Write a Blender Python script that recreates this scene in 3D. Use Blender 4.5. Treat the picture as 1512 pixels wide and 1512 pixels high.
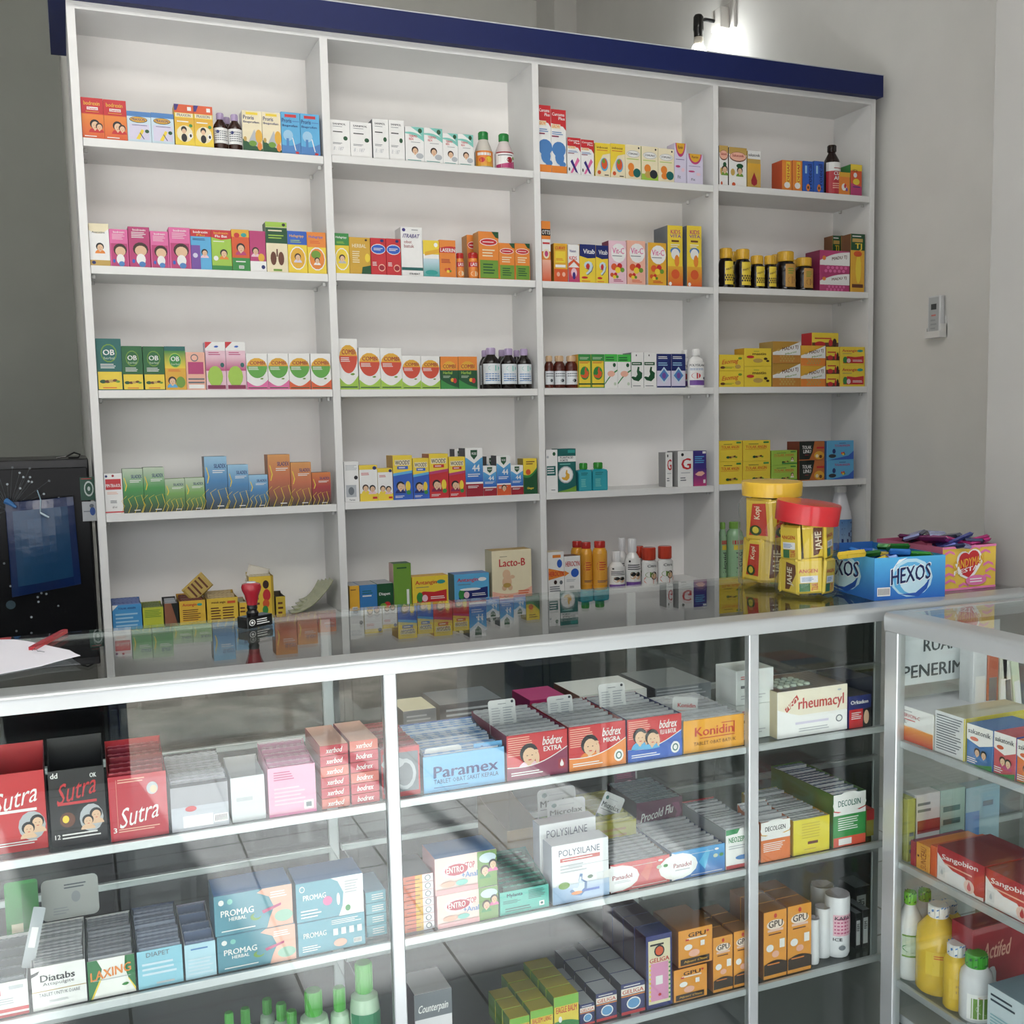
import bpy, math, random
import numpy as np
from mathutils import Vector, Matrix
random.seed(7)
SC = bpy.context.scene
for o in list(bpy.data.objects): bpy.data.objects.remove(o)
COL = SC.collection

# ---------------------------------------------------------------- camera
CAM = np.array([-0.04807, -3.09215, 1.54652]); YAW, PIT, ROL = 0.405846, -0.106031, -0.018152
FPX, CX, CY = 1629.456, 813.264, 800.220           # focal length and principal point in pixels of the 1512 frame
def _basis():
    cy, sy, cp, sp, cr, sr = math.cos(YAW), math.sin(YAW), math.cos(PIT), math.sin(PIT), math.cos(ROL), math.sin(ROL)
    fw = np.array([sy*cp, cy*cp, sp]); rt = np.array([cy, -sy, 0.]); up = np.cross(rt, fw)
    return rt*cr+up*sr, up*cr-rt*sr, fw
RT, UP, FW = _basis()
cd = bpy.data.cameras.new('camera'); cam = bpy.data.objects.new('camera', cd); COL.objects.link(cam)
cd.sensor_width = 36; cd.lens = FPX/1512*36; cd.shift_x = (756-CX)/1512; cd.shift_y = (CY-756)/1512
cd.clip_start = 0.05
cam.matrix_world = Matrix(((RT[0], UP[0], -FW[0], CAM[0]), (RT[1], UP[1], -FW[1], CAM[1]), (RT[2], UP[2], -FW[2], CAM[2]), (0, 0, 0, 1)))
SC.camera = cam
def on(ax, v, px, py):                              # the world point on plane axis = v seen at a photo pixel
    d = FW + RT*(px-CX)/FPX - UP*(py-CY)/FPX
    return CAM + d*((v-CAM[ax])/d[ax])
def pr(P):
    d = np.array(P)-CAM; z = d@FW
    return CX+FPX*(d@RT)/z, CY-FPX*(d@UP)/z

# ---------------------------------------------------------------- light
SC.view_settings.view_transform = 'Standard'; SC.view_settings.look = 'None'; SC.view_settings.gamma = 1
SC.view_settings.use_curve_mapping = False; SC.view_settings.exposure = 0.03
W = bpy.data.worlds.new('daylight'); SC.world = W; W.use_nodes = True
bg = W.node_tree.nodes['Background']; bg.inputs[0].default_value = (0.93, 0.96, 1, 1); bg.inputs[1].default_value = 2.7
def light(name, kind, loc, direc, energy, color, **kw):
    l = bpy.data.lights.new(name, kind); l.energy = energy; l.color = color
    for k, v in kw.items(): setattr(l, k, v)
    o = bpy.data.objects.new(name, l); COL.objects.link(o); o.location = loc
    o.rotation_euler = Vector(direc).to_track_quat('-Z', 'Y').to_euler(); return o
light('sun', 'SUN', (0, -9, 6), (0.12, 0.85, -1), 22.0, (1, .96, .88), angle=math.radians(1.5))
pt = light('shopfront_portal', 'AREA', (-.95, -4.5, 1.45), (0, 1, 0), 1, (1, 1, 1), shape='RECTANGLE', size=5.0, size_y=2.6); pt.data.cycles.is_portal = True
SC.cycles.transparent_max_bounces = 32
light('overhead_fill', 'AREA', (0.4, -2.6, 3.75), (0, .35, -1), 34, (1, .98, .95), shape='RECTANGLE', size=2.4, size_y=.6)  # added overhead fill to lighten the shelves; no such lamp is known

# ---------------------------------------------------------------- materials
MATS = {}
def mat(name, col=(.8, .8, .8), rough=.5, metal=0., attr=False, noise=0., bump=0., nscale=40., emit=0, coat=0., spec=.5):
    if name in MATS: return MATS[name]
    m = bpy.data.materials.new(name); m.use_nodes = True; nt = m.node_tree; b = nt.nodes['Principled BSDF']
    b.inputs['Base Color'].default_value = (*col, 1); b.inputs['Roughness'].default_value = rough
    b.inputs['Metallic'].default_value = metal; b.inputs['Coat Weight'].default_value = coat; b.inputs['Specular IOR Level'].default_value = spec
    src = None
    if attr:
        a = nt.nodes.new('ShaderNodeVertexColor'); a.layer_name = 'Col'; src = a.outputs[0]
        nt.links.new(src, b.inputs['Base Color'])
    if noise or bump:
        tc = nt.nodes.new('ShaderNodeTexCoord'); n = nt.nodes.new('ShaderNodeTexNoise'); n.inputs['Scale'].default_value = nscale
        n.inputs['Detail'].default_value = 4; nt.links.new(tc.outputs['Object'], n.inputs['Vector'])
        if noise:
            mx = nt.nodes.new('ShaderNodeMix'); mx.data_type = 'RGBA'; mx.blend_type = 'MULTIPLY'; mx.inputs[0].default_value = 1
            r = nt.nodes.new('ShaderNodeMapRange'); r.inputs[1].default_value = .3; r.inputs[2].default_value = .7
            r.inputs[3].default_value = 1-noise; r.inputs[4].default_value = 1
            nt.links.new(n.outputs[0], r.inputs[0]); nt.links.new(r.outputs[0], mx.inputs[7])
            if src: nt.links.new(src, mx.inputs[6])
            else: mx.inputs[6].default_value = (*col, 1)
            nt.links.new(mx.outputs[2], b.inputs['Base Color'])
        if bump:
            bp = nt.nodes.new('ShaderNodeBump'); bp.inputs['Strength'].default_value = bump; bp.inputs['Distance'].default_value = .01
            nt.links.new(n.outputs[0], bp.inputs['Height']); nt.links.new(bp.outputs[0], b.inputs['Normal'])
    if emit: b.inputs['Emission Color'].default_value = (*col, 1); b.inputs['Emission Strength'].default_value = emit
    MATS[name] = m; return m
def glass(name, tint=(.965, .985, .975), ior=1.5, rough=0.0):
    if name in MATS: return MATS[name]
    m = bpy.data.materials.new(name); m.use_nodes = True; nt = m.node_tree; nt.nodes.clear()
    out = nt.nodes.new('ShaderNodeOutputMaterial'); mx = nt.nodes.new('ShaderNodeMixShader'); tr = nt.nodes.new('ShaderNodeBsdfTransparent')
    gl = nt.nodes.new('ShaderNodeBsdfGlossy'); fr = nt.nodes.new('ShaderNodeFresnel'); fr.inputs[0].default_value = ior
    ge = nt.nodes.new('ShaderNodeNewGeometry'); mr = nt.nodes.new('ShaderNodeMapRange'); mr.inputs[3].default_value = ior; mr.inputs[4].default_value = 1/ior
    nt.links.new(ge.outputs['Backfacing'], mr.inputs[0]); nt.links.new(mr.outputs[0], fr.inputs[0])
    tr.inputs[0].default_value = (*tint, 1); gl.inputs['Roughness'].default_value = rough
    nt.links.new(fr.outputs[0], mx.inputs[0]); nt.links.new(tr.outputs[0], mx.inputs[1]); nt.links.new(gl.outputs[0], mx.inputs[2])
    nt.links.new(mx.outputs[0], out.inputs[0]); MATS[name] = m; return m
CARD = lambda: mat('printed_card', attr=True, rough=.42, noise=.04, nscale=60)
GLOSS = lambda: mat('printed_plastic', attr=True, rough=.18, noise=.03, nscale=60)
FOIL = lambda: mat('printed_foil', attr=True, rough=.25, metal=.35, bump=.25, nscale=90)
WALLP = lambda: mat('wall_paint', (.70, .69, .66), .75, noise=.05, bump=.05, nscale=6)
BACKB = lambda: mat('lightened_backboard', (.86, .84, .82), .5, noise=.02, nscale=15)  # whiter than the laminate: colour offsets the shade inside the cells
WHITEB = lambda: mat('white_laminate', (.70, .70, .69), .38, noise=.02, nscale=15)
ALU = lambda: mat('satin_aluminium', (.50, .53, .54), .34, metal=.55, noise=.05, nscale=8)
NAVY = lambda: mat('navy_laminate', (.007, .014, .085), .5, noise=.05, spec=.3)
DARKENED = lambda: glass('darkened_glass', tint=(.26, .29, .28))  # dark tint put in so the space behind the counter reads dim
CLEAR = lambda: glass('clear_glass')

# ---------------------------------------------------------------- mesh builder
def lin(c):
    return tuple((v/12.92 if v <= .04045 else ((v+.055)/1.055)**2.4) for v in c)
PAL = dict(w='f4f4f2', k='15161a', r='d0202a', R='a3152c', g='2f8f3e', G='12552f', b='2a62c8', B='1b2c73', y='f5d614', Y='eab010', o='f08a1e', O='e2581c',
  p='e86aa8', P='c23a78', v='7a4fa8', V='3c2e86', t='1fa39b', T='0e6864', c='9fd0ee', C='58b4e6', l='a6cf3f', L='6f9f2a', s='e9c09a', n='6b3a22', N='3a1f16',
  h='b9bec4', H='6d747c', e='f3e7c2', m='8c1d4e', M='5d1238', a='cfe5f2', d='2a2f3a', f='f6b8a0', i='c9a54e', j='7fd0c4', q='dcd6ee', u='4a86c8', x='c7d8c0', z='f2c9d8')
def colr(c):
    if isinstance(c, str):
        h = PAL.get(c, c); r = lin(tuple(int(h[i:i+2], 16)/255 for i in (0, 2, 4))); g = .3*r[0]+.6*r[1]+.1*r[2]
        return tuple((v*.93+g*.07)*.82 for v in r)             # ink on card: a little duller than a screen colour
    return c
class MB:
    def __init__(s): s.v = []; s.f = []; s.c = []; s.m = []
    def poly(s, pts, col='w', mi=0):
        n = len(s.v); s.v += [tuple(p) for p in pts]; s.f.append(tuple(range(n, n+len(pts)))); s.c.append(col); s.m.append(mi)
    def raw(s, vs, fs, col='w', mi=0):
        n = len(s.v); s.v += [tuple(p) for p in vs]
        for f in fs: s.f.append(tuple(i+n for i in f)); s.c.append(col); s.m.append(mi)
    def box(s, x0, x1, y0, y1, z0, z1, col='w', cols=None, ch=0.0, mi=0):
        # cols: dict with any of front/back/left/right/top/bottom; ch = chamfer
        cols = cols or {}
        g = lambda k: cols.get(k, col)
        if ch <= 0:
            vs = [(x0,y0,z0),(x1,y0,z0),(x1,y1,z0),(x0,y1,z0),(x0,y0,z1),(x1,y0,z1),(x1,y1,z1),(x0,y1,z1)]
            for f, k in (((0,1,5,4),'front'),((2,3,7,6),'back'),((3,0,4,7),'left'),((1,2,6,5),'right'),((4,5,6,7),'top'),((3,2,1,0),'bottom')):
                s.raw([vs[i] for i in f], [(0,1,2,3)], g(k), mi)
            return
        X = (x0, x1); Y = (y0, y1); Z = (z0, z1); V = {}; n = len(s.v)
        for i in (0,1):
            for j in (0,1):
                for k in (0,1):
                    dx, dy, dz = ch*(1-2*i), ch*(1-2*j), ch*(1-2*k)
                    for a, p in enumerate(((X[i], Y[j]+dy, Z[k]+dz), (X[i]+dx, Y[j], Z[k]+dz), (X[i]+dx, Y[j]+dy, Z[k]))):
                        V[i,j,k,a] = len(s.v); s.v.append(p)
        def F(idx, c): s.f.append(tuple(idx)); s.c.append(c); s.m.append(mi)
        F([V[0,0,0,0],V[0,0,1,0],V[0,1,1,0],V[0,1,0,0]], g('left')); F([V[1,0,0,0],V[1,1,0,0],V[1,1,1,0],V[1,0,1,0]], g('right'))
        F([V[0,0,0,1],V[1,0,0,1],V[1,0,1,1],V[0,0,1,1]], g('front')); F([V[0,1,0,1],V[0,1,1,1],V[1,1,1,1],V[1,1,0,1]], g('back'))
        F([V[0,0,1,2],V[1,0,1,2],V[1,1,1,2],V[0,1,1,2]], g('top')); F([V[0,0,0,2],V[0,1,0,2],V[1,1,0,2],V[1,0,0,2]], g('bottom'))
        for j in (0,1):
            for k in (0,1): F([V[0,j,k,1],V[1,j,k,1],V[1,j,k,2],V[0,j,k,2]], g('front' if j == 0 else 'back'))
        for i in (0,1):
            for k in (0,1): F([V[i,0,k,0],V[i,1,k,0],V[i,1,k,2],V[i,0,k,2]], g('left' if i == 0 else 'right'))
            for j in (0,1): F([V[i,j,0,0],V[i,j,1,0],V[i,j,1,1],V[i,j,0,1]], g('front' if j == 0 else 'back'))
        for i in (0,1):
            for j in (0,1):
                for k in (0,1): F([V[i,j,k,0],V[i,j,k,1],V[i,j,k,2]], g('top' if k else 'bottom'))
    def lathe(s, cx, cy, prof, n=20, col='w', mi=0, sx=1., sy=1., caps=True):
        # prof: list of (r, z[, color])
        rings = []
        for p in prof:
            rings.append([(cx+sx*p[0]*math.cos(2*math.pi*i/n), cy+sy*p[0]*math.sin(2*math.pi*i/n), p[1]) for i in range(n)])
        b = len(s.v)
        for r in rings: s.v += r
        for k in range(len(prof)-1):
            c = prof[k][2] if len(prof[k]) > 2 else col
            for i in range(n):
                j = (i+1) % n; s.f.append((b+k*n+i, b+k*n+j, b+(k+1)*n+j, b+(k+1)*n+i)); s.c.append(c); s.m.append(mi)
        if caps:
            s.f.append(tuple(b+i for i in reversed(range(n)))); s.c.append(col); s.m.append(mi)
            k = len(prof)-1; s.f.append(tuple(b+k*n+i for i in range(n))); s.c.append(prof[-1][2] if len(prof[-1]) > 2 else col); s.m.append(mi)
    def tube(s, pts, r, n=8, col='w', mi=0):
        pts = [Vector(p) for p in pts]; b = len(s.v); up = Vector((0, 0, 1))
        for i, p in enumerate(pts):
            t = (pts[min(i+1, len(pts)-1)]-pts[max(i-1, 0)]).normalized()
            a = t.cross(up); a = a.normalized() if a.length > 1e-4 else Vector((1, 0, 0)); bb = a.cross(t)
            rr = r[i] if isinstance(r, (list, tuple)) else r
            s.v += [tuple(p+a*rr*math.cos(2*math.pi*k/n)+bb*rr*math.sin(2*math.pi*k/n)) for k in range(n)]
        for i in range(len(pts)-1):
            for k in range(n):
                j = (k+1) % n; s.f.append((b+i*n+k, b+i*n+j, b+(i+1)*n+j, b+(i+1)*n+k)); s.c.append(col); s.m.append(mi)
        s.f.append(tuple(b+k for k in range(n))); s.c.append(col); s.m.append(mi)
        e = b+(len(pts)-1)*n; s.f.append(tuple(e+k for k in reversed(range(n)))); s.c.append(col); s.m.append(mi)
    def xform(s, M, a=0):
        for i in range(a, len(s.v)): s.v[i] = tuple(M @ Vector(s.v[i]))
    def build(s, name, mats, parent=None, smooth=False, loc=None, rotz=0, origin=None):
        me = bpy.data.meshes.new(name)
        if origin is not None: s.v = [(p[0]-origin[0], p[1]-origin[1], p[2]-origin[2]) for p in s.v]
        me.from_pydata(s.v, [], s.f)
        if not isinstance(mats, (list, tuple)): mats = [mats]
        for m in mats: me.materials.append(m)
        me.polygons.foreach_set('material_index', s.m)
        at = me.color_attributes.new('Col', 'FLOAT_COLOR', 'CORNER'); arr = []
        for f, c in zip(s.f, s.c):
            if isinstance(c, list):
                for q in c: arr += [*colr(q), 1]
            else:
                arr += [*colr(c), 1]*len(f)
        at.data.foreach_set('color', arr)
        if smooth: me.polygons.foreach_set('use_smooth', [True]*len(s.f)); me.set_sharp_from_angle(angle=math.radians(40))
        me.update(); o = bpy.data.objects.new(name, me); COL.objects.link(o)
        if parent: o.parent = parent
        if origin is not None: o.location = origin
        if loc is not None: o.location = loc
        o.rotation_euler[2] = rotz
        return o
def empty(name, loc=(0, 0, 0), rotz=0, parent=None):
    o = bpy.data.objects.new(name, None); o.empty_display_size = .05; COL.objects.link(o); o.location = loc; o.rotation_euler[2] = rotz
    if parent: o.parent = parent
    return o
def tag(o, label, cat, group=None, kind=None):
    o['label'] = label; o['category'] = cat
    if group: o['group'] = group
    if kind: o['kind'] = kind
    return o
def struct(name, mb, m, **kw):
    o = mb.build(name, m, **kw)
    if not kw.get('parent'): o['kind'] = 'structure'
    return o
def boxobj(name, b, m, parent=None, col='w', ch=0, **kw):
    q = MB(); q.box(*b, col=col, ch=ch); return q.build(name, m, parent=parent, **kw)
def copy_tree(o, parent=None):
    c = o.copy(); COL.objects.link(c); c.parent = parent
    for ch in list(o.children): copy_tree(ch, c)
    return c

# ---------------------------------------------------------------- room
XW, YB, ZC = 2.56, 2.74, 3.86
def pl(name, b, m=None):
    q = MB(); q.box(*b); return struct(name, q, m or WALLP())
def grid_floor():
    m = bpy.data.materials.new('floor_tiles'); m.use_nodes = True; nt = m.node_tree; b = nt.nodes['Principled BSDF']
    tc = nt.nodes.new('ShaderNodeTexCoord'); br = nt.nodes.new('ShaderNodeTexBrick'); br.offset = 0; br.inputs['Scale'].default_value = 1
    br.inputs['Brick Width'].default_value = .4; br.inputs['Row Height'].default_value = .4; br.inputs['Mortar Size'].default_value = .004
    br.inputs['Color1'].default_value = (.82, .86, .92, 1); br.inputs['Color2'].default_value = (.78, .82, .89, 1); br.inputs['Mortar'].default_value = (.3, .3, .3, 1)
    nt.links.new(tc.outputs['Object'], br.inputs['Vector']); nt.links.new(br.outputs[0], b.inputs['Base Color']); b.inputs['Roughness'].default_value = .09
    return m
pl('floor', (-3.5, XW+.1, -4.5, YB+.1, .05, .15), grid_floor())
pl('ceiling', (-3.5, XW+.1, -4.5, YB+.1, ZC, ZC+.1))
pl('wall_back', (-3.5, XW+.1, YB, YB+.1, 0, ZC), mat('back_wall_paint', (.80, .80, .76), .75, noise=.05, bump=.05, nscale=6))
pl('wall_shade_panel', (-3.5, .0, YB-.04, YB, 0, ZC), mat('grey_green_shade', (.30, .31, .28), .75, noise=.05, bump=.05, nscale=6))  # darker sheet over the back wall; its left end's dimness put into colour
pl('wall_right', (XW, XW+.1, -4.5, YB, 0, ZC))
pl('wall_left', (-3.6, -3.5, -4.5, YB+.1, 0, ZC))
pl('trim_1', (2.43, XW, 2.5, YB, 0, ZC), WALLP())           # boxed-in corner column
pl('trim_2', (1.722, XW, -3.0, -1.31, 0, ZC), mat('pillar_paint', (.37, .365, .35), .7, noise=.04, bump=.04, nscale=6))   # pillar on the right
# shopfront behind the camera: side wall pieces, header, slim posts
pl('wall_front', (1.53, XW+.1, -4.65, -4.5, 0, ZC)); pl('trim_3', (-3.6, 1.53, -4.65, -4.5, 2.75, ZC))
pl('trim_4', (-.42, .02, -4.64, -4.52, 0, 2.75), mat('dark_door', (.02, .02, .025), .3)); pl('trim_5', (.02, .09, -4.64, -4.5, 0, 2.75), NAVY())
pl('trim_6', (1.71, 2.03, -4.495, -4.46, 0, 2.4), NAVY()); pl('trim_8', (-2.0, -1.92, -4.64, -4.52, 0, 2.75), WHITEB()); pl('trim_9', (.90, .96, -4.64, -4.56, 0, 2.75), WHITEB())
# outside: concrete apron and rubble strewn ground
def outdoors():
    m = mat('rubble_ground', (.42, .39, .35), .9, noise=.7, bump=1.0, nscale=3.5)
    q = MB(); nx, ny = 60, 40; x0, x1, y0, y1 = -9, 9, -20, -4.6
    R_ = random.Random(3)
    for j in range(ny+1):
        for i in range(nx+1):
            q.v.append((x0+(x1-x0)*i/nx, y0+(y1-y0)*j/ny, -.02+R_.random()*.07*(1 if j < ny-2 else 0)))
    for j in range(ny):
        for i in range(nx):
            a = j*(nx+1)+i; q.f.append((a, a+1, a+nx+2, a+nx+1)); q.c.append('w'); q.m.append(0)
    g = q.build('ground', m); g['kind'] = 'structure'
    fl = pl('trim_7', (-3.5, XW, -4.9, -4.5, .0, .12), mat('apron', (.5, .5, .5), .8, noise=.3))
outdoors()
# ---------------------------------------------------------------- white shelf unit with navy crown
D = .1975
XE = [0, .0198, .6273, .6483, 1.2478, 1.2676, 1.864, 1.882, 2.4803, 2.5]
ROWZ = [[2.2857, 2.2917, 2.2908, 2.2953], [1.9706, 1.9742, 1.9735, 1.9758], [1.6552, 1.6544, 1.6561, 1.6573], [1.3342, 1.3377, 1.3389, 1.3407], [1.0240]*4]
unit = empty('display_shelving', (0, 0, 0)); tag(unit, 'tall white open shelving with four bays of medicine under a navy crown', 'shelving')
for k in range(5):
    boxobj('upright_panel', (XE[2*k], XE[2*k+1], 0, .42, .15, 2.6155), WHITEB(), unit)
for k in range(4):
    a, b = XE[2*k+1], XE[2*k+2]
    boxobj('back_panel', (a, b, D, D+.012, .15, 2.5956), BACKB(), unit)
    boxobj('top_panel', (a, b, 0, .42, 2.5956, 2.6155), WHITEB(), unit)
    for r in range(5):
        z = ROWZ[r][k]; th = .0205
        s = boxobj('shelf_board', (a+.001, b-.001, 0 if r else .0, D, z-th, z), WHITEB(), unit, ch=.0006)
        if r < 4:
            for x in (a+.006, b-.006):
                for y in (.03, .15):
                    q = MB(); q.lathe(x, y, [(.0055, z-th-.010), (.0055, z-th-.0005)], 8, caps=True); q.build('shelf_pin', mat('clear_pin', (.6, .6, .58), .2), s)
    boxobj('lower_door', (a+.003, b-.003, .002, .02, .21, .985), WHITEB(), unit, ch=.001)
q = MB(); q.box(-.04, 2.506, -.03, .45, 2.614, 2.683); q.build('crown', NAVY(), unit)
q = MB(); q.box(-.041, 2.507, -.031, .451, 2.683, 2.686); q.build('crown_edge', mat('edge_strip', (.45, .47, .5), .4), unit)

# ---------------------------------------------------------------- glass counters
HC, YCF, YCB, S = 1.1975, -1.4717, -.9870, .78  # counters and contents scaled about the camera by the last factor; coordinates baked in
SZ = [.9676, .7411, .5132]; ZF = .15
def counter(name, label):
    root = empty(name); tag(root, label, 'counter'); return root
def bar(b, parent, name='frame_bar', ch=.0016): return boxobj(name, b, ALU(), parent, ch=ch)
XL, XR = -1.25, 1.712
ct = counter('glass_counter', 'long glass display counter with aluminium frame, in front of the shelving')
def rail_profile(name, pts, length_axis, a, b, parent):
    q = MB(); n = len(pts)
    if length_axis == 'x': A = [(a, p[0], p[1]) for p in pts]; B = [(b, p[0], p[1]) for p in pts]
    else: A = [(p[0], a, p[1]) for p in pts]; B = [(p[0], b, p[1]) for p in pts]
    q.v = A+B
    for i in range(n):
        j = (i+1) % n; q.f.append((i, j, j+n, i+n)); q.c.append('w'); q.m.append(0)
    q.f.append(tuple(reversed(range(n)))); q.f.append(tuple(range(n, 2*n))); q.c += ['w', 'w']; q.m += [0, 0]
    return q.build(name, ALU(), parent, smooth=True)
def rounded(y0, y1, z0, z1, r):
    P = [(y1, z0), (y0, z0)]
    for k in range(7):
        t = math.pi - k*math.pi/12; P.append((y0+r+r*math.cos(t), z1-r+r*math.sin(t)))
    P.append((y1, z1)); return P
ZR = 1.1724
rail_profile('top_rail', rounded(YCF-.005, YCF+.053, ZR, HC+.0008, .010), 'x', XL, XR, ct)
bar((XL, XR, YCB-.010, YCB-.001, HC-.014, HC-.005), ct)
for x in (XL, XR-.022): bar((x, x+.022, YCF+.053, YCB, HC-.018, HC-.0046), ct)
boxobj('glass_top', (XL, XR, YCF+.053, YCB, HC-.0045, HC), CLEAR(), ct)
posts = [XL, -.4395, .3664, 1.0257, XR-.0214]
for x in posts:
    bar((x, x+.0204, YCF, YCF+.017, ZF+.02, ZR), ct, 'front_post'); bar((x, x+.0204, YCB-.017, YCB, ZF+.02, HC-.0145), ct, 'rear_post')
for k in range(4):
    a, b = posts[k]+.0204, posts[k+1]
    boxobj('front_pane', (a, b, YCF+.005, YCF+.008, ZF+.06, ZR-.0008), CLEAR(), ct)
    boxobj('rear_pane', (a, b, YCB-.012, YCB-.009, ZF+.06, HC-.0145), DARKENED(), ct)
    for z in SZ:
        bar((a, b, YCF+.009, YCF+.0164, z-.0125, z), ct, 'shelf_rail', .001)
        bar((a, b, YCB-.036, YCB-.024, z-.0125, z), ct, 'shelf_rail', .001)
        boxobj('glass_shelf', (a, b, YCF+.0168, YCB-.0365, z-.0052, z-.0008), CLEAR(), ct)
bar((XL, XR, YCF, YCB, ZF+.02, ZF+.06), ct, 'base_panel'); boxobj('plinth', (XL+.03, XR-.03, YCF+.03, YCB-.03, ZF, ZF+.02), NAVY(), ct)

XC, YC0, YC1, XD = 1.2835, -1.5196, -2.6, 1.714
ct2 = counter('glass_counter', 'shorter glass display counter turned sideways at the right, joining the long counter')
rail_profile('top_rail', rounded(XC-.0025, XC+.043, 1.1656, HC+.0008, .0095), 'y', YC0, YC1, ct2)
bar((XD-.022, XD, YC1, YC0, HC-.024, HC+.0008), ct2)
for y in (YC0-.022, YC1): bar((XC+.043, XD-.022, y, y+.022, HC-.024, HC+.0008), ct2)
boxobj('glass_top', (XC+.043, XD-.022, YC1+.022, YC0-.022, HC-.0045, HC), CLEAR(), ct2)
for y in (YC0-.034, -2.1, YC1):
    bar((XC, XC+.019, y, y+.034, ZF+.02, 1.1656), ct2, 'front_post'); bar((XD-.019, XD, y, y+.034, ZF+.02, HC-.024), ct2, 'rear_post')
boxobj('end_pane', (XC+.0195, XD-.02, YC0-.008, YC0-.005, ZF+.06, HC-.024), CLEAR(), ct2)
for a, b in ((-2.066, YC0-.034), (YC1+.034, -2.1)):
    boxobj('front_pane', (XC+.005, XC+.008, a, b, ZF+.06, 1.165), CLEAR(), ct2)
    for z in SZ:
        bar((XC+.009, XC+.0164, a, b, z-.013, z), ct2, 'shelf_rail', .001)
        boxobj('glass_shelf', (XC+.0168, XD-.03, a, b, z-.0052, z-.0008), CLEAR(), ct2)
bar((XC, XD, YC1, YC0, ZF+.02, ZF+.06), ct2, 'base_panel'); boxobj('plinth', (XC+.03, XD-.03, YC1+.03, YC0-.03, ZF, ZF+.02), NAVY(), ct2)
# ---------------------------------------------------------------- printing on faces
TXT = {}
def glyphs(t, bold=True, ital=False):
    k = (t, bold, ital)
    if k in TXT: return TXT[k]
    cu = bpy.data.curves.new('lettering', 'FONT'); cu.body = t; cu.resolution_u = 2 if len(t) < 12 else 1; cu.size = 1
    cu.offset = 0; cu.shear = .3 if ital else 0; cu.fill_mode = 'FRONT'
    ob = bpy.data.objects.new('lettering', cu); COL.objects.link(ob); dg = bpy.context.evaluated_depsgraph_get()
    me = bpy.data.meshes.new_from_object(ob.evaluated_get(dg)); n = len(me.vertices)
    co = np.zeros(n*3); me.vertices.foreach_get('co', co); co = co.reshape(-1, 3)
    fs = [tuple(p.vertices) for p in me.polygons]
    if fs and me.polygons[0].normal.z < 0: fs = [tuple(reversed(f)) for f in fs]
    if bold:                                          # heavier strokes: the glyph twice, a hair apart
        fs = fs+[tuple(i+n for i in f) for f in fs]; co = np.concatenate([co+np.array([-.022, -.010, 0]), co+np.array([.022, .010, 0])])
    mn, mx = co.min(0), co.max(0); uv = (co[:, :2]-mn[:2])/np.maximum(mx[:2]-mn[:2], 1e-6)
    bpy.data.objects.remove(ob); bpy.data.curves.remove(cu); bpy.data.meshes.remove(me)
    TXT[k] = (uv, fs); return TXT[k]
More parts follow.
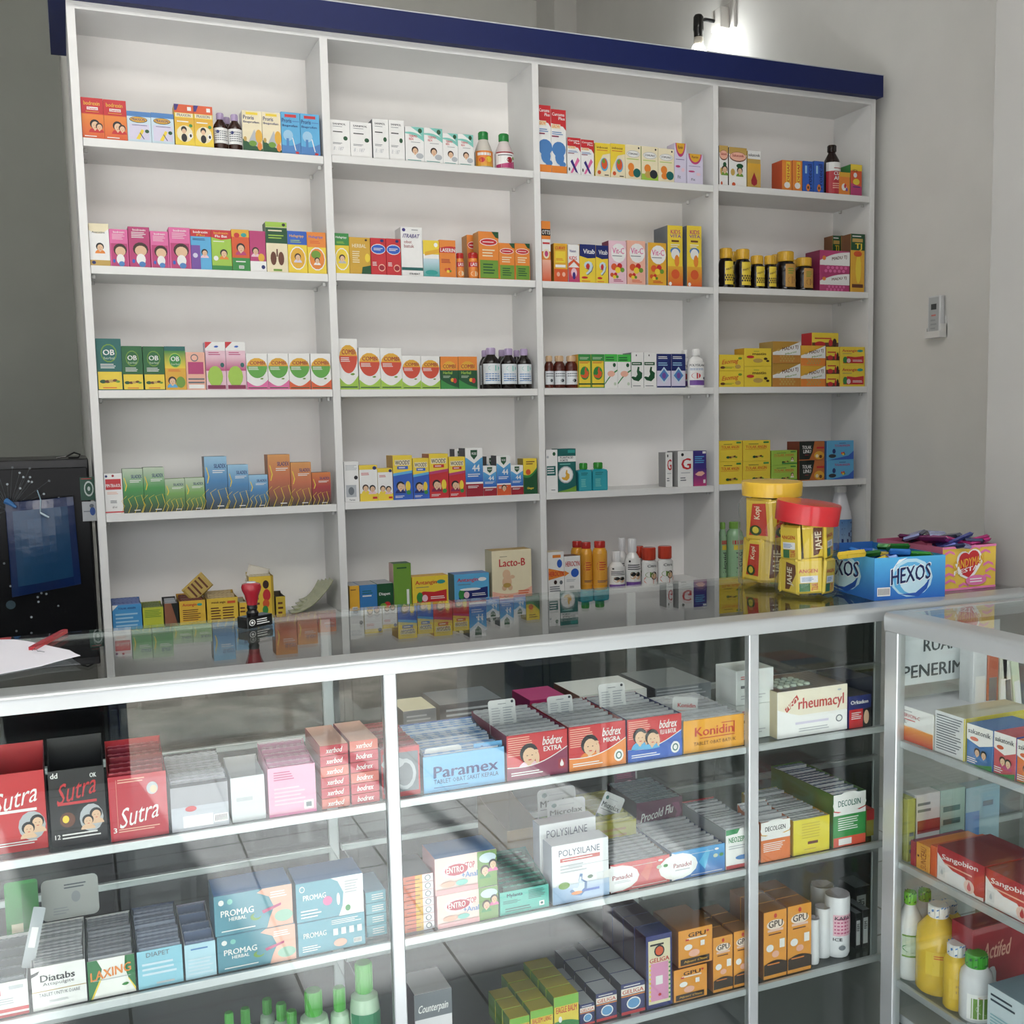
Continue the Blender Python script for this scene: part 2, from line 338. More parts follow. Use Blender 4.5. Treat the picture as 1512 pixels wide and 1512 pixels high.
class Print:
    def __init__(s, w, h, curve=None, flat=None):
        s.w, s.h, s.q, s.e = w, h, MB(), .00025; s.curve = curve; s.flat = flat; s.nu = 8 if curve else 1
    def at(s, u, v):
        if s.curve:                                  # wrapped on a cylinder: curve = (radius, angle span, cx, cy, sx, sy)
            r, sp, cx, cy, sx, sy = s.curve; a = (u-.5)*sp
            return (cx+sx*(r+s.e)*math.sin(a), cy-sy*(r+s.e)*math.cos(a), v*s.h)
        if s.flat: return s.flat(u, v, s.e)
        return ((u-.5)*s.w, -s.e, v*s.h)
    def poly(s, pts, c): s.q.poly([s.at(*p) for p in pts], c)
    def rect(s, u0, v0, u1, v1, c, c2=None):
        n = max(1, int(s.nu*(u1-u0)+.99)) if s.nu > 1 else 1
        for i in range(n):
            a, b = u0+(u1-u0)*i/n, u0+(u1-u0)*(i+1)/n
            s.q.poly([s.at(a, v0), s.at(b, v0), s.at(b, v1), s.at(a, v1)], [c, c, c2, c2] if c2 else c)
    def ell(s, cu, cv, ru, rv, c, n=14, a0=0, a1=2*math.pi): s.poly([(cu+ru*math.cos(a0+(a1-a0)*i/n), cv+rv*math.sin(a0+(a1-a0)*i/n)) for i in range(n if a1-a0 > 6.2 else n+1)], c)
    def text(s, t, u0, u1, v0, v1, c, fl='b'):
        uv, fs = glyphs(t, 'b' in fl, 'i' in fl); tl = (v1-v0)*s.h*0
        sk = .12 if 'k' in fl else 0
        P_ = []; n = len(uv); e0 = s.e
        for i, (a, b) in enumerate(uv):
            s.e = e0+(.00005 if 'b' in fl and i >= n//2 else 0)
            P_.append(s.at(u1-(u1-u0)*b, v0+(v1-v0)*a) if 'v' in fl else s.at(u0+(u1-u0)*a, v0+(v1-v0)*b+sk*(a-.5)))
        s.e = e0
        s.q.raw(P_, fs, c)
    def lines(s, u0, u1, v0, v1, n, c):
        R_ = random.Random(n*17+int(u0*100)); t = (v1-v0)/n*.42
        for i in range(n):
            v = v1-(v1-v0)*(i+.5)/n; ue = u0+(u1-u0)*(.72+.28*R_.random()); s.rect(u0, v-t/2, ue, v+t/2, c)
    def motif(s, k, cu, cv, z, c='w'):
        a = s.h/s.w; 
        def E(x, y, rx, ry, cc, **kw): s.e += .00002; s.ell(cu+x*z*a, cv+y*z, rx*z*a, ry*z, cc, **kw)
        def nx(): s.e += .00006
        if k in ('man', 'kid', 'lady'):
            E(0, -.95, .75, .62, c, a0=0, a1=math.pi); nx(); E(0, -.42, .16, .3, 's'); nx(); E(0, .12, .60, .62, 'k' if k != 'kid' else 'N'); nx(); E(.03, -.05, .44, .52, 's'); nx()
            E(-.12, -.02, .06, .03, 'N', n=6); E(.2, -.02, .06, .03, 'N', n=6); E(.05, -.3, .13, .04, 'r', n=6)
            if k == 'man': nx(); E(.55, -.25, .13, .42, 's'); E(.42, .2, .2, .1, 's')
        elif k == 'leaf':
            s.poly([(cu-z*a, cv), (cu-.3*z*a, cv+.45*z), (cu+.5*z*a, cv+.5*z), (cu+z*a, cv+.1*z), (cu+.3*z*a, cv-.35*z), (cu-.5*z*a, cv-.3*z)], c)
        elif k == 'fruit':
            for x, y, r, cc in ((-.6, .1, .5, 'O'), (.3, .25, .42, 'r'), (0, -.35, .45, 'y'), (.75, -.3, .35, 'L')): E(x, y, r, r, cc); nx()
        elif k == 'herbs':
            for x, y, r, cc in ((-1.3, -.1, .6, 'G'), (-.5, -.1, .5, 'n'), (.2, 0, .5, 'i'), (.9, .1, .45, 'n'), (1.4, -.1, .4, 'L')): E(x, y, r, r*.6, cc); nx()
        elif k == 'stomach':
            P_ = [(.1, 1), (.35, .95), (.3, .5), (.75, .2), (.7, -.45), (.2, -.9), (-.5, -.75), (-.85, -.4), (-.7, -.25), (-.2, -.35), (.05, 0), (-.05, .4)]
            s.poly([(cu+x*z*a, cv+y*z) for x, y in P_], c)
        elif k == 'lungs':
            E(-.45, 0, .35, .8, c); E(.45, 0, .35, .8, c); s.rect(cu-.08*z*a, cv+.2*z, cu+.08*z*a, cv+1.1*z, c)
        elif k == 'drop':
            s.poly([(cu, cv+z), (cu+.5*z*a, cv-.1*z), (cu+.45*z*a, cv-.6*z), (cu, cv-.85*z), (cu-.45*z*a, cv-.6*z), (cu-.5*z*a, cv-.1*z)], c)
        elif k == 'blob':
            E(0, .3, .6, .6, c); E(.05, -.35, .4, .55, c); E(.3, -.85, .3, .22, c); E(-.5, .25, .25, .12, c)
        elif k == 'veins':
            for i in range(4):
                x = -.9+i*.5; P_ = [(x, -.9), (x+.25, -.3), (x+.05, .1+.15*i), (x+.45, .5)]
                for (x0, y0), (x1, y1) in zip(P_, P_[1:]): s.poly([(cu+x0*z*a-.012, cv+y0*z), (cu+x0*z*a+.012, cv+y0*z), (cu+x1*z*a+.012, cv+y1*z), (cu+x1*z*a-.012, cv+y1*z)], 'y')
        elif k == 'hex':
            for i in range(5):
                for j in range(3): E(-1.6+i*.8+(j % 2)*.4, -.5+j*.5, .3, .26, c, n=6)
        elif k == 'bars':
            s.rect(cu-z*a, cv-.6*z, cu+z*a, cv+.6*z, 'w'); nx()
            for i in range(9): s.rect(cu+(-.85+i*.2)*z*a, cv-.45*z, cu+(-.85+i*.2+.09)*z*a, cv+.45*z, 'k')
    def draw(s, els):
        for e in els:
            s.e += .00010; k = e[0]
            if k == 'R': s.rect(*e[1:])
            elif k == 'G': s.rect(*e[1:5], e[5], e[6])
            elif k == 'E': s.ell(*e[1:])
            elif k == 'P': s.poly(*e[1:])
            elif k == 'T': s.text(*e[1:])
            elif k == 'L': s.lines(*e[1:])
            elif k == 'M': s.motif(*e[1:])
            elif k == 'W':
                va, vb, sag, c = e[1:5]; v0 = e[5] if len(e) > 5 else 0; n = 10
                top = [(i/n, va+(vb-va)*i/n-sag*math.sin(math.pi*i/n)) for i in range(n+1)]
                for i in range(n): s.poly([(i/n, v0), ((i+1)/n, v0), top[i+1], top[i]], c)
        return s

# ---------------------------------------------------------------- package designs: base, side, top colour, print, look
def head(t, c, u0=.1, u1=.9, v0=.8, v1=.9, fl='b'): return ('T', t, u0, u1, v0, v1, c, fl)
def obh(c1, c2, c3, ct='r'): return [('E', .5, .62, .48, .26, c1), ('E', .5, .66, .475, .34, c2, 14, 3.1416, 6.2832), ('R', .03, .655, .97, .67, 'o'), head('COMBI', 'R', .16, .88, .69, .79), ('L', .1, .6, .54, .64, 3, 'w'), ('W', .30, .34, .16, 'w'), ('W', .24, .28, .16, c3), ('M', 'leaf', .7, .30, .05, 'L'), ('L', .05, .95, .02, .08, 1, 'G')]
def ob(top, low): return [('R', 0, .38, 1, 1, top), ('E', .5, .72, .32, .18, 'L'), ('E', .5, .72, .28, .155, top), ('T', 'OB', .27, .73, .68, .79, 'w', 'b'), ('T', 'herbal', .3, .72, .60, .65, 'x', ''), ('L', .15, .85, .42, .52, 3, 'w'), ('R', .03, .02, .97, .36, low), ('M', 'herbs', .5, .18, .10), ('L', .2, .8, .03, .07, 1, 'O')]
def sila(c0, c1): return [('G', 0, 0, 1, .55, '3a3f38', c1), ('G', 0, .55, 1, 1, c1, c0), ('T', 'SILADEX', .42, .95, .78, .86, 'B', 'b'), ('L', .35, .95, .68, .75, 2, 'w'), ('M', 'veins', .45, .25, .28), ('P', [(.08, .5), (.12, .5), (.2, .62), (.1, .8), (.06, .8), (.15, .63)], 'y'), ('L', .5, .9, .04, .08, 1, 'w')]
def woods(c): return [('R', 0, .60, 1, 1, 'y'), ('R', .1, .78, .9, .9, 'e'), ('T', "WOODS'", .12, .88, .79, .89, 'd', 'b'), ('R', .22, .69, .78, .76, c), ('L', .3, .7, .7, .75, 1, 'w'), ('P', [(0, .54), (1, .60), (1, .66), (0, .60)], 'C' if c == 'b' else 'P'), ('R', 0, 0, 1, .54, c), ('M', 'man', .36, .30, .16, 'B' if c == 'b' else 'm'), ('E', .75, .3, .13, .12, 'y'), ('E', .78, .16, .12, .05, 'g'), ('L', .08, .6, .04, .10, 2, 'w')]
def f44(c2, lo): return [('G', 0, .3, 1, .8, 'b', 'C'), ('P', [(0, 1), (1, 1), (1, .82), (.5, .68), (0, .82)], 'w'), ('P', [(.3, .96), (.7, .96), (.68, .84), (.5, .76), (.32, .84)], 'G'), ('T', 'VICKS', .36, .64, .86, .91, 'w', 'b'), ('T', '44', .38, .82, .52, .66, 'w', 'b'), ('L', .12, .85, .40, .48, 2, 'w'), ('R', 0, 0, 1, .26, lo), ('L', .12, .75, .17, .23, 2, 'w')]+c2
def curc(tall): return [('P', [(0, 1), (1, 1), (1, .68 if tall else .62), (.8, .74), (0, .78)], 'r'), ('T', 'Curcuma', .08, .9, .9, .95, 'w', 'b'), ('T', 'Plus', .5, .92, .84, .885, 'w', 'b'), ('R', .02, .70, .62, .77, 'e'), ('T', 'GROW' if tall else 'VITAMIN', .05, .58, .71, .76, 'o', 'b'), ('L', .06, .8, .6, .66, 2, 'u'), ('R', .04, .57, .5, .59, 'm')]+([('M', 'blob', .5, .32, .2, 'u'), ('R', 0, 0, 1, .12, 'o')] if tall else [('P', [(.2, .05), (.35, .05), (.9, .4), (.75, .48)], 'p'), ('P', [(.6, .08), (.78, .05), (.35, .42), (.2, .36)], 'V'), ('E', .12, .15, .05, .05, 'k')])
def multi(c): return [('E', .55, .72, .42, .22, 'w'), ('T', 'Vit-C', .2, .88, .70, .84, 'p', 'b'), ('L', .2, .8, .63, .67, 1, 'H'), ('M', 'fruit', .5, .38, .16), ('M', 'fruit', .3, .2, .1), ('L', .25, .8, .05, .12, 2, c)]
def tallk(): return [('T', 'KIDS', .2, .85, .86, .93, 'P', 'b'), ('T', 'VITA', .15, .9, .80, .85, 'v', 'b'), ('R', .25, .73, .75, .76, 'n'), ('L', .2, .8, .64, .70, 2, 'w'), ('E', .5, .58, .34, .06, 'u'), ('E', .5, .53, .28, .09, 'w'), ('E', .6, .42, .16, .1, 'o'), ('G', 0, 0, 1, .33, 'O', 'Y'), ('E', .5, .2, .28, .08, 'O'), ('E', .15, .04, .1, .03, 'w')]
def pink(t): return [('T', 'bodrexin', .22, .82, .90, .95, 'w', 'b'), ('L', .15, .85, .72, .88, 4, t), ('R', .06, .0, .94, .62, 'P'), ('E', .55, .45, .36, .17, 'N'), ('E', .56, .41, .28, .13, 's'), ('E', .55, .2, .22, .14, 'w'), ('E', .6, .08, .16, .07, 'u'), ('E', .2, .15, .07, .05, 'b')]
def sanm(n): return [head('SANMOL', 'd', .14, .8, .86, .91), ('L', .14, .8, .80, .83, 1, 'H'), ('L', .14, .8, .64, .70, n, 'k'), ('E', .76, .5, .11, .06, 'G'), ('L', .12, .6, .32, .38, 2, 'H'), ('T', '8 : 187', .14, .66, .16, .26, 'h', 'i')]
def termo(): return [('W', .84, .72, -.06, 'j'), ('W', .80, .60, -.05, 'w'), ('P', [(.3, 1), (1, 1), (1, .7), (.7, .86)], 'j'), ('E', .8, .9, .11, .07, 'G'), ('T', 'TERMO', .2, .65, .70, .77, 'r', 'b'), ('T', 'REX', .2, .45, .62, .68, 'r', 'b'), ('L', .3, .9, .55, .58, 1, 'H'), ('M', 'kid', .5, .32, .17, 'w'), ('E', .75, .18, .2, .08, 'h'), ('L', .1, .9, .03, .07, 1, 't')]
def dil(c): return []
def honey(lo): return [('R', 0, 0, 1, .42, lo), ('M', 'hex', .5, .22, .2, 'i'), ('W', .5, 1.0, .02, 'w', .38), ('T', 'MADU TJ', .34, .92, .58, .78, 'n', 'bk'), ('T', 'Murni', .45, .85, .44, .52, 'L', 'bk'), ('M', 'leaf', .2, .6, .12, 'i')]
def tolak(c, tc, lo=None): return [('T', 'TOLAK', .1, .5, .62, .76, tc, 'b'), ('T', 'ANGIN', .52, .86, .62, .76, tc, 'b'), ('R', .08, .57, .84, .585, tc), ('L', .2, .6, .8, .86, 1, 'G'), ('R', .74, .86, .94, .94, 'g'), ('M', 'herbs', .55, .22, .17)]+(lo or [])
def antg(c, w, lc='r'): return [('T', 'Antangin', .08, .68, .68, .86, 'r', 'b'), ('E', .80, .78, .12, .07, w), ('L', .1, .5, .60, .65, 1, 'H'), ('P', [(.3, .48), (.6, .44), (.95, .5), (.95, .1), (.12, .1), (.12, .35)], lc), ('E', .2, .28, .09, .18, 'g'), ('E', .34, .24, .08, .12, 'z'), ('L', .5, .9, .18, .3, 2, 'w')]
K = {
 'bodrexin': ('O', 'R', 'R', [('R', 0, .62, 1, 1, 'r'), ('T', 'bodrexin', .12, .85, .82, .92, 'Y', 'b'), ('R', .26, .71, .76, .78, 'w'), ('T', 'Demam', .30, .72, .72, .77, 'r', 'b'), ('L', .2, .85, .65, .68, 1, 'Y'), ('G', 0, 0, 1, .6, 'O', 'o'), ('M', 'lady', .58, .34, .19, 'r'), ('M', 'kid', .78, .3, .14, 'r'), ('L', .1, .7, .04, .09, 1, 'w')], 'red and orange fever carton with mother and child'),
 'praxion': ('a', 'q', 'u', [('R', 0, .84, 1, 1, 'u'), ('E', .48, .74, .38, .10, 'k'), ('E', .48, .745, .35, .085, 'Y'), ('T', 'PRAXION', .2, .76, .70, .79, 'B', 'b'), ('R', .08, .1, .92, .6, 'q'), ('L', .2, .9, .54, .58, 1, 'B'), ('P', [(.35, .12), (.5, .1), (.7, .4), (.6, .44)], 'y'), ('P', [(.5, .32), (.54, .32), (.7, .12), (.66, .12)], 'B'), ('E', .82, .38, .09, .06, 'G')], 'pale blue carton with a yellow oval logo'),
 'praxkid': ('y', 'Y', 'V', [('R', 0, .8, 1, 1, 'O'), ('P', [(0, 1), (.25, 1), (.12, .85), (0, .85)], 'V'), ('R', .68, .86, .88, .95, 'w'), ('R', .05, .70, .95, .79, 'e'), ('T', 'PRAXION', .14, .84, .71, .78, 'H', 'b'), ('G', 0, 0, 1, .68, 'y', 'Y'), ('L', .12, .8, .56, .62, 1, 'w'), ('E', .5, .3, .42, .2, 'e'), ('E', .46, .40, .15, .08, 'k'), ('E', .46, .36, .11, .06, 's'), ('E', .46, .2, .15, .1, 'k'), ('E', .8, .26, .12, .07, 'w'), ('E', .8, .26, .06, .04, 'k'), ('E', .82, .5, .09, .04, 'g')], 'yellow carton with orange top and football picture'),
 'proris': ('e', 'w', 'x', [('R', .2, .9, .8, .96, 'y'), ('T', 'Proris', .06, .6, .78, .88, 'B', 'b'), ('T', 'Ibuprofen', .06, .86, .68, .75, 'B', 'b'), ('P', [(.25, .2), (.6, .55), (.9, .1)], 'h'), ('E', .82, .38, .18, .17, 'Y'), ('W', .3, .08, .02, 'G'), ('E', .5, .2, .2, .07, 'L'), ('E', .12, .3, .08, .06, 'i'), ('E', .85, .14, .12, .1, 'o')], 'white carton with green hill and yellow circle'),
 'prorisb': ('C', 'u', 'u', [('R', .2, .88, .8, .95, 'r'), ('T', 'Proris', .05, .55, .75, .85, 'B', 'b'), ('R', .6, .78, .95, .8, 'u'), ('T', 'Ibuprofen', .06, .86, .64, .71, 'B', 'b'), ('E', .35, .45, .26, .13, 'c'), ('W', .22, .3, .05, 'u'), ('R', .25, .15, .38, .38, 'u'), ('P', [(.55, .4), (.6, .4), (.75, .1), (.7, .1)], 'w'), ('E', .8, .05, .1, .03, 'r')], 'light blue carton with a small red banner'),
 'anak': ('e', 'y', 'y', [('W', .84, .88, .1, 'w'), ('T', 'Anacetine', .15, .8, .77, .82, 'H', 'b'), ('M', 'lady', .52, .44, .15, 'o'), ('R', 0, 0, 1, .14, 'i'), ('E', .18, .08, .1, .04, 'B')], 'cream and yellow carton with mother and baby'),
 'pinkk': ('p', 'P', 'P', pink('z'), 'pink cough carton with a cartoon boy face'),
 'pinkr': ('P', 'm', 'm', pink('w'), 'deep pink cough carton with a cartoon boy face'),
 'bodflu': ('C', 'b', 'r', [('R', 0, .82, 1, 1, 'r'), ('T', 'bodrexin', .14, .85, .90, .96, 'w', 'b'), ('T', 'Flu', .3, .7, .83, .88, 'Y', 'b'), ('R', 0, 0, .45, .6, 'v'), ('L', .1, .8, .72, .78, 2, 'B'), ('M', 'lady', .66, .42, .13, 'z'), ('E', .2, .35, .12, .06, 'q')], 'blue carton with red top and purple panel'),
 'bodbat': ('l', 'L', 'r', [('P', [(0, 1), (1, 1), (1, .8), (.5, .76), (0, .82)], 'r'), ('T', 'bodrexin', .14, .85, .90, .96, 'Y', 'b'), ('T', 'Flu Bat', .2, .8, .82, .88, 'w', 'b'), ('L', .1, .7, .70, .74, 1, 'w'), ('M', 'lady', .6, .42, .15, 'o'), ('R', 0, 0, 1, .12, 'g'), ('E', .2, .3, .12, .06, 'w')], 'green carton with red top and two faces'),
 'girl': ('O', 'o', 'Y', [('R', 0, .82, 1, 1, 'Y'), ('E', .3, .86, .16, .06, 'r'), ('E', .7, .87, .16, .05, 't'), ('M', 'lady', .5, .55, .17, 'P'), ('R', 0, 0, 1, .32, 'g'), ('L', .2, .8, .20, .26, 1, 'w'), ('M', 'bars', .5, .1, .06)], 'orange carton with a girl above green grass'),
 'pinkw': ('P', 'm', 'm', [('M', 'kid', .35, .5, .14, 'z'), ('E', .7, .35, .2, .1, 'Y'), ('R', 0, 0, 1, .26, 'w'), ('E', .8, .12, .12, .05, 'B')], 'crimson carton with a white lower panel'),
 'lungs': ('e', 'G', 'x', [('R', 0, .90, 1, 1, 'l'), ('E', .85, .95, .08, .03, 'k'), ('R', 0, .58, 1, .89, 'G'), ('L', .12, .85, .8, .86, 1, 'e'), ('L', .12, .85, .66, .76, 2, 'l'), ('M', 'lungs', .5, .28, .17, 'n'), ('R', .3, .03, .7, .07, 'L')], 'tall olive carton with a picture of lungs'),
 'hufab': ('y', 'Y', 'b', [('R', 0, .68, 1, 1, 'b'), ('T', 'Hufagripp', .1, .85, .84, .92, 'Y', 'b'), ('L', .15, .8, .72, .8, 2, 'l'), ('E', .5, .36, .42, .28, 'w'), ('E', .5, .36, .38, .25, 'Y'), ('M', 'kid', .5, .38, .13, 'q')], 'blue topped yellow carton with a cap wearing child'),
 'hufao': ('y', 'Y', 'o', [('R', 0, .64, 1, 1, 'o'), ('T', 'Hufagripp', .1, .85, .84, .92, 'b', 'b'), ('L', .15, .8, .72, .8, 2, 'O'), ('E', .5, .36, .44, .28, 'w'), ('E', .5, .36, .40, .25, 'o'), ('E', .45, .46, .26, .1, 'L'), ('M', 'kid', .5, .32, .11, 'w')], 'orange topped yellow carton with a cap wearing child'),
 'hufag': ('y', 'Y', 'g', [('R', 0, .7, 1, 1, 'g'), ('T', 'Hufagripp', .1, .85, .86, .93, 'w', 'b'), ('L', .15, .8, .74, .8, 2, 'l'), ('E', .5, .36, .48, .28, 'w'), ('E', .5, .36, .43, .25, 'y'), ('M', 'kid', .5, .38, .13, 'h')], 'green topped yellow carton with a cap wearing child'),
 'obT': ('T', 'G', 'T', ob('T', 'y'), 'tall dark teal and yellow herbal syrup carton'),
 'obG': ('G', 'G', 'G', ob('1c6a35', 'y'), 'dark green and yellow herbal syrup carton'),
 'obJ': ('Y', 'T', 'T', [('G', 0, .5, 1, .9, 'y', 'g'), ('R', 0, .9, 1, 1, 'T'), ('E', .5, .68, .3, .17, 'l'), ('E', .5, .68, .27, .15, 'g'), ('T', 'OB', .3, .7, .66, .77, 'w', 'b'), ('T', 'herbal', .32, .7, .57, .62, 'x', ''), ('L', .15, .85, .42, .48, 2, 'O'), ('M', 'kid', .32, .2, .15, 'C'), ('E', .72, .18, .22, .13, 'L')], 'green and orange junior syrup carton with boy'),
 'swirl': ('f', 'w', 'f', [('E', .45, .85, .2, .1, 'H'), ('E', .45, .85, .15, .07, 'f'), ('R', .1, .42, .9, .74, 'P'), ('R', .08, .27, .92, .31, 'H'), ('R', .08, .18, .92, .22, 'H'), ('R', .1, .04, .9, .14, 'w')], 'pink and white carton with a round swirl emblem'),
 'pinkg': ('z', 'q', 'w', [('R', 0, .82, 1, 1, 'w'), ('P', [(0, 1), (.35, 1), (0, .86)], 'r'), ('M', 'leaf', .55, .9, .05, 'b'), ('L', .15, .85, .72, .80, 2, 'P'), ('G', 0, .4, 1, .7, 'P', 'z'), ('E', .82, .52, .1, .05, 'T'), ('E', .45, .28, .38, .22, 'l'), ('R', .05, .02, .95, .1, 'm')], 'tall pink carton with a lime green oval'),
 'combp': ('w', 'w', 'w', obh('Y', '5fae3e', 'p', 'O'), 'white carton with green disc and pink base'),
 'combo': ('w', 'w', 'w', obh('Y', '5fae3e', 'O', 'O'), 'white carton with green disc and orange base'),
 'combr': ('w', 'w', 'w', obh('Y', 'd9482a', 'l', 'R'), 'white carton with red disc and green base'),
 'combh': ('G', 'G', 'o', [('R', 0, .62, 1, 1, 'o'), ('E', .5, .62, .42, .24, 'Y'), ('R', 0, .58, 1, .62, 'o'), ('R', 0, 0, 1, .58, 'G'), ('T', 'COMBI', .14, .86, .64, .76, 'R', 'b'), ('T', 'Herbal', .14, .66, .46, .55, 'l', 'b'), ('L', .14, .6, .34, .42, 2, 'x'), ('E', .66, .28, .1, .06, 'Y'), ('E', .8, .26, .1, .08, 'r'), ('W', .3, .05, .04, 'g')], 'green and orange herbal syrup carton'),
 'pimt': ('w', 'w', 'w', [('E', .14, .93, .07, .03, 'B'), ('E', .5, .94, .07, .03, 'R'), ('R', .08, .60, .92, .86, 'r'), ('T', 'PIM-TRA-KOL', .1, .9, .66, .74, 'w', 'b'), ('L', .15, .85, .48, .55, 2, 'f'), ('L', .3, .7, .26, .34, 3, 'H'), ('T', '60 ml', .4, .65, .14, .19, 'k', 'i'), ('R', 0, .03, 1, .06, 'r')], 'white carton with a red label panel'),
 'silg': ('g', 'G', 'G', sila('x', '46a04f'), 'green carton with dark base and yellow veins'),
 'silh': ('l', 'G', 'L', sila('x', '7db35a'), 'short light green carton with yellow veins'),
 'silb': ('u', 'H', '3a6a90', sila('c', '4a90c8'), 'blue carton with dark base and yellow veins'),
 'silo': ('o', 'b06a30', 'n', sila('e5a050', 'd07048'), 'orange carton with dark base and yellow veins'),
 'silr': ('r', 'n', 'n', sila('e08030', 'b03038'), 'short dark red carton with yellow veins'),
 'sanm': ('w', 'H', 'h', sanm(1), 'plain white carton with a dark green dot'),
 'termo': ('w', 'h', 'j', termo(), 'white and aqua carton with a boy portrait'),
 'vgold': ('d8a81c', 'i', 'i', [('T', 'HERBAL', .14, .8, .72, .82, 'e', 'b'), ('L', .14, .5, .3, .64, 6, 'e'), ('E', .85, .45, .12, .12, 'y'), ('E', .8, .93, .06, .03, 'N'), ('P', [(.55, 0), (1, 0), (1, .25), (.6, .2)], 'G')], 'gold carton with green corner'),
 'redb': ('r', 'R', 'R', [('E', .5, .70, .48, .14, 'w'), ('E', .5, .70, .45, .12, 'b'), ('L', .2, .8, .66, .74, 2, 'w'), ('L', .1, .4, .24, .36, 3, 'w'), ('E', .7, .2, .22, .1, 'f'), ('E', .7, .2, .18, .07, 'R'), ('E', .75, .93, .12, .04, 'B')], 'red carton with a blue oval'),
 'itra': ('w', 'w', 'H', [('E', .14, .94, .08, .035, 'V'), ('L', .5, .9, .93, .96, 1, 'H'), ('T', 'ITRABAT', .08, .88, .78, .86, 'V', 'bi'), ('T', 'obat', .14, .5, .67, .73, 'R', ''), ('T', 'batuk', .14, .6, .58, .65, 'R', ''), ('R', 0, .12, 1, .18, 'T'), ('T', 'ITRABAT', .35, .85, .03, .07, 'd', 'b')], 'tall white cough carton with a teal stripe'),
 'yelb': ('w', 'h', 'y', [('R', 0, .62, 1, 1, 'y'), ('E', .8, .88, .12, .06, 'w'), ('P', [(.1, .68), (1, .78), (1, .66), (.1, .58)], 'Y'), ('E', .75, .36, .1, .04, 'B'), ('G', 0, 0, 1, .5, 't', 'a'), ('E', .5, .12, .4, .07, 't')], 'yellow topped aqua carton'),
 'lase': ('o', 'O', 'O', [('W', .78, .82, -.03, 'r', .66), ('T', 'LASERIN', .06, .97, .68, .78, 'w', 'b'), ('L', .1, .7, .38, .5, 3, 'R'), ('M', 'fruit', .5, .2, .09)], 'orange carton with a red title band'),
 'silex': ('o', 'd08a28', 'O', [('P', [(.65, 1), (1, 1), (1, .86), (.85, .88)], 'G'), ('E', .5, .78, .44, .08, 'w'), ('E', .5, .78, .41, .065, 'r'), ('L', .2, .8, .76, .80, 1, 'w'), ('L', .18, .85, .46, .64, 3, 'e'), ('R', .05, .02, .95, .40, 'L'), ('L', .2, .8, .1, .34, 4, 'G')], 'orange and green carton with a red oval'),
 'curt': ('w', 'w', 'r', curc(1), 'tall white and red carton with a blue creature'),
 'curs': ('w', 'w', 'r', curc(0), 'short white and red carton with crossed shapes'),
 'imunb': ('e', 'y', 'y', [('P', [(0, 1), (1, 1), (1, .72), (.5, .66), (.2, .4), (0, .1)], 'y'), ('T', 'imboost', .1, .85, .84, .91, 'n', 'b'), ('L', .1, .9, .77, .81, 1, 'r'), ('E', .6, .38, .26, .2, 'C'), ('E', .6, .4, .2, .16, 'O'), ('E', .55, .48, .1, .07, 'L'), ('E', .25, .14, .12, .06, 'O'), ('L', .6, .9, .04, .1, 1, 'k')], 'yellow and white carton with an orange toy shape'),
 'stim': ('e', 'e', 'o', [('E', .5, .74, .42, .10, 'h'), ('E', .5, .74, .39, .085, 'w'), ('T', 'STIMUNO', .18, .82, .71, .77, 'd', 'b'), ('R', .08, .58, .85, .60, 'l'), ('E', .85, .92, .05, .03, 'k'), ('E', .35, .36, .2, .12, 'o'), ('E', .4, .18, .22, .1, 'o'), ('E', .72, .2, .24, .13, 'T')], 'cream carton with an orange animal and round shield'),
 'stimg': ('e', 'l', 'e', [('E', .5, .74, .42, .10, 'h'), ('E', .5, .74, .39, .085, 'w'), ('T', 'STIMUNO', .18, .82, .71, .77, 'd', 'b'), ('R', .08, .58, .85, .60, 'l'), ('E', .85, .92, .05, .03, 'k'), ('R', 0, 0, 1, .2, 'l'), ('E', .35, .36, .2, .12, 'o'), ('E', .4, .18, .22, .1, 'i'), ('E', .72, .2, .24, .13, 'd')], 'cream carton with lime base and dark round shield'),
 'fem': ('q', 'q', 'w', [('E', .5, 1, .42, .34, 'P', 14, 3.1416, 6.2832), ('E', .5, 1, .34, .27, 'Y', 14, 3.1416, 6.2832), ('T', 'Ramin', .3, .7, .86, .94, 'n', 'b'), ('L', .1, .9, .58, .61, 1, 'V'), ('E', .28, .42, .2, .03, 'P'), ('E', .7, .34, .14, .05, 'z'), ('T', 'Fit', .25, .5, .12, .2, 'H', 'b')], 'white lilac carton with a gold half disc'),
 'scott': ('o', 'O', 'n', [('R', 0, .72, 1, 1, 'o'), ('R', 0, .76, 1, .87, 'k'), ('T', 'OTTS', .05, .95, .78, .85, 'w', 'b'), ('R', 0, .50, 1, .7, 'w'), ('R', .1, .62, .9, .65, 'r'), ('E', .5, .46, .35, .08, 'e'), ('E', .5, .46, .2, .05, 'P'), ('G', 0, 0, 1, .36, 'O', 'f')], 'tall orange carton with a black banner'),
 'orgy': ('Y', 'b07a18', 'Y', [('T', 'CURVIT', .1, .85, .84, .92, 'r', 'b'), ('R', .1, .5, .85, .8, 'y'), ('L', .15, .8, .55, .62, 2, 'O'), ('R', .1, .38, .85, .45, 'w'), ('R', 0, 0, 1, .34, 'O'), ('E', .3, .2, .12, .06, 'f'), ('E', .7, .2, .12, .06, 'f')], 'yellow and orange vitamin carton'),
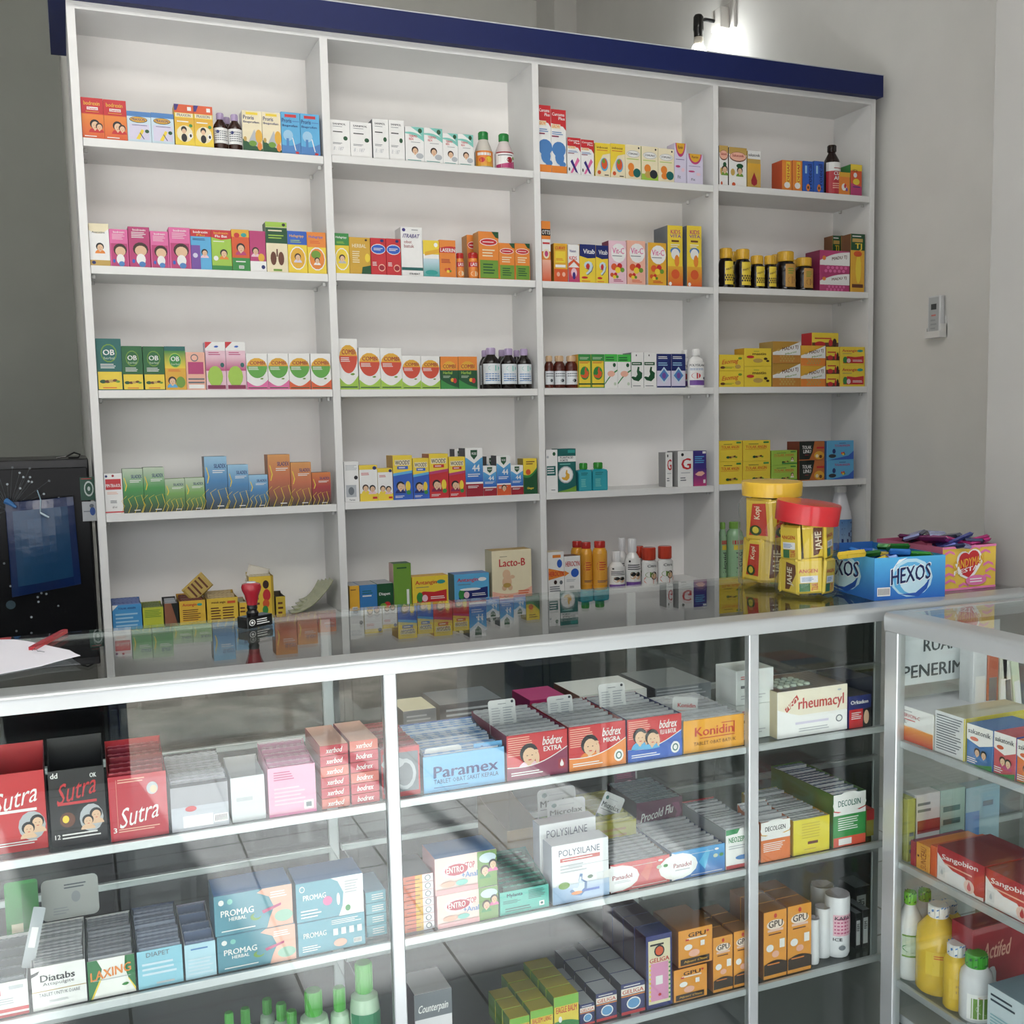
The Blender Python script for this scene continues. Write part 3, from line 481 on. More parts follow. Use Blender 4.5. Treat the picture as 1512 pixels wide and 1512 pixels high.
 'kids': ('w', 'w', 'w', [('T', 'KIDS', .1, .78, .60, .70, 'r', 'b'), ('T', 'Vision', .12, .7, .80, .87, 'V', 'b'), ('G', 0, 0, 1, .4, 'P', 'O'), ('P', [(.0, .4), (.5, .55), (1, .4), (1, .5), (.5, .62), (0, .5)], 'O'), ('E', .5, .26, .26, .13, 'z'), ('E', .5, .18, .14, .1, 'V')], 'white and magenta children vitamin carton'),
 'vitab': ('y', 'Y', 'B', [('P', [(0, 1), (1, 1), (1, .66), (.5, .64), (0, .7)], 'B'), ('T', 'Vitab', .22, .95, .76, .88, 'w', 'b'), ('T', '9', .3, .85, .2, .55, 'H', 'b'), ('T', '9', .26, .81, .22, .57, 'a', 'b'), ('E', .5, .43, .12, .07, 'r'), ('E', .3, .14, .2, .03, 'r'), ('L', .1, .7, .03, .07, 1, 'O')], 'blue and yellow carton with a large numeral nine'),
 'mulp': ('z', 'm', 'p', multi('P'), 'pink children vitamin carton with fruit slices'),
 'mulo': ('f', 'f', 'f', multi('O'), 'peach children vitamin carton with fruit slices'),
 'muly': ('Y', 'w', 'y', multi('r'), 'yellow children vitamin carton with fruit slices'),
 'tallk': ('y', 'H', 'Y', tallk(), 'tall yellow carton with a leaping fish'),
 'maagy': ('y', 'Y', 'G', [('R', 0, 0, 1, 1, 'g'), ('R', .06, .03, .94, .95, 'y'), ('R', .06, .80, .94, .95, 'g'), ('L', .12, .85, .84, .92, 2, 'x'), ('L', .12, .9, .72, .79, 2, 'r'), ('E', .5, .44, .36, .2, 'g'), ('M', 'stomach', .5, .44, .17, 'O'), ('R', 0, .10, 1, .14, 'G')], 'yellow and green carton with an orange stomach'),
 'greenw': ('w', 'w', 'g', [('R', 0, .78, 1, 1, '3fbf45'), ('L', .1, .85, .80, .94, 2, 'G'), ('E', .76, .68, .12, .06, 'G'), ('E', .45, .44, .45, .14, 'w'), ('W', .15, .55, -.05, 'g', .1), ('W', .10, .5, -.05, 'w', .0), ('E', .5, .42, .3, .09, 'f'), ('E', .8, .12, .1, .05, 'x')], 'white carton with a bright green top'),
 'greens': ('w', 'H', 'H', [('E', .4, .92, .04, .03, 'k'), ('R', .02, .64, .85, .73, 'G'), ('L', .1, .8, .66, .71, 1, 'w'), ('M', 'stomach', .45, .38, .22, 'G'), ('L', .1, .8, .03, .08, 1, 'H')], 'white carton with a dark green stomach shape'),
 'bluel': ('q', 'V', 'B', [('R', 0, .5, 1, 1, 'B'), ('L', .1, .85, .84, .94, 2, 'w'), ('L', .1, .85, .64, .76, 2, 'c'), ('P', [(.5, .62), (.95, .36), (.5, .12), (.05, .36)], 'a'), ('P', [(.5, .56), (.85, .36), (.5, .18), (.15, .36)], 'u'), ('E', .5, .36, .14, .09, 'v'), ('R', 0, 0, 1, .05, 'B')], 'blue and lilac carton with a diamond picture'),
 'wteal': ('w', 'w', 'H', [('E', .7, .90, .13, .045, 'G'), ('E', .15, .83, .1, .03, 'h'), ('R', .05, .40, .82, .62, 'T'), ('L', .1, .75, .43, .6, 3, 'w'), ('L', .4, .9, .04, .08, 1, 'H')], 'white carton with a teal text panel'),
 'plant': ('T', 'T', 'T', [('R', 0, .70, 1, .83, 'w'), ('T', 'PLANTACID', .12, .85, .77, .82, 'k', 'b'), ('T', 'FORTE', .12, .55, .71, .755, 'k', 'b'), ('L', .1, .75, .62, .67, 1, 'j'), ('E', .42, .40, .42, .20, 'h'), ('E', .42, .40, .37, .175, 'w'), ('M', 'stomach', .42, .38, .13, 'Y'), ('W', .02, .14, .02, 'L'), ('R', .55, .9, .95, .97, 't')], 'dark teal carton with stomach in a white circle'),
 'gcart': ('w', '9a9a9a', 'H', [('E', .3, .9, .09, .045, 'k'), ('T', 'G', .22, .86, .48, .80, 'r', 'b'), ('L', .2, .85, .36, .42, 1, 'h'), ('L', .15, .6, .15, .28, 2, 'H')], 'white carton with a large red letter G'),
 'purpc': ('V', 'V', 'B', [('R', .7, .92, .95, .98, 'w'), ('L', .1, .85, .64, .86, 4, 'C'), ('G', 0, 0, 1, .5, 'P', 'V'), ('M', 'leaf', .5, .34, .16, 'f'), ('R', .75, .08, .92, .18, 'w')], 'purple and crimson carton'),
 'wchild': ('w', 'h', 'w', [('E', .8, .60, .13, .05, 'k'), ('L', .1, .9, .78, .92, 4, 'h'), ('R', .1, .12, .8, .42, 'h'), ('E', .45, .27, .2, .1, 'H'), ('T', 'Termo', .3, .7, .03, .07, 'd', 'b')], 'white and grey carton with a grey picture'),
 'kidy': ('w', 'y', 'y', [('R', 0, .88, 1, 1, 'y'), ('E', .85, .92, .11, .05, 'B'), ('L', .1, .6, .72, .8, 2, 'r'), ('R', 0, 0, 1, .22, 'y'), ('M', 'kid', .32, .36, .15, 'y'), ('M', 'lady', .7, .34, .15, 'z'), ('R', .7, .06, .95, .12, 'r')], 'white and yellow carton with two children'),
 'woodb': ('b', 'd0a020', 'y', woods('b'), 'yellow and blue cough carton'),
 'woodr': ('r', 'c06a18', 'y', woods('r'), 'yellow and red cough carton'),
 'f44': ('w', 'd', 'w', f44([], 'R'), 'blue and white carton with numeral forty four'),
 'f44k': ('w', 'd', 'w', f44([('M', 'kid', .5, .18, .12, 'O')], 'O'), 'blue carton with numeral forty four and a child'),
 'ygrn': ('y', 'a08a20', 'y', [('W', .55, .75, .1, 'g'), ('W', .48, .68, .1, 'G'), ('L', .2, .85, .82, .94, 2, 'n'), ('E', .35, .62, .18, .08, 'O'), ('T', 'Ginger', .25, .75, .12, .2, 'y', 'b')], 'yellow carton with a green curved base'),
 'saka': ('w', 'N', 'i', [('R', 0, .82, 1, 1, 'i'), ('E', .5, .76, .48, .13, 'n'), ('E', .5, .77, .45, .11, 'f'), ('T', 'Sakatonik', .18, .84, .76, .83, 'R', 'b'), ('M', 'kid', .6, .4, .15, 'L'), ('E', .6, .53, .2, .06, 'G'), ('E', .2, .36, .12, .09, 'i'), ('E', .25, .05, .1, .05, 'O')], 'white and gold carton with a boy in green cap'),
 'sako': ('i', 'i', 'w', [('R', 0, .78, 1, 1, 'w'), ('T', 'sakatonik', .05, .95, .85, .93, 'd', 'b'), ('G', 0, 0, 1, .66, 'i', 'Y'), ('M', 'drop', .5, .22, .2, 'R')], 'gold carton with a red drop'),
 'orby': ('o', 'd05018', 'O', [('R', .4, .1, .8, .95, 'y'), ('T', 'DEHAF', .48, .74, .3, .9, 'r', 'bv'), ('E', .5, .18, .3, .1, 'w')], 'orange carton with a yellow vertical stripe'),
 'prot': ('b', '1a5a9a', 'u', [('R', .2, .6, .38, .85, 'c'), ('T', 'Protecal', .45, .85, .12, .9, 'B', 'bv'), ('E', .5, .15, .18, .12, 'o'), ('E', .5, .15, .08, .05, 'N')], 'bright blue carton with vertical lettering'),
 'sorn': ('o', 'O', 'Y', [('R', 0, .8, 1, 1, 'Y'), ('E', .45, .35, .22, .16, 'w'), ('E', .55, .4, .1, .1, 'r'), ('E', .7, .25, .1, .08, 'v')], 'small orange carton'),
 'oryel': ('O', 'g', 'Y', [('R', 0, .8, 1, 1, 'y'), ('T', 'VITA', .15, .6, .76, .84, 'n', 'b'), ('E', .4, .66, .16, .08, 'w'), ('E', .5, .45, .3, .1, 'y'), ('W', .4, .3, .0, 'P'), ('L', .2, .9, .25, .32, 1, 'V')], 'orange carton with yellow top'),
 'tallbrown': ('Y', '7a4a20', 'i', [('R', 0, .72, 1, 1, 'G'), ('L', .1, .8, .94, .98, 1, 'w'), ('T', 'TJ', .3, .8, .72, .84, 'y', 'b'), ('R', .1, .86, .85, .92, 'i'), ('E', .55, .4, .2, .25, 'y'), ('E', .5, .66, .3, .05, 'O'), ('R', .1, .08, .9, .14, 'n')], 'tall brown and yellow honey carton'),
 'pinkhoney': ('P', 'm', 'P', [('M', 'hex', .5, .25, .3, 'p'), ('W', .55, .95, -.1, 'w', .35), ('T', 'MADU TJ', .4, .9, .58, .76, 'n', 'bk'), ('E', .18, .5, .1, .16, 'w'), ('E', .14, .66, .06, .1, 'o')], 'pink and white honey sachet carton'),
 'esomag': ('y', 'Y', 'i', [('T', 'Esomag', .1, .78, .36, .72, 'O', 'bik'), ('E', .84, .78, .08, .08, 'L'), ('E', .75, .26, .12, .13, 'i'), ('E', .14, .2, .1, .08, 'n'), ('L', .2, .6, .14, .26, 2, 'L')], 'yellow carton with slanted orange lettering'),
 'mastin': ('y', 'Y', 'i', [('T', 'mastin', .3, .8, .62, .76, 'N', 'b'), ('L', .34, .6, .8, .86, 1, 'L'), ('E', .22, .52, .14, .08, 'r'), ('E', .5, .32, .18, .12, 'i'), ('E', .78, .42, .07, .07, 'N'), ('E', .86, .3, .06, .06, 'N')], 'yellow carton with brown seeds picture'),
 'honeyb': ('c09028', 'i', 'i', honey('c8862a'), 'gold honey sachet carton with a white wave'),
 'honeyy': ('Y', 'Y', 'Y', honey('o'), 'yellow honey sachet carton with a white wave'),
 'antredside': ('y', 'r', 'y', [('R', 0, 0, 1, .3, 'n'), ('L', .1, .8, .5, .7, 1, 'r'), ('E', .7, .3, .08, .25, 'r'), ('E', .85, .3, .08, .3, 'N'), ('E', .3, .2, .2, .18, 'r')], 'yellow carton showing brown printed side'),
 'antang': ('y', 'Y', 'Y', antg('y', 't'), 'yellow carton with red lettering and red panel'),
 'antblue': ('C', 'T', 'u', antg('C', 'w', 'B')+[('E', .45, .44, .3, .05, 'w')], 'light blue carton with navy lower panel'),
 'tolak': ('y', 'Y', 'y', tolak('y', 'O'), 'bright yellow carton with orange lettering and herbs'),
 'tolakg': ('l', 'L', 'l', tolak('l', 'O', [('R', .4, .06, 1, .14, 'g'), ('M', 'kid', .8, .4, .17, 'w')]), 'lime green carton with orange lettering'),
 'tolakb': ('c8702a', '8a3a20', 'n', [('P', [(0, 1), (.6, 1), (.52, .4), (.4, .05), (0, .05)], '14221c'), ('T', 'TOLAK', .12, .48, .6, .78, 'w', 'b'), ('T', 'LINU', .16, .46, .38, .56, 'w', 'b'), ('R', .68, .6, .98, .7, 'r'), ('E', .78, .25, .2, .22, 'Y'), ('E', .7, .22, .06, .09, 'e'), ('E', .84, .18, .06, .09, 'n'), ('L', .22, .4, .26, .3, 1, 'r')], 'black and orange carton with white lettering'),
 'tolakc': ('C', 'u', 'C', [('P', [(.1, 0), (1, 0), (1, .45), (.8, .2)], 'b'), ('T', 'TOLAKANGIN', .28, .85, .68, .8, 'P', 'b'), ('L', .45, .7, .84, .9, 1, 'B'), ('E', .26, .45, .06, .13, 'B'), ('E', .2, .2, .14, .1, 'd'), ('M', 'fruit', .6, .32, .13)], 'light blue carton with fruit picture'),
 'orsm': ('Y', 'i', 'h', [('L', .1, .7, .8, .88, 1, 'n'), ('M', 'bars', .5, .1, .1)], 'orange carton with a grey top'),
 'blsm': ('u', 'u', 'h', [('R', 0, 0, 1, 1, '2f7fc4'), ('L', .15, .85, .62, .8, 2, 'T'), ('L', .15, .85, .5, .62, 1, 'w')], 'plain blue carton with a grey top'),
 'grsm': ('G', 'G', 'h', [('T', 'Diapet', .1, .8, .5, .65, 'w', 'b'), ('E', .6, .15, .2, .12, 'r'), ('E', .35, .12, .2, .1, 'L')], 'dark green carton with a grey top'),
 'olive': ('L', 'd8b0a8', 'G', [('R', .72, .05, .86, .4, 'w'), ('L', .2, .8, .86, .94, 1, 'G')], 'tall plain olive green carton'),
 'lacto': ('e', 'c9c3a2', 'i', [('T', 'Lacto-B', .18, .84, .66, .82, 'r', 'b'), ('L', .2, .4, .86, .88, 1, 'k'), ('E', .36, .5, .1, .10, 's'), ('E', .37, .34, .12, .12, 's'), ('E', .5, .44, .07, .04, 's'), ('E', .3, .22, .06, .06, 's'), ('E', .45, .22, .06, .06, 's'), ('E', .37, .27, .1, .05, 'i'), ('W', .16, .22, .1, 'f'), ('L', .65, .98, .06, .16, 2, 'O')], 'cream carton with red lettering and a baby'),
 'talcbox': ('w', 'w', 'e', [('R', .3, .86, .8, .93, 'o'), ('E', .72, .72, .16, .1, 'b'), ('P', [(.04, .62), (1, .52), (1, .42), (.04, .34)], 'o'), ('T', 'HEROCYN', .04, .96, .42, .54, 'r', 'b'), ('E', .45, .28, .1, .05, 'N'), ('E', .8, .27, .1, .05, 'H'), ('L', .1, .8, .05, .2, 3, 'H')], 'white powder carton with an orange arrow'),
 'talcbox2': ('w', 'w', 'n', [('T', 'HEROCYN', .08, .95, .72, .86, 'r', 'b'), ('P', [(0, .62), (.3, .54), (0, .46)], 'o'), ('E', .65, .54, .25, .12, 'b'), ('L', .12, .7, .3, .38, 2, 'h'), ('M', 'bars', .45, .16, .07)], 'white powder carton with a blue disc'),
}
ORD = ['first', 'second', 'third', 'fourth', 'fifth', 'sixth', 'seventh', 'eighth', 'ninth', 'tenth', 'eleventh', 'twelfth', 'thirteenth', 'fourteenth', 'fifteenth', 'sixteenth']
SHELF = ['top shelf', 'second shelf', 'third shelf', 'fourth shelf', 'bottom shelf']
BAY = ['leftmost bay', 'second bay', 'third bay', 'rightmost bay']
GRP = {}
def shortlab(look, tail):
    w = look.split(); t = tail.split(); return ' '.join(w[:16-len(t)]+t) if len(w)+len(t) > 16 else look+' '+tail
def carton(kind, x0, x1, y, z0, h, depth, rot=0, name='medicine_carton', els=None, base=None):
    b, sd, tp, el, look = K[kind] if kind in K else base
    w = x1-x0; root = empty(name, ((x0+x1)/2, y, z0), rot)
    q = MB(); q.box(-w/2, w/2, 0, depth, 0, h, col=b, cols={'left': sd, 'right': sd, 'top': tp}, ch=min(.0007, w*.05)); q.build('card_body', CARD(), root)
    p = Print(w, h).draw(els or el); p.q.build('front_print', CARD(), root)
    return root
def measure(xl, xr, yt, z0, Y, yb=None):
    zc = z0
    P0 = pr((on(1, Y, xl, yt)[0], Y, z0)); ym = (yt+P0[1])/2
    a, b = on(1, Y, xl, ym), on(1, Y, xr, ym); t = on(1, Y, (xl+xr)/2, yt)
    return a[0], b[0], t[2]-z0
SPOTS = {}
def finish(o, look, cat, r, c, i, kind):
    tail = f'{ORD[i]} from left, {SHELF[r]}, {BAY[c]}'
    tag(o, shortlab(look+',', tail), cat); SPOTS.setdefault((kind, r, c), []).append((o, look))
def clampx(a, b, c):
    return max(a, XE[2*c+1]+.001), min(b, XE[2*c+2]-.001)
def row(r, c, items):
    z = ROWZ[r][c]; items = sorted(items, key=lambda t: (t[1])); last = {}
    for i, it in enumerate(items):
        kind, xl, xr, yt = it[:4]; op = it[4] if len(it) > 4 else {}
        Y = op.get('y', .010); dp = op.get('d', .048)
        x0, x1, h = measure(xl, xr, yt, z+op.get('dz', 0), Y)
        if kind in BT:
            Yb = Y+(x1-x0)/2*BT[kind].get('sy', 1.); x0, x1, h = measure(xl, xr, yt, z+op.get('dz', 0), Yb)
            x0, x1 = clampx(x0, x1, c)
            o = bottle(kind, x0, x1, Y, z+op.get('dz', 0), h); look = BT[kind]['look']; cat = BT[kind].get('cat', 'bottle')
        else:
            x0, x1 = clampx(x0, x1, c)
            k0 = round(Y, 3); g = .0006
            if k0 in last and 'dz' not in op and x0 < last[k0]+g: x0 = last[k0]+g
            x1 = max(x1, x0+.012); last[k0] = x1
            o = carton(kind, x0, x1, Y, z+op.get('dz', 0), h, dp); look = K[kind][4]; cat = 'carton'
        if 'look' in op: look = op['look']
        finish(o, look, cat, r, c, i, kind)
# ---------------------------------------------------------------- bottles
def R_(*a): return list(a)
# profile of (radius fraction of half width, height fraction, colour); label = (v0, v1, colour, print, radius fraction)
BT = {
 'brown': dict(look='brown glass syrup bottle with white label and lilac cap', body=[(.9, 0), (1, .03), (1, .60), (.85, .68), (.52, .77), (.46, .80)], col='N', cap=(.50, .80, .97, 'b9a5cc'), label=(.16, .56, 'w', [('L', .1, .9, .15, .85, 5, 'H'), ('E', .3, .75, .1, .1, 'B')])),
 'brown2': dict(look='dark glass syrup bottle with pale label and lilac cap', body=[(.9, 0), (1, .03), (1, .62), (.85, .70), (.50, .79), (.46, .82)], col='1a120e', cap=(.48, .82, .98, 'b9a5cc'), label=(.12, .60, 'e8eef2', [('L', .12, .85, .12, .55, 4, 'u'), ('E', .5, .78, .25, .14, 'j'), ('L', .3, .7, .2, .3, 1, 'H')])),
 'browng': dict(look='brown glass syrup bottle with white label and gold cap', body=[(.9, 0), (1, .03), (1, .66), (.9, .74), (.66, .80), (.6, .82)], col='5a2418', cap=(.68, .82, .99, 'd8b58c'), label=(.11, .52, 'e6eaee', [('L', .1, .9, .55, .9, 2, 'H'), ('E', .55, .3, .12, .12, 'd')])),
 'juice': dict(look='clear bottle with orange fruit label and green cap', body=[(.85, 0), (1, .03), (1, .45), (.8, .60), (.5, .78), (.46, .8)], col='d8d2c8', glass=1, cap=(.52, .79, 1.0, '1c8a3c'), label=(.05, .46, 'o', [('G', 0, 0, 1, .4, 'Y', 'o'), ('R', .1, .7, .7, .88, 'w'), ('E', .3, .4, .12, .16, 'r'), ('E', .6, .45, .14, .18, 'y')])),
 'juicep': dict(look='clear bottle with pink fruit label and green cap', body=[(.85, 0), (1, .03), (1, .45), (.8, .60), (.5, .78), (.46, .8)], col='e0d2d2', glass=1, cap=(.52, .79, 1.0, '1c8a3c'), label=(.05, .48, 'w', [('R', 0, .92, 1, 1, 'R'), ('W', .2, .5, .05, 'P'), ('E', .6, .5, .13, .18, 'R'), ('L', .1, .8, .72, .86, 1, 'H'), ('E', .8, .62, .08, .1, 'L')])),
 'smallred': dict(look='small orange bottle with a red cap', body=[(.9, 0), (1, .03), (1, .74), (.9, .78)], col='o', cap=(.92, .78, 1.0, 'c4201c'), label=(.06, .70, 'o', [('R', .0, .6, 1, .9, 'r'), ('T', 'LASE', .2, .8, .65, .85, 'w', 'b'), ('E', .5, .2, .3, .15, 'e')])),
 'flask': dict(look='white flat shouldered plastic bottle with printed front', body=[(.95, 0), (1, .03), (1, .66), (.85, .74), (.45, .80), (.4, .82)], col='w', sy=.55, cap=(.44, .82, 1.0, 'w'), label=(.03, .66, 'w', [('T', 'POLYSILANE', .08, .92, .82, .92, 'd', 'b'), ('L', .1, .9, .66, .76, 2, 'u'), ('E', .4, .44, .22, .12, 'r'), ('R', .08, .05, .92, .26, 'v'), ('E', .85, .34, .08, .06, 'k')])),
 'tealb': dict(look='teal squared plastic bottle with green cap', body=[(.95, 0), (1, .04), (1, .68), (.9, .74), (.5, .77)], col='1f9fb0', sy=.6, sq=1, cap=(.54, .78, 1.0, '2f9a30'), label=(.04, .70, '24a5b4', [('L', .14, .8, .78, .95, 2, 'T'), ('L', .14, .6, .15, .6, 5, 'j')])),
 'talcy': dict(look='yellow talc bottle with a red cap', body=[(.96, 0), (1, .03), (1, .78), (.85, .84), (.7, .86)], col='f0a818', cap=(.72, .86, 1.0, 'c9302a'), label=(.1, .75, 'f0a818', [('E', .5, .6, .34, .22, 'O'), ('E', .5, .6, .31, .2, 'Y'), ('L', .3, .7, .46, .76, 4, 'r'), ('L', .2, .8, .08, .16, 2, 'B')])),
 'talcw': dict(look='white talc bottle with purple base band', body=[(.96, 0), (1, .03), (1, .52), (.8, .62), (.5, .70), (.46, .72)], col='w', cap=(.5, .72, 1.0, 'f2f2f4'), label=(.02, .60, 'w', [('R', 0, 0, 1, .16, 'v'), ('E', .35, .38, .14, .12, 's'), ('E', .6, .36, .14, .12, 's'), ('E', .35, .44, .13, .08, 'k'), ('E', .6, .43, .13, .08, 'k'), ('L', .1, .8, .58, .8, 3, 'd'), ('E', .2, .9, .05, .04, 'k')])),
 'citra': dict(look='white lotion bottle with an orange flip cap', body=[(.96, 0), (1, .04), (.85, .45), (.95, .6), (.7, .68), (.6, .70)], col='w', sy=.7, cap=(.76, .68, 1.0, 'd8452a'), label=(.03, .62, 'w', [('T', 'Citra', .3, .75, .78, .9, 'd', 'b'), ('E', .5, .22, .38, .2, 'O'), ('E', .4, .45, .2, .12, 'L'), ('E', .62, .4, .16, .18, 'N'), ('E', .62, .38, .12, .12, 's')])),
 'bigbrown': dict(look='dark brown vinegar bottle with red and white label', body=[(.95, 0), (1, .02), (1, .58), (.85, .70), (.42, .84), (.38, .87)], col='2a1814', cap=(.5, .87, 1.0, '1c1210'), label=(.02, .64, 'c22838', [('R', 0, .72, 1, 1, 'w'), ('T', 'CUKA', .35, .9, .58, .70, 'w', 'b'), ('T', 'APEL', .35, .9, .43, .55, 'w', 'b'), ('L', .35, .8, .78, .84, 1, 'R'), ('L', .3, .85, .15, .35, 3, 'f')])),
 'honey': dict(look='dark honey bottle with yellow cap and honeycomb label', body=[(.9, 0), (1, .04), (.92, .12), (1, .2), (.92, .32), (1, .42), (.98, .6), (.85, .70), (.7, .74)], col='140c0a', cap=(.78, .75, 1.0, 'f2bc1c'), label=(.08, .66, 'y', [('M', 'hex', .5, .3, .2, 'N'), ('P', [(0, .5), (1, .62), (1, .85), (0, .72)], 'w'), ('T', 'MADU TJ', .1, .9, .62, .74, 'n', 'bk')]), lw=1.1),
 'honeyr': dict(look='dark honey bottle with yellow cap and amber oval label', body=[(.9, 0), (1, .04), (.92, .12), (1, .2), (.92, .32), (1, .42), (.98, .6), (.85, .70), (.7, .74)], col='140c0a', cap=(.78, .75, 1.0, 'f2bc1c'), label=(.08, .66, 'd09a3c', [('E', .5, .3, .3, .16, 'n'), ('L', .2, .8, .55, .85, 3, 'L')]), lw=1.0),
 'soap': dict(look='pale green bottle with a dark lettered side', body=[(.95, 0), (1, .03), (1, .70), (.85, .82), (.55, .88)], col='9cc79a', cap=(.6, .88, 1.0, '8cc050'), label=(.05, .75, '9cc79a', [('R', .2, .8, .8, .9, 'r'), ('R', .25, .66, .75, .78, 'y'), ('T', 'Liquid', .35, .75, .08, .6, 'd', 'bv')])),
 'spraywhite': dict(look='tall white and blue plastic bottle with vertical lettering', body=[(.95, 0), (1, .02), (1, .62), (.95, .68), (.5, .90), (.42, .92)], col='e4e6ee', cap=(.5, .92, 1.0, 'w'), label=(.02, .60, 'u', [('G', 0, .0, 1, 1, 'a', 'u'), ('T', 'OCEAN', .3, .75, .1, .95, 'B', 'bv')])),
 'kayu': dict(look='green oil bottle with a bright green cap', body=[(.95, 0), (1, .02), (1, .60), (.9, .70), (.5, .74)], col='bfe0c0', glass=1, cap=(.56, .74, 1.0, '3fb52a'), label=(.05, .58, '0f8a58', [('M', 'bars', .5, .5, .25), ('L', .1, .4, .2, .8, 3, 'w')])),
 'whiteg': dict(look='white lotion bottle with green sealed cap and leafy label', body=[(.9, 0), (1, .03), (1, .58), (.9, .70), (.45, .84), (.4, .86)], col='e8ecec', cap=(.44, .86, 1.0, '6fce2a'), label=(.28, .54, 'x', [('R', 0, .93, 1, 1, 'L'), ('R', 0, 0, 1, .07, 'L'), ('E', .4, .4, .4, .2, 'g'), ('E', .6, .5, .1, .1, 'P')]), seal='g'),
 'whitegs': dict(look='small white bottle with green sealed cap', body=[(.9, 0), (1, .03), (1, .62), (.9, .72), (.62, .80), (.6, .82)], col='e4e6ea', cap=(.64, .80, 1.0, '3cae1c'), label=(.06, .45, 'w', [('R', .1, .05, .9, .85, 'L'), ('E', .5, .9, .25, .06, 'o'), ('E', .5, .45, .3, .25, 'x')]), seal='g'),
 'yellowb': dict(look='yellow liquid bottle with printed white cap', body=[(.9, 0), (1, .03), (1, .60), (.95, .72), (.5, .85), (.42, .87)], col='f0c818', cap=(.46, .86, 1.0, 'f4f4f0'), label=(.25, .52, 'f2d21a', [('P', [(.1, .9), (.6, .8), (.6, .05), (.15, .4)], 'y'), ('L', .15, .5, .7, .9, 2, 'O')]), seal='w'),
 'yellows': dict(look='slim yellow liquid bottle with printed white cap', body=[(.9, 0), (1, .03), (1, .72), (.9, .78), (.68, .82)], col='f0c818', cap=(.70, .82, 1.0, 'f0f0ee'), label=(.2, .5, 'f0c818', [('L', .2, .5, .2, .8, 2, 'i')]), seal='w'),
}
def bottle(kind, x0, x1, Y, z0, h, name='medicine_bottle'):
    B = BT[kind]; r = (x1-x0)/2; sy = B.get('sy', 1.); root = empty(name, ((x0+x1)/2, Y+r*sy, z0))
    N = 20
    q = MB()
    if B.get('sq'):
        prof = B['body']
        for i in range(len(prof)-1):
            (a, za), (b, zb) = prof[i][:2], prof[i+1][:2]; va = [(sx*a*r, s2*a*r*sy, za*h) for sx, s2 in ((-1, -1), (1, -1), (1, 1), (-1, 1))]; vb = [(sx*b*r, s2*b*r*sy, zb*h) for sx, s2 in ((-1, -1), (1, -1), (1, 1), (-1, 1))]
            q.raw(va+vb, [(0, 1, 5, 4), (1, 2, 6, 5), (2, 3, 7, 6), (3, 0, 4, 7)]+([(3, 2, 1, 0)] if i == 0 else [])+([(4, 5, 6, 7)] if i == len(prof)-2 else []), B['col'])
    else: q.lathe(0, 0, [(a*r, b*h) for a, b in B['body']], N, B['col'], sy=sy)
    q.build('bottle_body', mat('clear_plastic', (.8, .8, .78), .12, attr=True) if B.get('glass') else GLOSS(), root, smooth=not B.get('sq'))
    cr, c0, c1, cc = B['cap']; cr *= r; c0 *= h; c1 *= h
    q = MB(); e = min(.001, (c1-c0)*.15); q.lathe(0, 0, [(cr*.96, c0-.0005), (cr, c0+e), (cr, c1-2*e), (cr*.9, c1)], N, cc)
    if h > .05:
        for k in range(14):
            a = k*2*math.pi/14; q.box(cr*math.cos(a)-.0006, cr*math.cos(a)+.0006, cr*math.sin(a)-.0006, cr*math.sin(a)+.0006, c0+e, c1-2.2*e, cc)
    cp = q.build('cap', GLOSS(), root, smooth=True)
    if B.get('seal'):
        q = MB(); rr = random.Random(5)
        for k in range(26):
            a = rr.random()*6.28; z = c0+(c1-c0)*rr.random()*.9; d = .12; R2 = cr+.0008
            q.poly([(R2*math.cos(a-d), R2*math.sin(a-d), z), (R2*math.cos(a+d), R2*math.sin(a+d), z+.002), (R2*math.cos(a+d), R2*math.sin(a+d), z+.0045), (R2*math.cos(a-d), R2*math.sin(a-d), z+.0025)], 'G' if B['seal'] == 'g' else 'u')
        q.build('seal_print', GLOSS(), cp)
    v0, v1, lc, els = B['label'][:4]; sp = 2.6 if B.get('lw') is None else B['lw']*1.2
    if B.get('sq'):
        p = Print(2*r*.9, h*(v1-v0)); p.flat = lambda u, v, e: ((u-.5)*1.8*r, -r*sy-.0004-e, v*h*(v1-v0))
    else: p = Print(2*r, h*(v1-v0), curve=(r+.0003, sp, 0, 0, 1, sy))
    p.rect(0, 0, 1, 1, lc); p.draw(els)
    p.q.v = [(a, b, c+v0*h) for a, b, c in p.q.v]; p.q.build('label', CARD(), root)
    return root
# ---------------------------------------------------------------- what stands on the shelves (photo columns of each item, top row)
row(0, 0, [('bodrexin', 118.5, 153, 144.5), ('bodrexin', 153.5, 187, 148), ('praxion', 187.5, 223, 165), ('praxion', 223.5, 257, 167.5), ('praxkid', 258, 286.5, 154.5), ('praxkid', 287, 314.5, 157),
 ('brown', 315, 336, 166), ('brown', 336.5, 357, 168), ('brown', 326, 345, 172, {'y': .07}), ('proris', 358, 387, 163.5), ('proris', 387.5, 415, 166), ('prorisb', 415.5, 443.5, 166), ('prorisb', 444, 472, 168.5)])
row(1, 0, [('anak', 130.5, 161.5, 330), ('pinkk', 162, 189.5, 338.5), ('pinkr', 190, 221.5, 335), ('pinkk', 222.5, 249.5, 341.5), ('pinkk', 250, 281.5, 336), ('bodflu', 282, 312, 338.5), ('bodbat', 312.5, 342, 340),
 ('girl', 342.5, 368.5, 339), ('pinkw', 369, 392.5, 341), ('lungs', 393, 424.5, 328), ('hufab', 425, 453.5, 341.5), ('hufao', 454, 481.5, 343)])
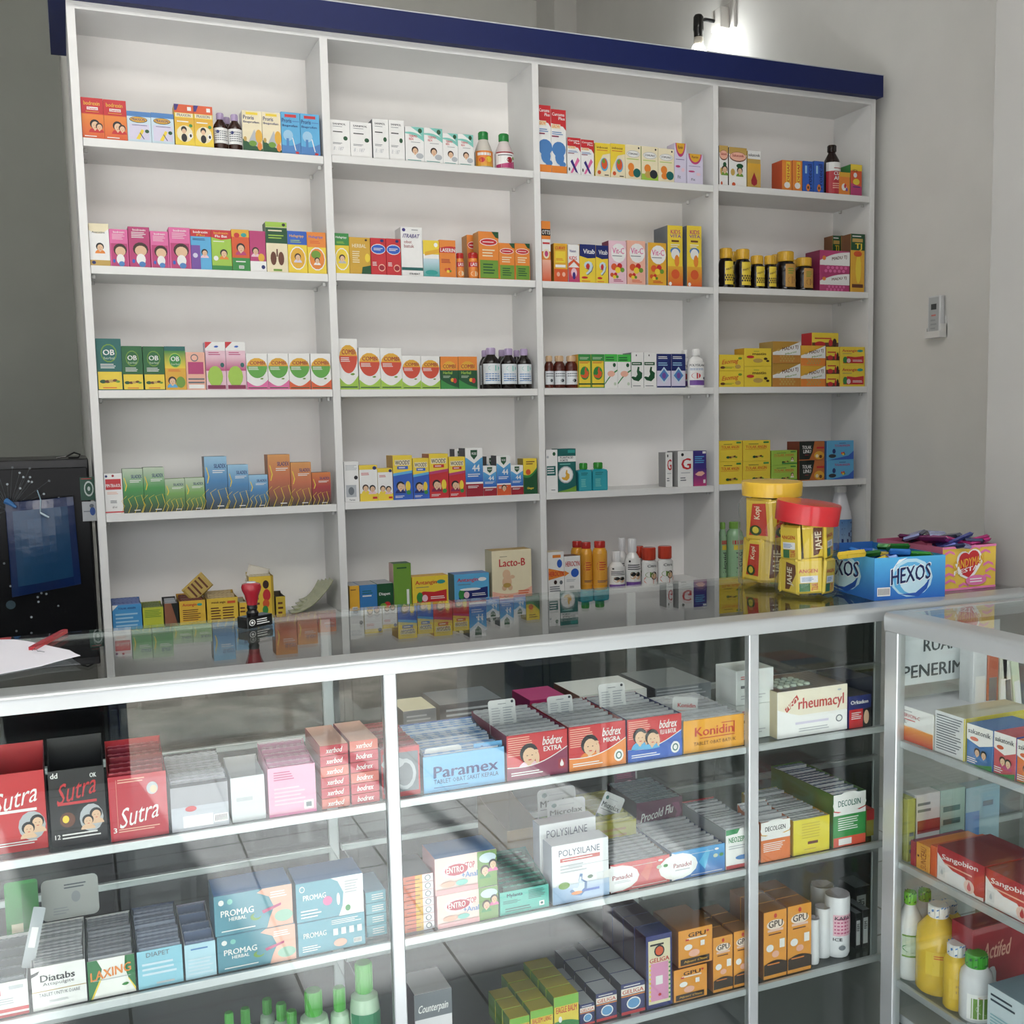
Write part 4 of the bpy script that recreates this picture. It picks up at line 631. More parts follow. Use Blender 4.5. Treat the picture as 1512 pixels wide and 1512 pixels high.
row(2, 0, [('obT', 141.5, 180, 500), ('obG', 180.5, 211, 511), ('obG', 212, 243, 511.5), ('obJ', 243.5, 274.5, 511.5), ('swirl', 275, 303.5, 520), ('pinkg', 304, 333.5, 505), ('pinkg', 334, 363, 505), ('combp', 364, 395.5, 522), ('combp', 396, 426.5, 522), ('combo', 427, 458, 522), ('combo', 459, 489.5, 522)])
row(3, 0, [('pimt', 154, 181.5, 699), ('silg', 182, 212, 692), ('silg', 212.5, 243.5, 690), ('silh', 244, 273.5, 707), ('silh', 274, 302.5, 705.5), ('silb', 303, 336, 674, {'d': .06}), ('silb', 337, 367.5, 686), ('silb', 368, 396, 701, {'look': 'short blue carton with dark base and yellow veins'}),
 ('silo', 396.5, 429, 671, {'d': .06}), ('silo', 430, 460, 682.5), ('silr', 461, 488.5, 697.5)])
row(0, 1, [('sanm', 487, 517, 177), ('sanm', 517.5, 549, 180.5), ('sanm', 550.5, 574, 176, {'d': .06}), ('sanm', 574.5, 597.5, 177.5), ('termo', 598.5, 626, 187.5), ('termo', 626.5, 653.5, 189.5), ('termo', 654, 676, 197), ('termo', 676.5, 699, 198.5), ('juice', 701, 726.5, 195.5), ('juicep', 731, 757, 198.5)])
row(1, 1, [('hufag', 494, 515.5, 344.5), ('vgold', 516, 547, 350.5), ('redb', 547.5, 570, 351.5), ('redb', 570.5, 592, 352.5), ('itra', 592.5, 624, 335.5, {'d': .06}), ('yelb', 625, 648.5, 355), ('lase', 649, 673, 354.5), ('smallred', 674, 684.5, 374), ('smallred', 691.5, 705, 373.5), ('silex', 690, 706, 347, {'y': .075, 'look': 'orange carton standing behind the small bottle'}), ('silex', 707, 736.5, 342), ('silex', 737, 760, 359), ('silex', 760.5, 782.5, 359.5)])
row(2, 1, [('combr', 500.5, 528.5, 500), ('combr', 530, 561.5, 513.5), ('combr', 562, 593.5, 514), ('combr', 594, 621.5, 525), ('combr', 622, 649.5, 525.5), ('combh', 650.5, 676.5, 526.5), ('combh', 677, 704.5, 526.5), ('brown2', 708, 724, 516, {'y': .065}), ('brown2', 712, 738, 512.5), ('brown2', 733, 749, 515.5, {'y': .075}), ('brown2', 739.5, 762.5, 513.5), ('brown2', 755, 771, 516, {'y': .075}), ('brown2', 763.5, 784, 514)])
row(3, 1, [('wchild', 508.5, 530, 681.5), ('kidy', 531, 557.5, 687), ('kidy', 558, 580, 691.5), ('woodb', 580.5, 609, 672.5, {'d': .07}), ('woodb', 610, 633.5, 676.5), ('woodr', 634, 662, 670, {'d': .07}), ('woodr', 663, 687, 674.5), ('f44', 687.5, 713, 661.5, {'d': .06}), ('f44', 713.5, 733, 688), ('f44k', 733.5, 754, 672.5), ('f44', 754.5, 772.5, 687), ('ygrn', 773, 793, 677),
 ('f44', 672, 686, 663, {'y': .075, 'look': 'dark blue carton tucked behind the tall blue one'}), ('f44', 719, 731, 674, {'y': .075, 'look': 'dark blue carton tucked behind a short one'})])
row(4, 1, [('orsm', 516.5, 531, 865, {'d': .09}), ('blsm', 531.5, 557, 863.5, {'d': .09}), ('grsm', 557.5, 581, 861.5, {'d': .09}), ('olive', 581.5, 607.5, 832, {'d': .05}), ('antang', 609, 662, 850.5, {'d': .05}), ('antblue', 671, 722.5, 847, {'d': .06}), ('lacto', 726.5, 785, 812, {'d': .06})])
row(0, 2, [('curt', 795.5, 813.5, 155.5), ('curt', 814, 836, 162), ('curs', 838, 857.5, 203.5), ('curs', 858, 877, 206.5), ('imunb', 879, 901, 211.5), ('imunb', 901.5, 923, 212.5), ('stim', 923.5, 946.5, 214), ('stimg', 947.5, 971.5, 216.5), ('stim', 972, 995.5, 219.5), ('fem', 996, 1013.5, 211.5), ('fem', 1014.5, 1038, 227.5, {'d': .06})])
row(1, 2, [('scott', 800, 813, 326.5), ('orgy', 818, 838, 359.5, {'d': .06}), ('kids', 839, 855.5, 361.5), ('vitab', 856, 879.5, 361), ('vitab', 880, 898, 362.5), ('mulp', 899, 925, 355.5), ('mulo', 926, 953, 355.5), ('muly', 957, 984, 358.5), ('tallk', 986, 1008, 333, {'d': .09}), ('tallk', 1014.5, 1036, 333.5, {'d': .09})])
row(2, 2, [('browng', 804.5, 817, 525), ('browng', 817.5, 834, 525), ('browng', 834.5, 852, 525), ('maagy', 854, 872.5, 523), ('maagy', 873, 892.5, 523), ('greenw', 893, 911.5, 523), ('greenw', 912, 931.5, 523.5), ('greens', 932.5, 950.5, 520.5, {'d': .06}), ('greens', 951, 969.5, 520.5), ('bluel', 970, 990.5, 522.5), ('bluel', 991.5, 1012, 522.5), ('flask', 1015.5, 1039, 515.5), ('flask', 1003, 1020, 517, {'y': .08})])
row(3, 2, [('wteal', 806.5, 823.5, 664), ('plant', 824, 850.5, 662.5), ('tealb', 852, 871, 683.5), ('tealb', 872, 894, 682.5), ('gcart', 983, 993, 668, {'y': .03, 'look': 'grey white carton seen edge on'}), ('gcart', 1001, 1023.5, 666, {'d': .07}), ('purpc', 1024, 1043, 665.5)])
row(4, 2, [('talcbox', 809, 833, 815, {'d': .05}), ('talcbox2', 833.5, 857, 821, {'d': .05}), ('talcy', 857.5, 874, 800, {'y': .04}), ('talcy', 876, 895.5, 798.5, {'y': .012}), ('talcw', 898, 921.5, 813.5), ('talcw', 923, 944.5, 795), ('talcw', 910, 927, 794, {'y': .07}), ('talcy', 844, 861, 798.5, {'y': .10}), ('citra', 946.5, 969.5, 808), ('citra', 970.5, 993, 806), ('citra', 936, 951, 806, {'y': .07})])
row(0, 3, [('saka', 1062, 1075, 215), ('saka', 1076.5, 1102.5, 218), ('sako', 1104, 1123, 223), ('orby', 1155, 1169.5, 236.5, {'d': .06}), ('orby', 1170.5, 1184.5, 237), ('prot', 1185.5, 1201, 238), ('prot', 1202, 1216.5, 238), ('bigbrown', 1217.5, 1238.5, 215), ('sorn', 1239, 1255, 254.5), ('oryel', 1256, 1272.5, 243, {'d': .06})])
row(1, 3, [('honey', 1062, 1081.5, 367), ('honey', 1086, 1107, 368.5), ('honey', 1108, 1127.5, 378), ('honey', 1128, 1145, 378), ('honeyr', 1147, 1172.5, 372), ('honeyr', 1175, 1198.5, 381), ('honey', 1076, 1089, 372, {'y': .08}), ('honey', 1166, 1179, 384, {'y': .08}), ('honey', 1139, 1151, 376, {'y': .08}),
 ('pinkhoney', 1210.5, 1254, 402.5, {'d': .08}), ('pinkhoney', 1210.5, 1254.5, 370, {'dz': 0.060, 'd': .08}), ('tallbrown', 1256, 1276.5, 345.5, {'d': .05}), ('tallbrown', 1242, 1254, 348, {'y': .105}), ('tallbrown', 1229, 1241, 348, {'y': .106})])
def stackrow(r, c, cols):
    n = 0
    for kind, xl, xr, tops, dp, Y in cols:
        z = ROWZ[r][c]; zz = z
        for k, yt in enumerate(tops):                     # bottom one first
            x0, x1, h = measure(xl, xr, yt, zz, Y); x0, x1 = clampx(x0, x1, c)
            o = carton(kind, x0, x1, Y, zz, h-.0004, dp); zz += h
            lv = ('lower', 'upper')[k] if len(tops) == 2 else (ORD[k]+' from bottom' if len(tops) > 1 else 'single')
            tag(o, shortlab(K[kind][4]+',', f'{lv}, {ORD[n]} stack, {SHELF[r]}, {BAY[c]}'), 'carton')
        n += 1
stackrow(2, 3, [('esomag', 1062, 1098.5, (547.5, 523.5), .05, .01), ('mastin', 1099, 1139, (541, 514), .06, .01), ('honeyb', 1141, 1181.5, (536.5, 504), .08, .01), ('honeyy', 1182.5, 1218.5, (540, 510), .06, .01), ('antredside', 1220, 1239.5, (552, 532, 512), .07, .012), ('antang', 1240.5, 1277, (539, 512), .05, .01)])
_z = ROWZ[2][3]; _a = on(1, .06, 1197, 505); _b = on(1, .06, 1243, 505); _t = on(1, .06, 1220, 491)
stackrow(3, 3, [('tolak', 1061.5, 1096, (681.5, 650.5), .06, .01), ('tolak', 1097, 1137.5, (680.5, 650), .06, .01), ('tolakg', 1139, 1177, (686.5, 665), .06, .01), ('tolakb', 1180, 1217.5, (679.5, 651.5), .07, .01), ('tolakc', 1221, 1260.5, (678.5, 650.5), .07, .01)])
row(4, 3, [('soap', 1062, 1072, 771, {'y': .03}), ('soap', 1073.5, 1096, 770), ('spraywhite', 1226, 1254, 717, {'y': .02})])
def box_on(kind, xl, xr, yt, yb, Y, dp, label):
    a, b, t, bo = on(1, Y, xl, (yt+yb)/2), on(1, Y, xr, (yt+yb)/2), on(1, Y, (xl+xr)/2, yt), on(1, Y, (xl+xr)/2, yb)
    o = carton(kind, a[0], b[0], Y, bo[2], t[2]-bo[2], dp); tag(o, label, 'carton'); return o
_top = on(1, .012, 1230, 512)[2]
o = carton('antredside', on(1, .02, 1199, 500)[0], on(1, .02, 1238, 500)[0], .02, _top+.0002, on(1, .02, 1220, 491.5)[2]-_top, .06); tag(o, 'yellow carton lying on top of the yellow stacks, third shelf, rightmost bay', 'carton')
# ---------------------------------------------------------------- open display boxes with sachets
def nth(i): return str(i)+('th' if 10 < i < 20 else {1: 'st', 2: 'nd', 3: 'rd'}.get(i % 10, 'th'))
def open_box(name, X0, X1, Y, z0, depth, hf, hb, cols, els, label, rot=0, n=0, card=None, hc=None, front_print=True, back_flap=True, wall=.0012):
    """tray with front, two sloping sides, back and floor; cards stand inside as things of their own
    cols = (front, side, inside/back)"""
    w = X1-X0; root = empty(name, ((X0+X1)/2, Y, z0), rot); t = wall; f, s, b = cols
    q = MB(); q.box(-w/2, w/2, 0, t, 0, hf, f); q.box(-w/2+t, w/2-t, t, depth-t, 0, t, s)
    q.box(-w/2, w/2, depth-t, depth, 0, hb, b)
    for sx in (-1, 1):
        x0, x1 = (-w/2, -w/2+t) if sx < 0 else (w/2-t, w/2)
        pts = [(t, 0), (depth-t, 0), (depth-t, hb*.98), (depth*.85, max(hf, hb*.9)), (t, hf)]
        A = [(x0, a, c) for a, c in pts]; B_ = [(x1, a, c) for a, c in pts]; n_ = len(pts)
        q.raw(A+B_, [tuple(range(n_)), tuple(range(2*n_-1, n_-1, -1))]+[(i, i+n_, (i+1) % n_+n_, (i+1) % n_) for i in range(n_)], s)
    q.build('tray', CARD(), root)
    if els: Print(w, hf).draw(els).q.build('front_print', CARD(), root)
    tag(root, label, 'box')
    if n:
        cc, cw, ch, ed, nm, lab, pr_ = card       # colour, width fraction, height, edge colour, name, label, print
        M = MB(); W2 = w*cw/2; th = min(depth/n*.7, .005)
        M.box(-W2, W2, 0, th, 0, ch, cc, cols={'top': ed})
        for k in range(6): M.box(-W2*.96+k*W2*.33, -W2*.96+k*W2*.33+W2*.14, -.0002, th, ch-.0003, ch+.0006, ed)
        rr = random.Random(int(abs(X0)*1000)+n); me = None
        for i in range(n):
            y = t+.003+(depth-2*t-.010)*i/(n-1 if n > 1 else 1); dz = (hb-hf)*.75*(i/n)+rr.uniform(-.002, .002)
            if me is None:
                o = M.build(nm, CARD()); me = o.data
            else: o = bpy.data.objects.new(nm, me); COL.objects.link(o)
            lx = rr.uniform(-1, 1)*w*(1-cw)*.3; c_, s_ = math.cos(rot), math.sin(rot)
            o.location = ((X0+X1)/2+lx*c_-y*s_, Y+y*c_+lx*s_, z0+t+.0005+max(dz, 0)*.0)
            sc = (hf+(hb-hf)*(.15+.8*i/n)+rr.uniform(-.002, .002))/ch*(hc or .97); o.scale = (1, 1, max(sc, .5))
            o.rotation_euler = (rr.uniform(-.03, .0), 0, rot+rr.uniform(-.015, .015))
            tag(o, ' '.join((lab+f', {nth(i+1)} from the front').split()[:16]), 'sachet', group=lab+' rows')
    return root
def px_front(xl, xr, yb, yt, z0, Y=None, side='l'):
    """front face from photo: left and right column, bottom row at the left corner, top row at the left corner"""
    if Y is None: Y = max(on(2, z0, xl, yb)[1], YCF+S*.026)
    a = on(1, Y, xl, (yb+yt)/2)[0]; b = on(1, Y, xr, (yb+yt)/2-(xr-xl)*.1)[0]; t = on(1, Y, xl, yt)[2]
    return a, b, Y, t-z0
WS = ('w', .94, .06, 'w', 'sachet', '', None)
def disp(name, xl, xr, yb, yt, zi, depth, hbx, cols, els, label, n=0, slab='', card=('e9ecf0', .94, 'c9ced6'), rot=0, Y=None, hc=None):
    z0 = SZ[zi] if zi >= 0 else HC
    a, b, Y, h = px_front(xl, xr, yb, yt, z0, Y)
    return open_box(name, a+.0006, b-.0006, Y, z0+.0004, depth*S, h, h*hbx, cols, els, label, rot, n, (card[0], card[1], h*1.0, card[2], 'sachet', slab, None) if n else None, hc=hc)
def solid(kind, xl, xr, yb, yt, zi, depth, label, els=None, base=None, Y=None, z0=None, name='medicine_carton', cat='carton', rot=0):
    z0 = SZ[zi] if z0 is None else z0
    a, b, Y, h = px_front(xl, xr, yb, yt, z0, Y)
    o = carton(kind, a+.0005, b-.0005, Y, z0+.0003, h-.0003, depth*S, rot, name, els, base); tag(o, label, cat); return o, h, Y, (a, b)
head_man = lambda cx, cy, z, shirt: [('M', 'man', cx, cy, z, shirt)]
def bod(low, ln2, mark): return [('R', 0, 0, 1, 1, 'r'), ('L', .02, .42, .52, .96, 9, 'f'), ('R', .42, .5, .98, .98, 'r'), ('M', 'man', .36, .52, .36, 'z' if low == 'm' else ('o' if low == 'o' else 'u')), ('W', .30, .62, .14, 'w'), ('W', .28, .60, .14, low), ('T', 'bödrex', .58, .92, .70, .90, 'w', 'bi'), ('T', ln2, .60, .90, .56, .67, 'w', 'b'), ('L', .06, .6, .08, .18, 2, 'w')]+mark
HAL = [('E', .87, .22, .085, .14, 'w'), ('E', .87, .22, .055, .09, 'T'), ('E', .87, .22, .035, .06, 'w')]
HAL2 = [('R', .84, .12, .96, .34, 'R'), ('M', 'drop', .9, .24, .09, 'w')]
# --- first level of the long counter
sut = lambda c, ct: [('T', 'Sutra', .08, .86, .56, .80, ct, 'ik'), ('R', .10, .50, .84, .535, 'w' if c == 'r' else 'r'), ('E', .74, .31, .24, .185, 'h'), ('M', 'lady', .83, .345, .135, 's'), ('M', 'lady', .67, .275, .125, 's'), ('L', .04, .9, .08, .14, 2, 'w')]
disp('condom_display_box', -18, 68.8, 1265, 1147, 0, .07, 1.25, ('r', 'R', 'r'), sut('r', 'w'), 'closed red box with white italic lettering at the far left of the counter', 0)
disp('condom_display_box', 73, 157, 1253, 1140, 0, .07, 1.30, ('k', 'k', 'k'), [('T', 'dd', .04, .17, .90, .97, 'w', 'b'), ('T', 'OK', .74, .86, .86, .92, 'w', 'b'), ('T', 'Sutra', .13, .84, .60, .86, 'r', 'ik'), ('R', .14, .535, .84, .57, 'r'), ('E', .30, .34, .14, .10, 'n'), ('E', .27, .35, .06, .05, 'y'), ('E', .73, .33, .215, .185, 'h'), ('M', 'lady', .81, .365, .125, 's'), ('M', 'lady', .66, .295, .115, 's'), ('T', '12', .06, .16, .10, .16, 'w', 'b'), ('L', .19, .9, .08, .17, 2, 'w')], 'black box with red italic lettering beside the red boxes', 0)
disp('condom_display_box', 161, 248, 1246, 1149, 0, .13, 1.28, ('c41c34', 'R', 'r'), [('T', 'Sutra', .16, .84, .24, .54, 'w', 'ik'), ('L', .16, .7, .88, .96, 2, 'f'), ('R', .13, .2, .135, .95, 'f'), ('E', .75, .76, .10, .10, 'h'), ('E', .77, .74, .06, .06, 's'), ('T', '3', .05, .11, .13, .21, 'w', 'b'), ('L', .14, .95, .12, .19, 2, 'f')], 'open bright red box with white italic lettering, back flap raised', 7, 'red foil packet standing in the open red box', ('a8182c', .92, 'd85a68'))
disp('sachet_display_box', 252, 338, 1232, 1160, 0, .17, 1.12, ('9a9aa2', 'H', 'k'), [('R', 0, 0, 1, .5, 'b8bcc8'), ('R', .2, .06, .72, .3, 'w'), ('M', 'bars', .86, .18, .14), ('E', .34, .45, .1, .06, 'r'), ('R', 0, .93, 1, 1, 'k')], 'grey open box crammed with thin white packets, black rear flap', 15, 'thin white packet standing in the grey open box', ('e2e2ea', .95, 'c2c4cc'))
disp('sachet_display_box', 341, 392, 1216, 1150, 0, .10, 1.15, ('d6dce0', 'h', 'w'), [('L', .15, .8, .4, .6, 1, 'h')], 'plain pale grey box between grey and pink boxes', 0)
disp('sachet_display_box', 396, 467, 1212, 1136, 0, .12, 1.22, ('f0a6c6', 'e38ab4', 'w'), [('L', .12, .55, .72, .92, 4, 'P'), ('L', .12, .8, .2, .6, 5, 'z'), ('R', .74, .08, .94, .26, 'w'), ('R', .78, .12, .90, .22, 'H'), ('R', 0, 0, 1, .05, 'p')], 'pink open box of pink packets with a small white square', 8, 'pink packet standing in the pink open box', ('d884ac', .92, 'e8b0cc'))
def flatpacks():
    for cidx, (xl, xr, yb, yt) in enumerate(((473.5, 516, 1201, 1102), (517.5, 560, 1194, 1095))):
        z = SZ[0]; a, b, Y, H = px_front(xl, xr, yb, yt, z); h = H/6
        for k in range(6):
            fl = (cidx == 0) or k == 5
            base = (('c4283c' if (k+cidx) % 3 else 'd86a58'), 'R', 'f', [('T', 'xerbod' if fl else 'bodrex', .2, .8, .25, .78, 'w', 'bi')], '')
            o = carton('', a+.0005, b-.0005, Y, z+.0003+k*h, h-.0006, .15*S, 0, 'tablet_pack', None, base)
            tag(o, f'flat red tablet pack, {ORD[k]} from bottom of the {("left", "right")[cidx]} stack', 'carton', group='flat red tablet packs in two stacks')
flatpacks()
disp('sachet_display_box', 563, 620.5, 1181, 1108, 0, .17, 1.1, ('r', 'R', 'R'), [('R', .04, .1, .96, .9, 'H'), ('E', .6, .45, .3, .32, 'h'), ('E', .6, .45, .22, .24, 'H'), ('E', .3, .7, .3, .12, 'h')], 'red framed open box with a grey picture behind the post', 7, 'red packet standing in the red framed box', ('c02838', .92, 'a01828'))
disp('sachet_display_box', 625, 745.5, 1177, 1119, 0, .20, 1.22, ('6cb8ea', '1c2452', '2858a8'), [('T', 'Paramex', .12, .92, .38, .70, 'B', 'b'), ('T', 'TABLET OBAT SAKIT KEPALA', .12, .92, .22, .34, '1b2c5c', ''), ('L', .12, .6, .10, .14, 1, 'B')], 'light blue open headache tablet box with dark blue lettering', 14, 'white and blue sachet standing in the light blue box', ('dcecfa', .92, '5c9ce0'))
disp('sachet_display_box', 748, 838, 1156, 1088, 0, .22, 1.02, ('c8202e', 'm', 'm'), bod('m', 'EXTRA', HAL2), 'red open box with dark red base and man holding head', 10, 'grey blister pack standing in the dark red based box', ('dfe2e6', .94, 'b4b8c0'))
disp('sachet_display_box', 839.5, 924, 1141, 1075, 0, .22, 1.02, ('c8202e', 'R', 'R'), bod('o', 'MIGRA', HAL), 'red open box with orange base and man holding head', 10, 'grey blister pack standing in the orange based box', ('dfe2e6', .94, 'b4b8c0'))
disp('sachet_display_box', 926, 1006.5, 1129, 1064, 0, .22, 1.02, ('c8202e', '1c2c70', 'R'), [e for e in bod('b', 'FLU & BATUK', HAL) if e[0] != 'M']+[('M', 'man', .22, .56, .30, 'C'), ('M', 'man', .44, .50, .30, 'C'), ('W', .30, .42, .10, 'b'), ('L', .06, .6, .08, .18, 2, 'w')]+HAL, 'red open box with blue base and two coughing men', 10, 'grey blister pack standing in the blue based box', ('dfe2e6', .94, 'b4b8c0'))
disp('sachet_display_box', 1009, 1099, 1116, 1066, 0, .22, 1.02, ('f5ae1a', 'e0e0e0', 'e0e0e0'), [('T', 'Konidin', .18, .82, .48, .76, 'd0401c', 'b'), ('R', .62, .80, .84, .825, 'd0401c'), ('R', .82, .46, .84, .82, 'd0401c'), ('R', .26, .40, .84, .425, 'd0401c'), ('T', 'TABLET OBAT BATUK', .16, .86, .20, .31, 'n', '')], 'orange yellow open cough tablet box with framed red lettering', 11, 'white sachet standing in the orange yellow box', ('eceef2', .96, 'd0d2d8'))
# cards and leaflets raised above the open boxes
def leaflet(xl, xr, yb, yt, Y, label, lean=.18, col='e8eaea', tilt=0.0, els=None, name='blister_card', cat='card', z0=None):
    a, b = on(1, Y, xl, (yb+yt)/2)[0], on(1, Y, xr, (yb+yt)/2)[0]; z1, zt = on(1, Y, (xl+xr)/2, yb)[2], on(1, Y, (xl+xr)/2, yt)[2]
    w, h = b-a, zt-z1; q = MB(); r = w*.1; P_ = []
    for cx, cz, a0 in ((w/2-r, r, -.5), (w/2-r, h-r, 0), (-w/2+r, h-r, .5), (-w/2+r, r, 1)):
        for k in range(4): t = math.pi*(a0+k/6.); P_.append((cx+r*math.cos(t), cz+r*math.sin(t)))
    n = len(P_); q.raw([(x, 0, z) for x, z in P_]+[(x, .0012, z) for x, z in P_], [tuple(range(n)), tuple(range(2*n-1, n-1, -1))]+[(i, i+n, (i+1) % n+n, (i+1) % n) for i in range(n)], col)
    o = q.build(name, CARD()); o.location = ((a+b)/2, Y, z1); o.rotation_euler = (-lean, tilt, 0)
    p = Print(w, h); p.draw(els or [('L', .1, .45, .08, .8, 10, 'h'), ('L', .52, .92, .08, .8, 10, 'b0b6bc'), ('L', .35, .65, .86, .9, 1, 'H'), ('E', .88, .92, .05, .04, 'd')]); p.q.build('card_print', CARD(), o)
    tag(o, label, cat); return o
leaflet(724, 764, 1085, 1034, YCF+S*.12, 'upright printed silver blister card above the first red box')
leaflet(811, 848, 1073, 1028, YCF+S*.15, 'upright printed silver blister card above the second red box')
leaflet(887, 926, 1060, 1010, YCF+S*.15, 'upright printed silver blister card above the third red box')
leaflet(992, 1030, 1060, 1030, YCF+S*.10, 'white leaflet leaning in the orange yellow box', tilt=.15, els=[('T', 'Konidin', .2, .9, .5, .7, 'r', 'b'), ('L', .2, .8, .2, .4, 2, 'f')], name='leaflet', cat='leaflet')
leaflet(700, 742, 1112, 1096, YCF+S*.034, 'blue card lettered like the light blue box, standing inside it', els=[('R', 0, 0, 1, 1, '5cb0e6'), ('T', 'Paramex', .25, .9, .3, .75, 'B', 'b')], col='5cb0e6')
leaflet(628, 683, 1128, 1103, YCF+S*.038, 'translucent white sachet at the front of the light blue box', els=[('T', 'Paramex', .2, .9, .4, .7, 'h', 'b'), ('L', .05, .95, .1, .2, 1, 'u')], name='sachet', cat='sachet')
# goods at the rear of the first level
def rear(xl, xr, yb, yt, Y, dp, label, kind='', base=None, z=None, name='medicine_carton', zi=0):
    z0 = SZ[zi] if z is None else z; a, b = on(1, Y, xl, yb)[0], on(1, Y, xr, yb)[0]; t = on(1, Y, (xl+xr)/2, yt)[2]
    o = carton(kind, a, b, Y, z0+.0003, t-z0-.0003, dp*S, 0, name, None, base); tag(o, label, 'carton'); return o
rear(783, 838, 1055, 1031, YCF+S*.33, .12, 'magenta box at the back of the first level', base=('c0206a', '901850', 'd04a88', [('L', .1, .9, .3, .6, 2, 'p')], ''))
rear(650, 742, 1075, 1036, YCF+S*.36, .14, 'dark box of leaflets at the back behind the light blue box', base=('d', 'k', 'H', [('E', .75, .3, .2, .15, 'y'), ('L', .1, .9, .5, .9, 3, 'h')], ''))
rear(596, 645, 1075, 1048, YCF+S*.34, .12, 'black and white box at the back beside the post', base=('H', 'k', 'e', [('L', .1, .9, .1, .9, 8, 'h')], ''))
rear(856, 955, 1045, 1022, YCF+S*.34, .16, 'white topped box with green edge at the back of the first level', base=('g', 'n', 'w', [('R', 0, .5, 1, 1, 'w')], ''))
rear(968, 1050, 1035, 1012, YCF+S*.34, .2, 'flat pile of dark grey sheets at the back of the first level', base=('H', 'd', '8a8f90', [('L', .02, .98, .05, .95, 8, 'h')], ''))
wb = lambda: ('e9efee', 'd8dcdc', 'e9efee', [('L', .12, .6, .72, .84, 2, 'r'), ('R', .12, .42, .45, .56, 'd'), ('R', .12, .42, .35, .48, 'e9efee'), ('L', .12, .8, .14, .3, 2, 'h')], '')
for i, (yb, yt) in enumerate(((1096, 1042), (1042, 990))):
    z = SZ[0]; a, b, Y, h = px_front(1087, 1142, 1100, 1042, z, YCF+S*.06)
    o = carton('', a, b, Y, z+.0003+i*h*.98, h*.98-.0005, .07, 0, 'medicine_carton', None, wb()); tag(o, f'white carton with red print behind the second post, {("lower", "upper")[i]} one', 'carton')
o, h, Y_, ab = solid('', 1147.5, 1251, 1092, 1023, 0, .15, 'large cream and white box with tall red serif lettering', base=('f7f7f5', 'd8c8a0', '6a5848', [('R', 0, .45, 1, 1, 'f3ead2'), ('W', .62, .44, .14, 'fafafa'), ('P', [(.10, .62), (.13, .54), (.30, .80), (.27, .90)], 'c43028'), ('T', 'NEO', .125, .275, .64, .80, 'f3ead2', 'bk'), ('T', 'rheumacyl', .29, .95, .50, .82, 'c43028', 'b'), ('L', .25, .78, .22, .34, 1, 'q'), ('L', .3, .78, .08, .18, 2, 'h'), ('E', .88, .27, .05, .08, 'H'), ('E', .88, .27, .035, .055, 'w'), ('E', .88, .90, .03, .02, 'h')], ''))
def blister_sheet():
    z = SZ[0]+h+.0006; a = on(2, z, 1150, 1018)[0]; root = empty('tablet_blister', ((ab[0]+ab[1])/2-.03, Y_+.045, z), .05)
    root.scale = (S, S, S)
    q = MB(); q.box(-.045, .055, -.035, .05, 0, .0012, 'b8bcb4'); q.build('foil_sheet', FOIL(), root)
    for i in range(5):
        for j in range(4):
            q = MB(); q.lathe(-.035+i*.02, -.025+j*.02, [(.008, .0012), (.0075, .005), (.004, .0068)], 10, 'cfe0cc'); q.build('tablet', GLOSS(), root, smooth=True)
    tag(root, 'blister sheet of pale green tablets lying on the cream lettered box', 'tablets')
blister_sheet()
solid('', 1253.5, 1286.5, 1080, 1029, 0, .12, 'small navy and red carton beside the post of the sideways counter', base=('1b2c73', 'V', 'd', [('R', .0, 0, .62, .58, 'r'), ('P', [(.62, 0), (1, 0), (1, .6), (.62, .55)], 'k'), ('E', .78, .3, .12, .22, 's'), ('T', 'Orkadon', .06, .85, .74, .86, 'w', 'b'), ('L', .1, .55, .26, .5, 4, 'w')], ''))
rear(1248, 1288, 1025, 1001, YCF+S*.14, .12, 'dark navy box behind the small navy and red carton', base=('1a2440', 'd', '1a2440', [], ''))
# --- second level
disp('sachet_display_box', -20, 44, 1540, 1457, 1, .16, 1.3, ('f4f4f2', 'h', 'w'), [('R', 0, .14, 1, .24, 'r'), ('R', 0, 0, 1, .08, 'r'), ('L', .3, .7, .36, .56, 3, 'h'), ('R', .1, .65, .35, .8, 'r'), ('R', .55, .78, .9, .88, 'h')], 'white open box with two red stripes at lower left', 5, 'dull silver foil sachet in the red striped box', ('7a828a', .85, '98a0a8'))
disp('sachet_display_box', 47, 129, 1512, 1431, 1, .17, 1.12, ('f4f4f2', 'cfd2d6', 'w'), [('T', 'Diatabs', .16, .80, .64, .80, '2a2a30', 'b'), ('T', 'Attapulgite', .20, .78, .52, .62, '55585e', ''), ('R', 0, .42, 1, .435, 'i'), ('T', 'TABLET UNTUK DIARE', .12, .88, .30, .38, 'H', ''), ('L', .3, .7, .14, .2, 2, 'h'), ('P', [(0, .86), (.16, .92), (.12, .84), (0, .78)], 'k')], 'white open box with black bold lettering at lower left', 15, 'white tablet sachet in the black lettered box', ('eef0f2', .90, 'b8bcc4'))
disp('sachet_display_box', 130, 201, 1490, 1421, 1, .17, 1.18, ('f6f6f2', '3a4a3c', 'e6e8e6'), [('P', [(0, 0), (.04, 0), (.25, .5), (.30, .75), (.2, 1), (0, 1)], '1c7a40'), ('P', [(.04, 0), (.08, 0), (.29, .5), (.25, .5)], 'y'), ('P', [(1, .1), (.85, .4), (.78, .7), (.8, 1), (1, 1)], '1c7a40'), ('P', [(1, .03), (.84, .4), (.86, .4), (1, .12)], 'y'), ('T', 'LAXING', .05, .92, .52, .76, 'f08a1e', 'bk'), ('M', 'leaf', .78, .25, .09, 'g'), ('R', .1, .46, .9, .475, 'h')], 'white open box with green leaf corners and orange lettering', 15, 'grey sachet standing in the green leafed box', ('c6cad2', .92, '9aa0aa'))
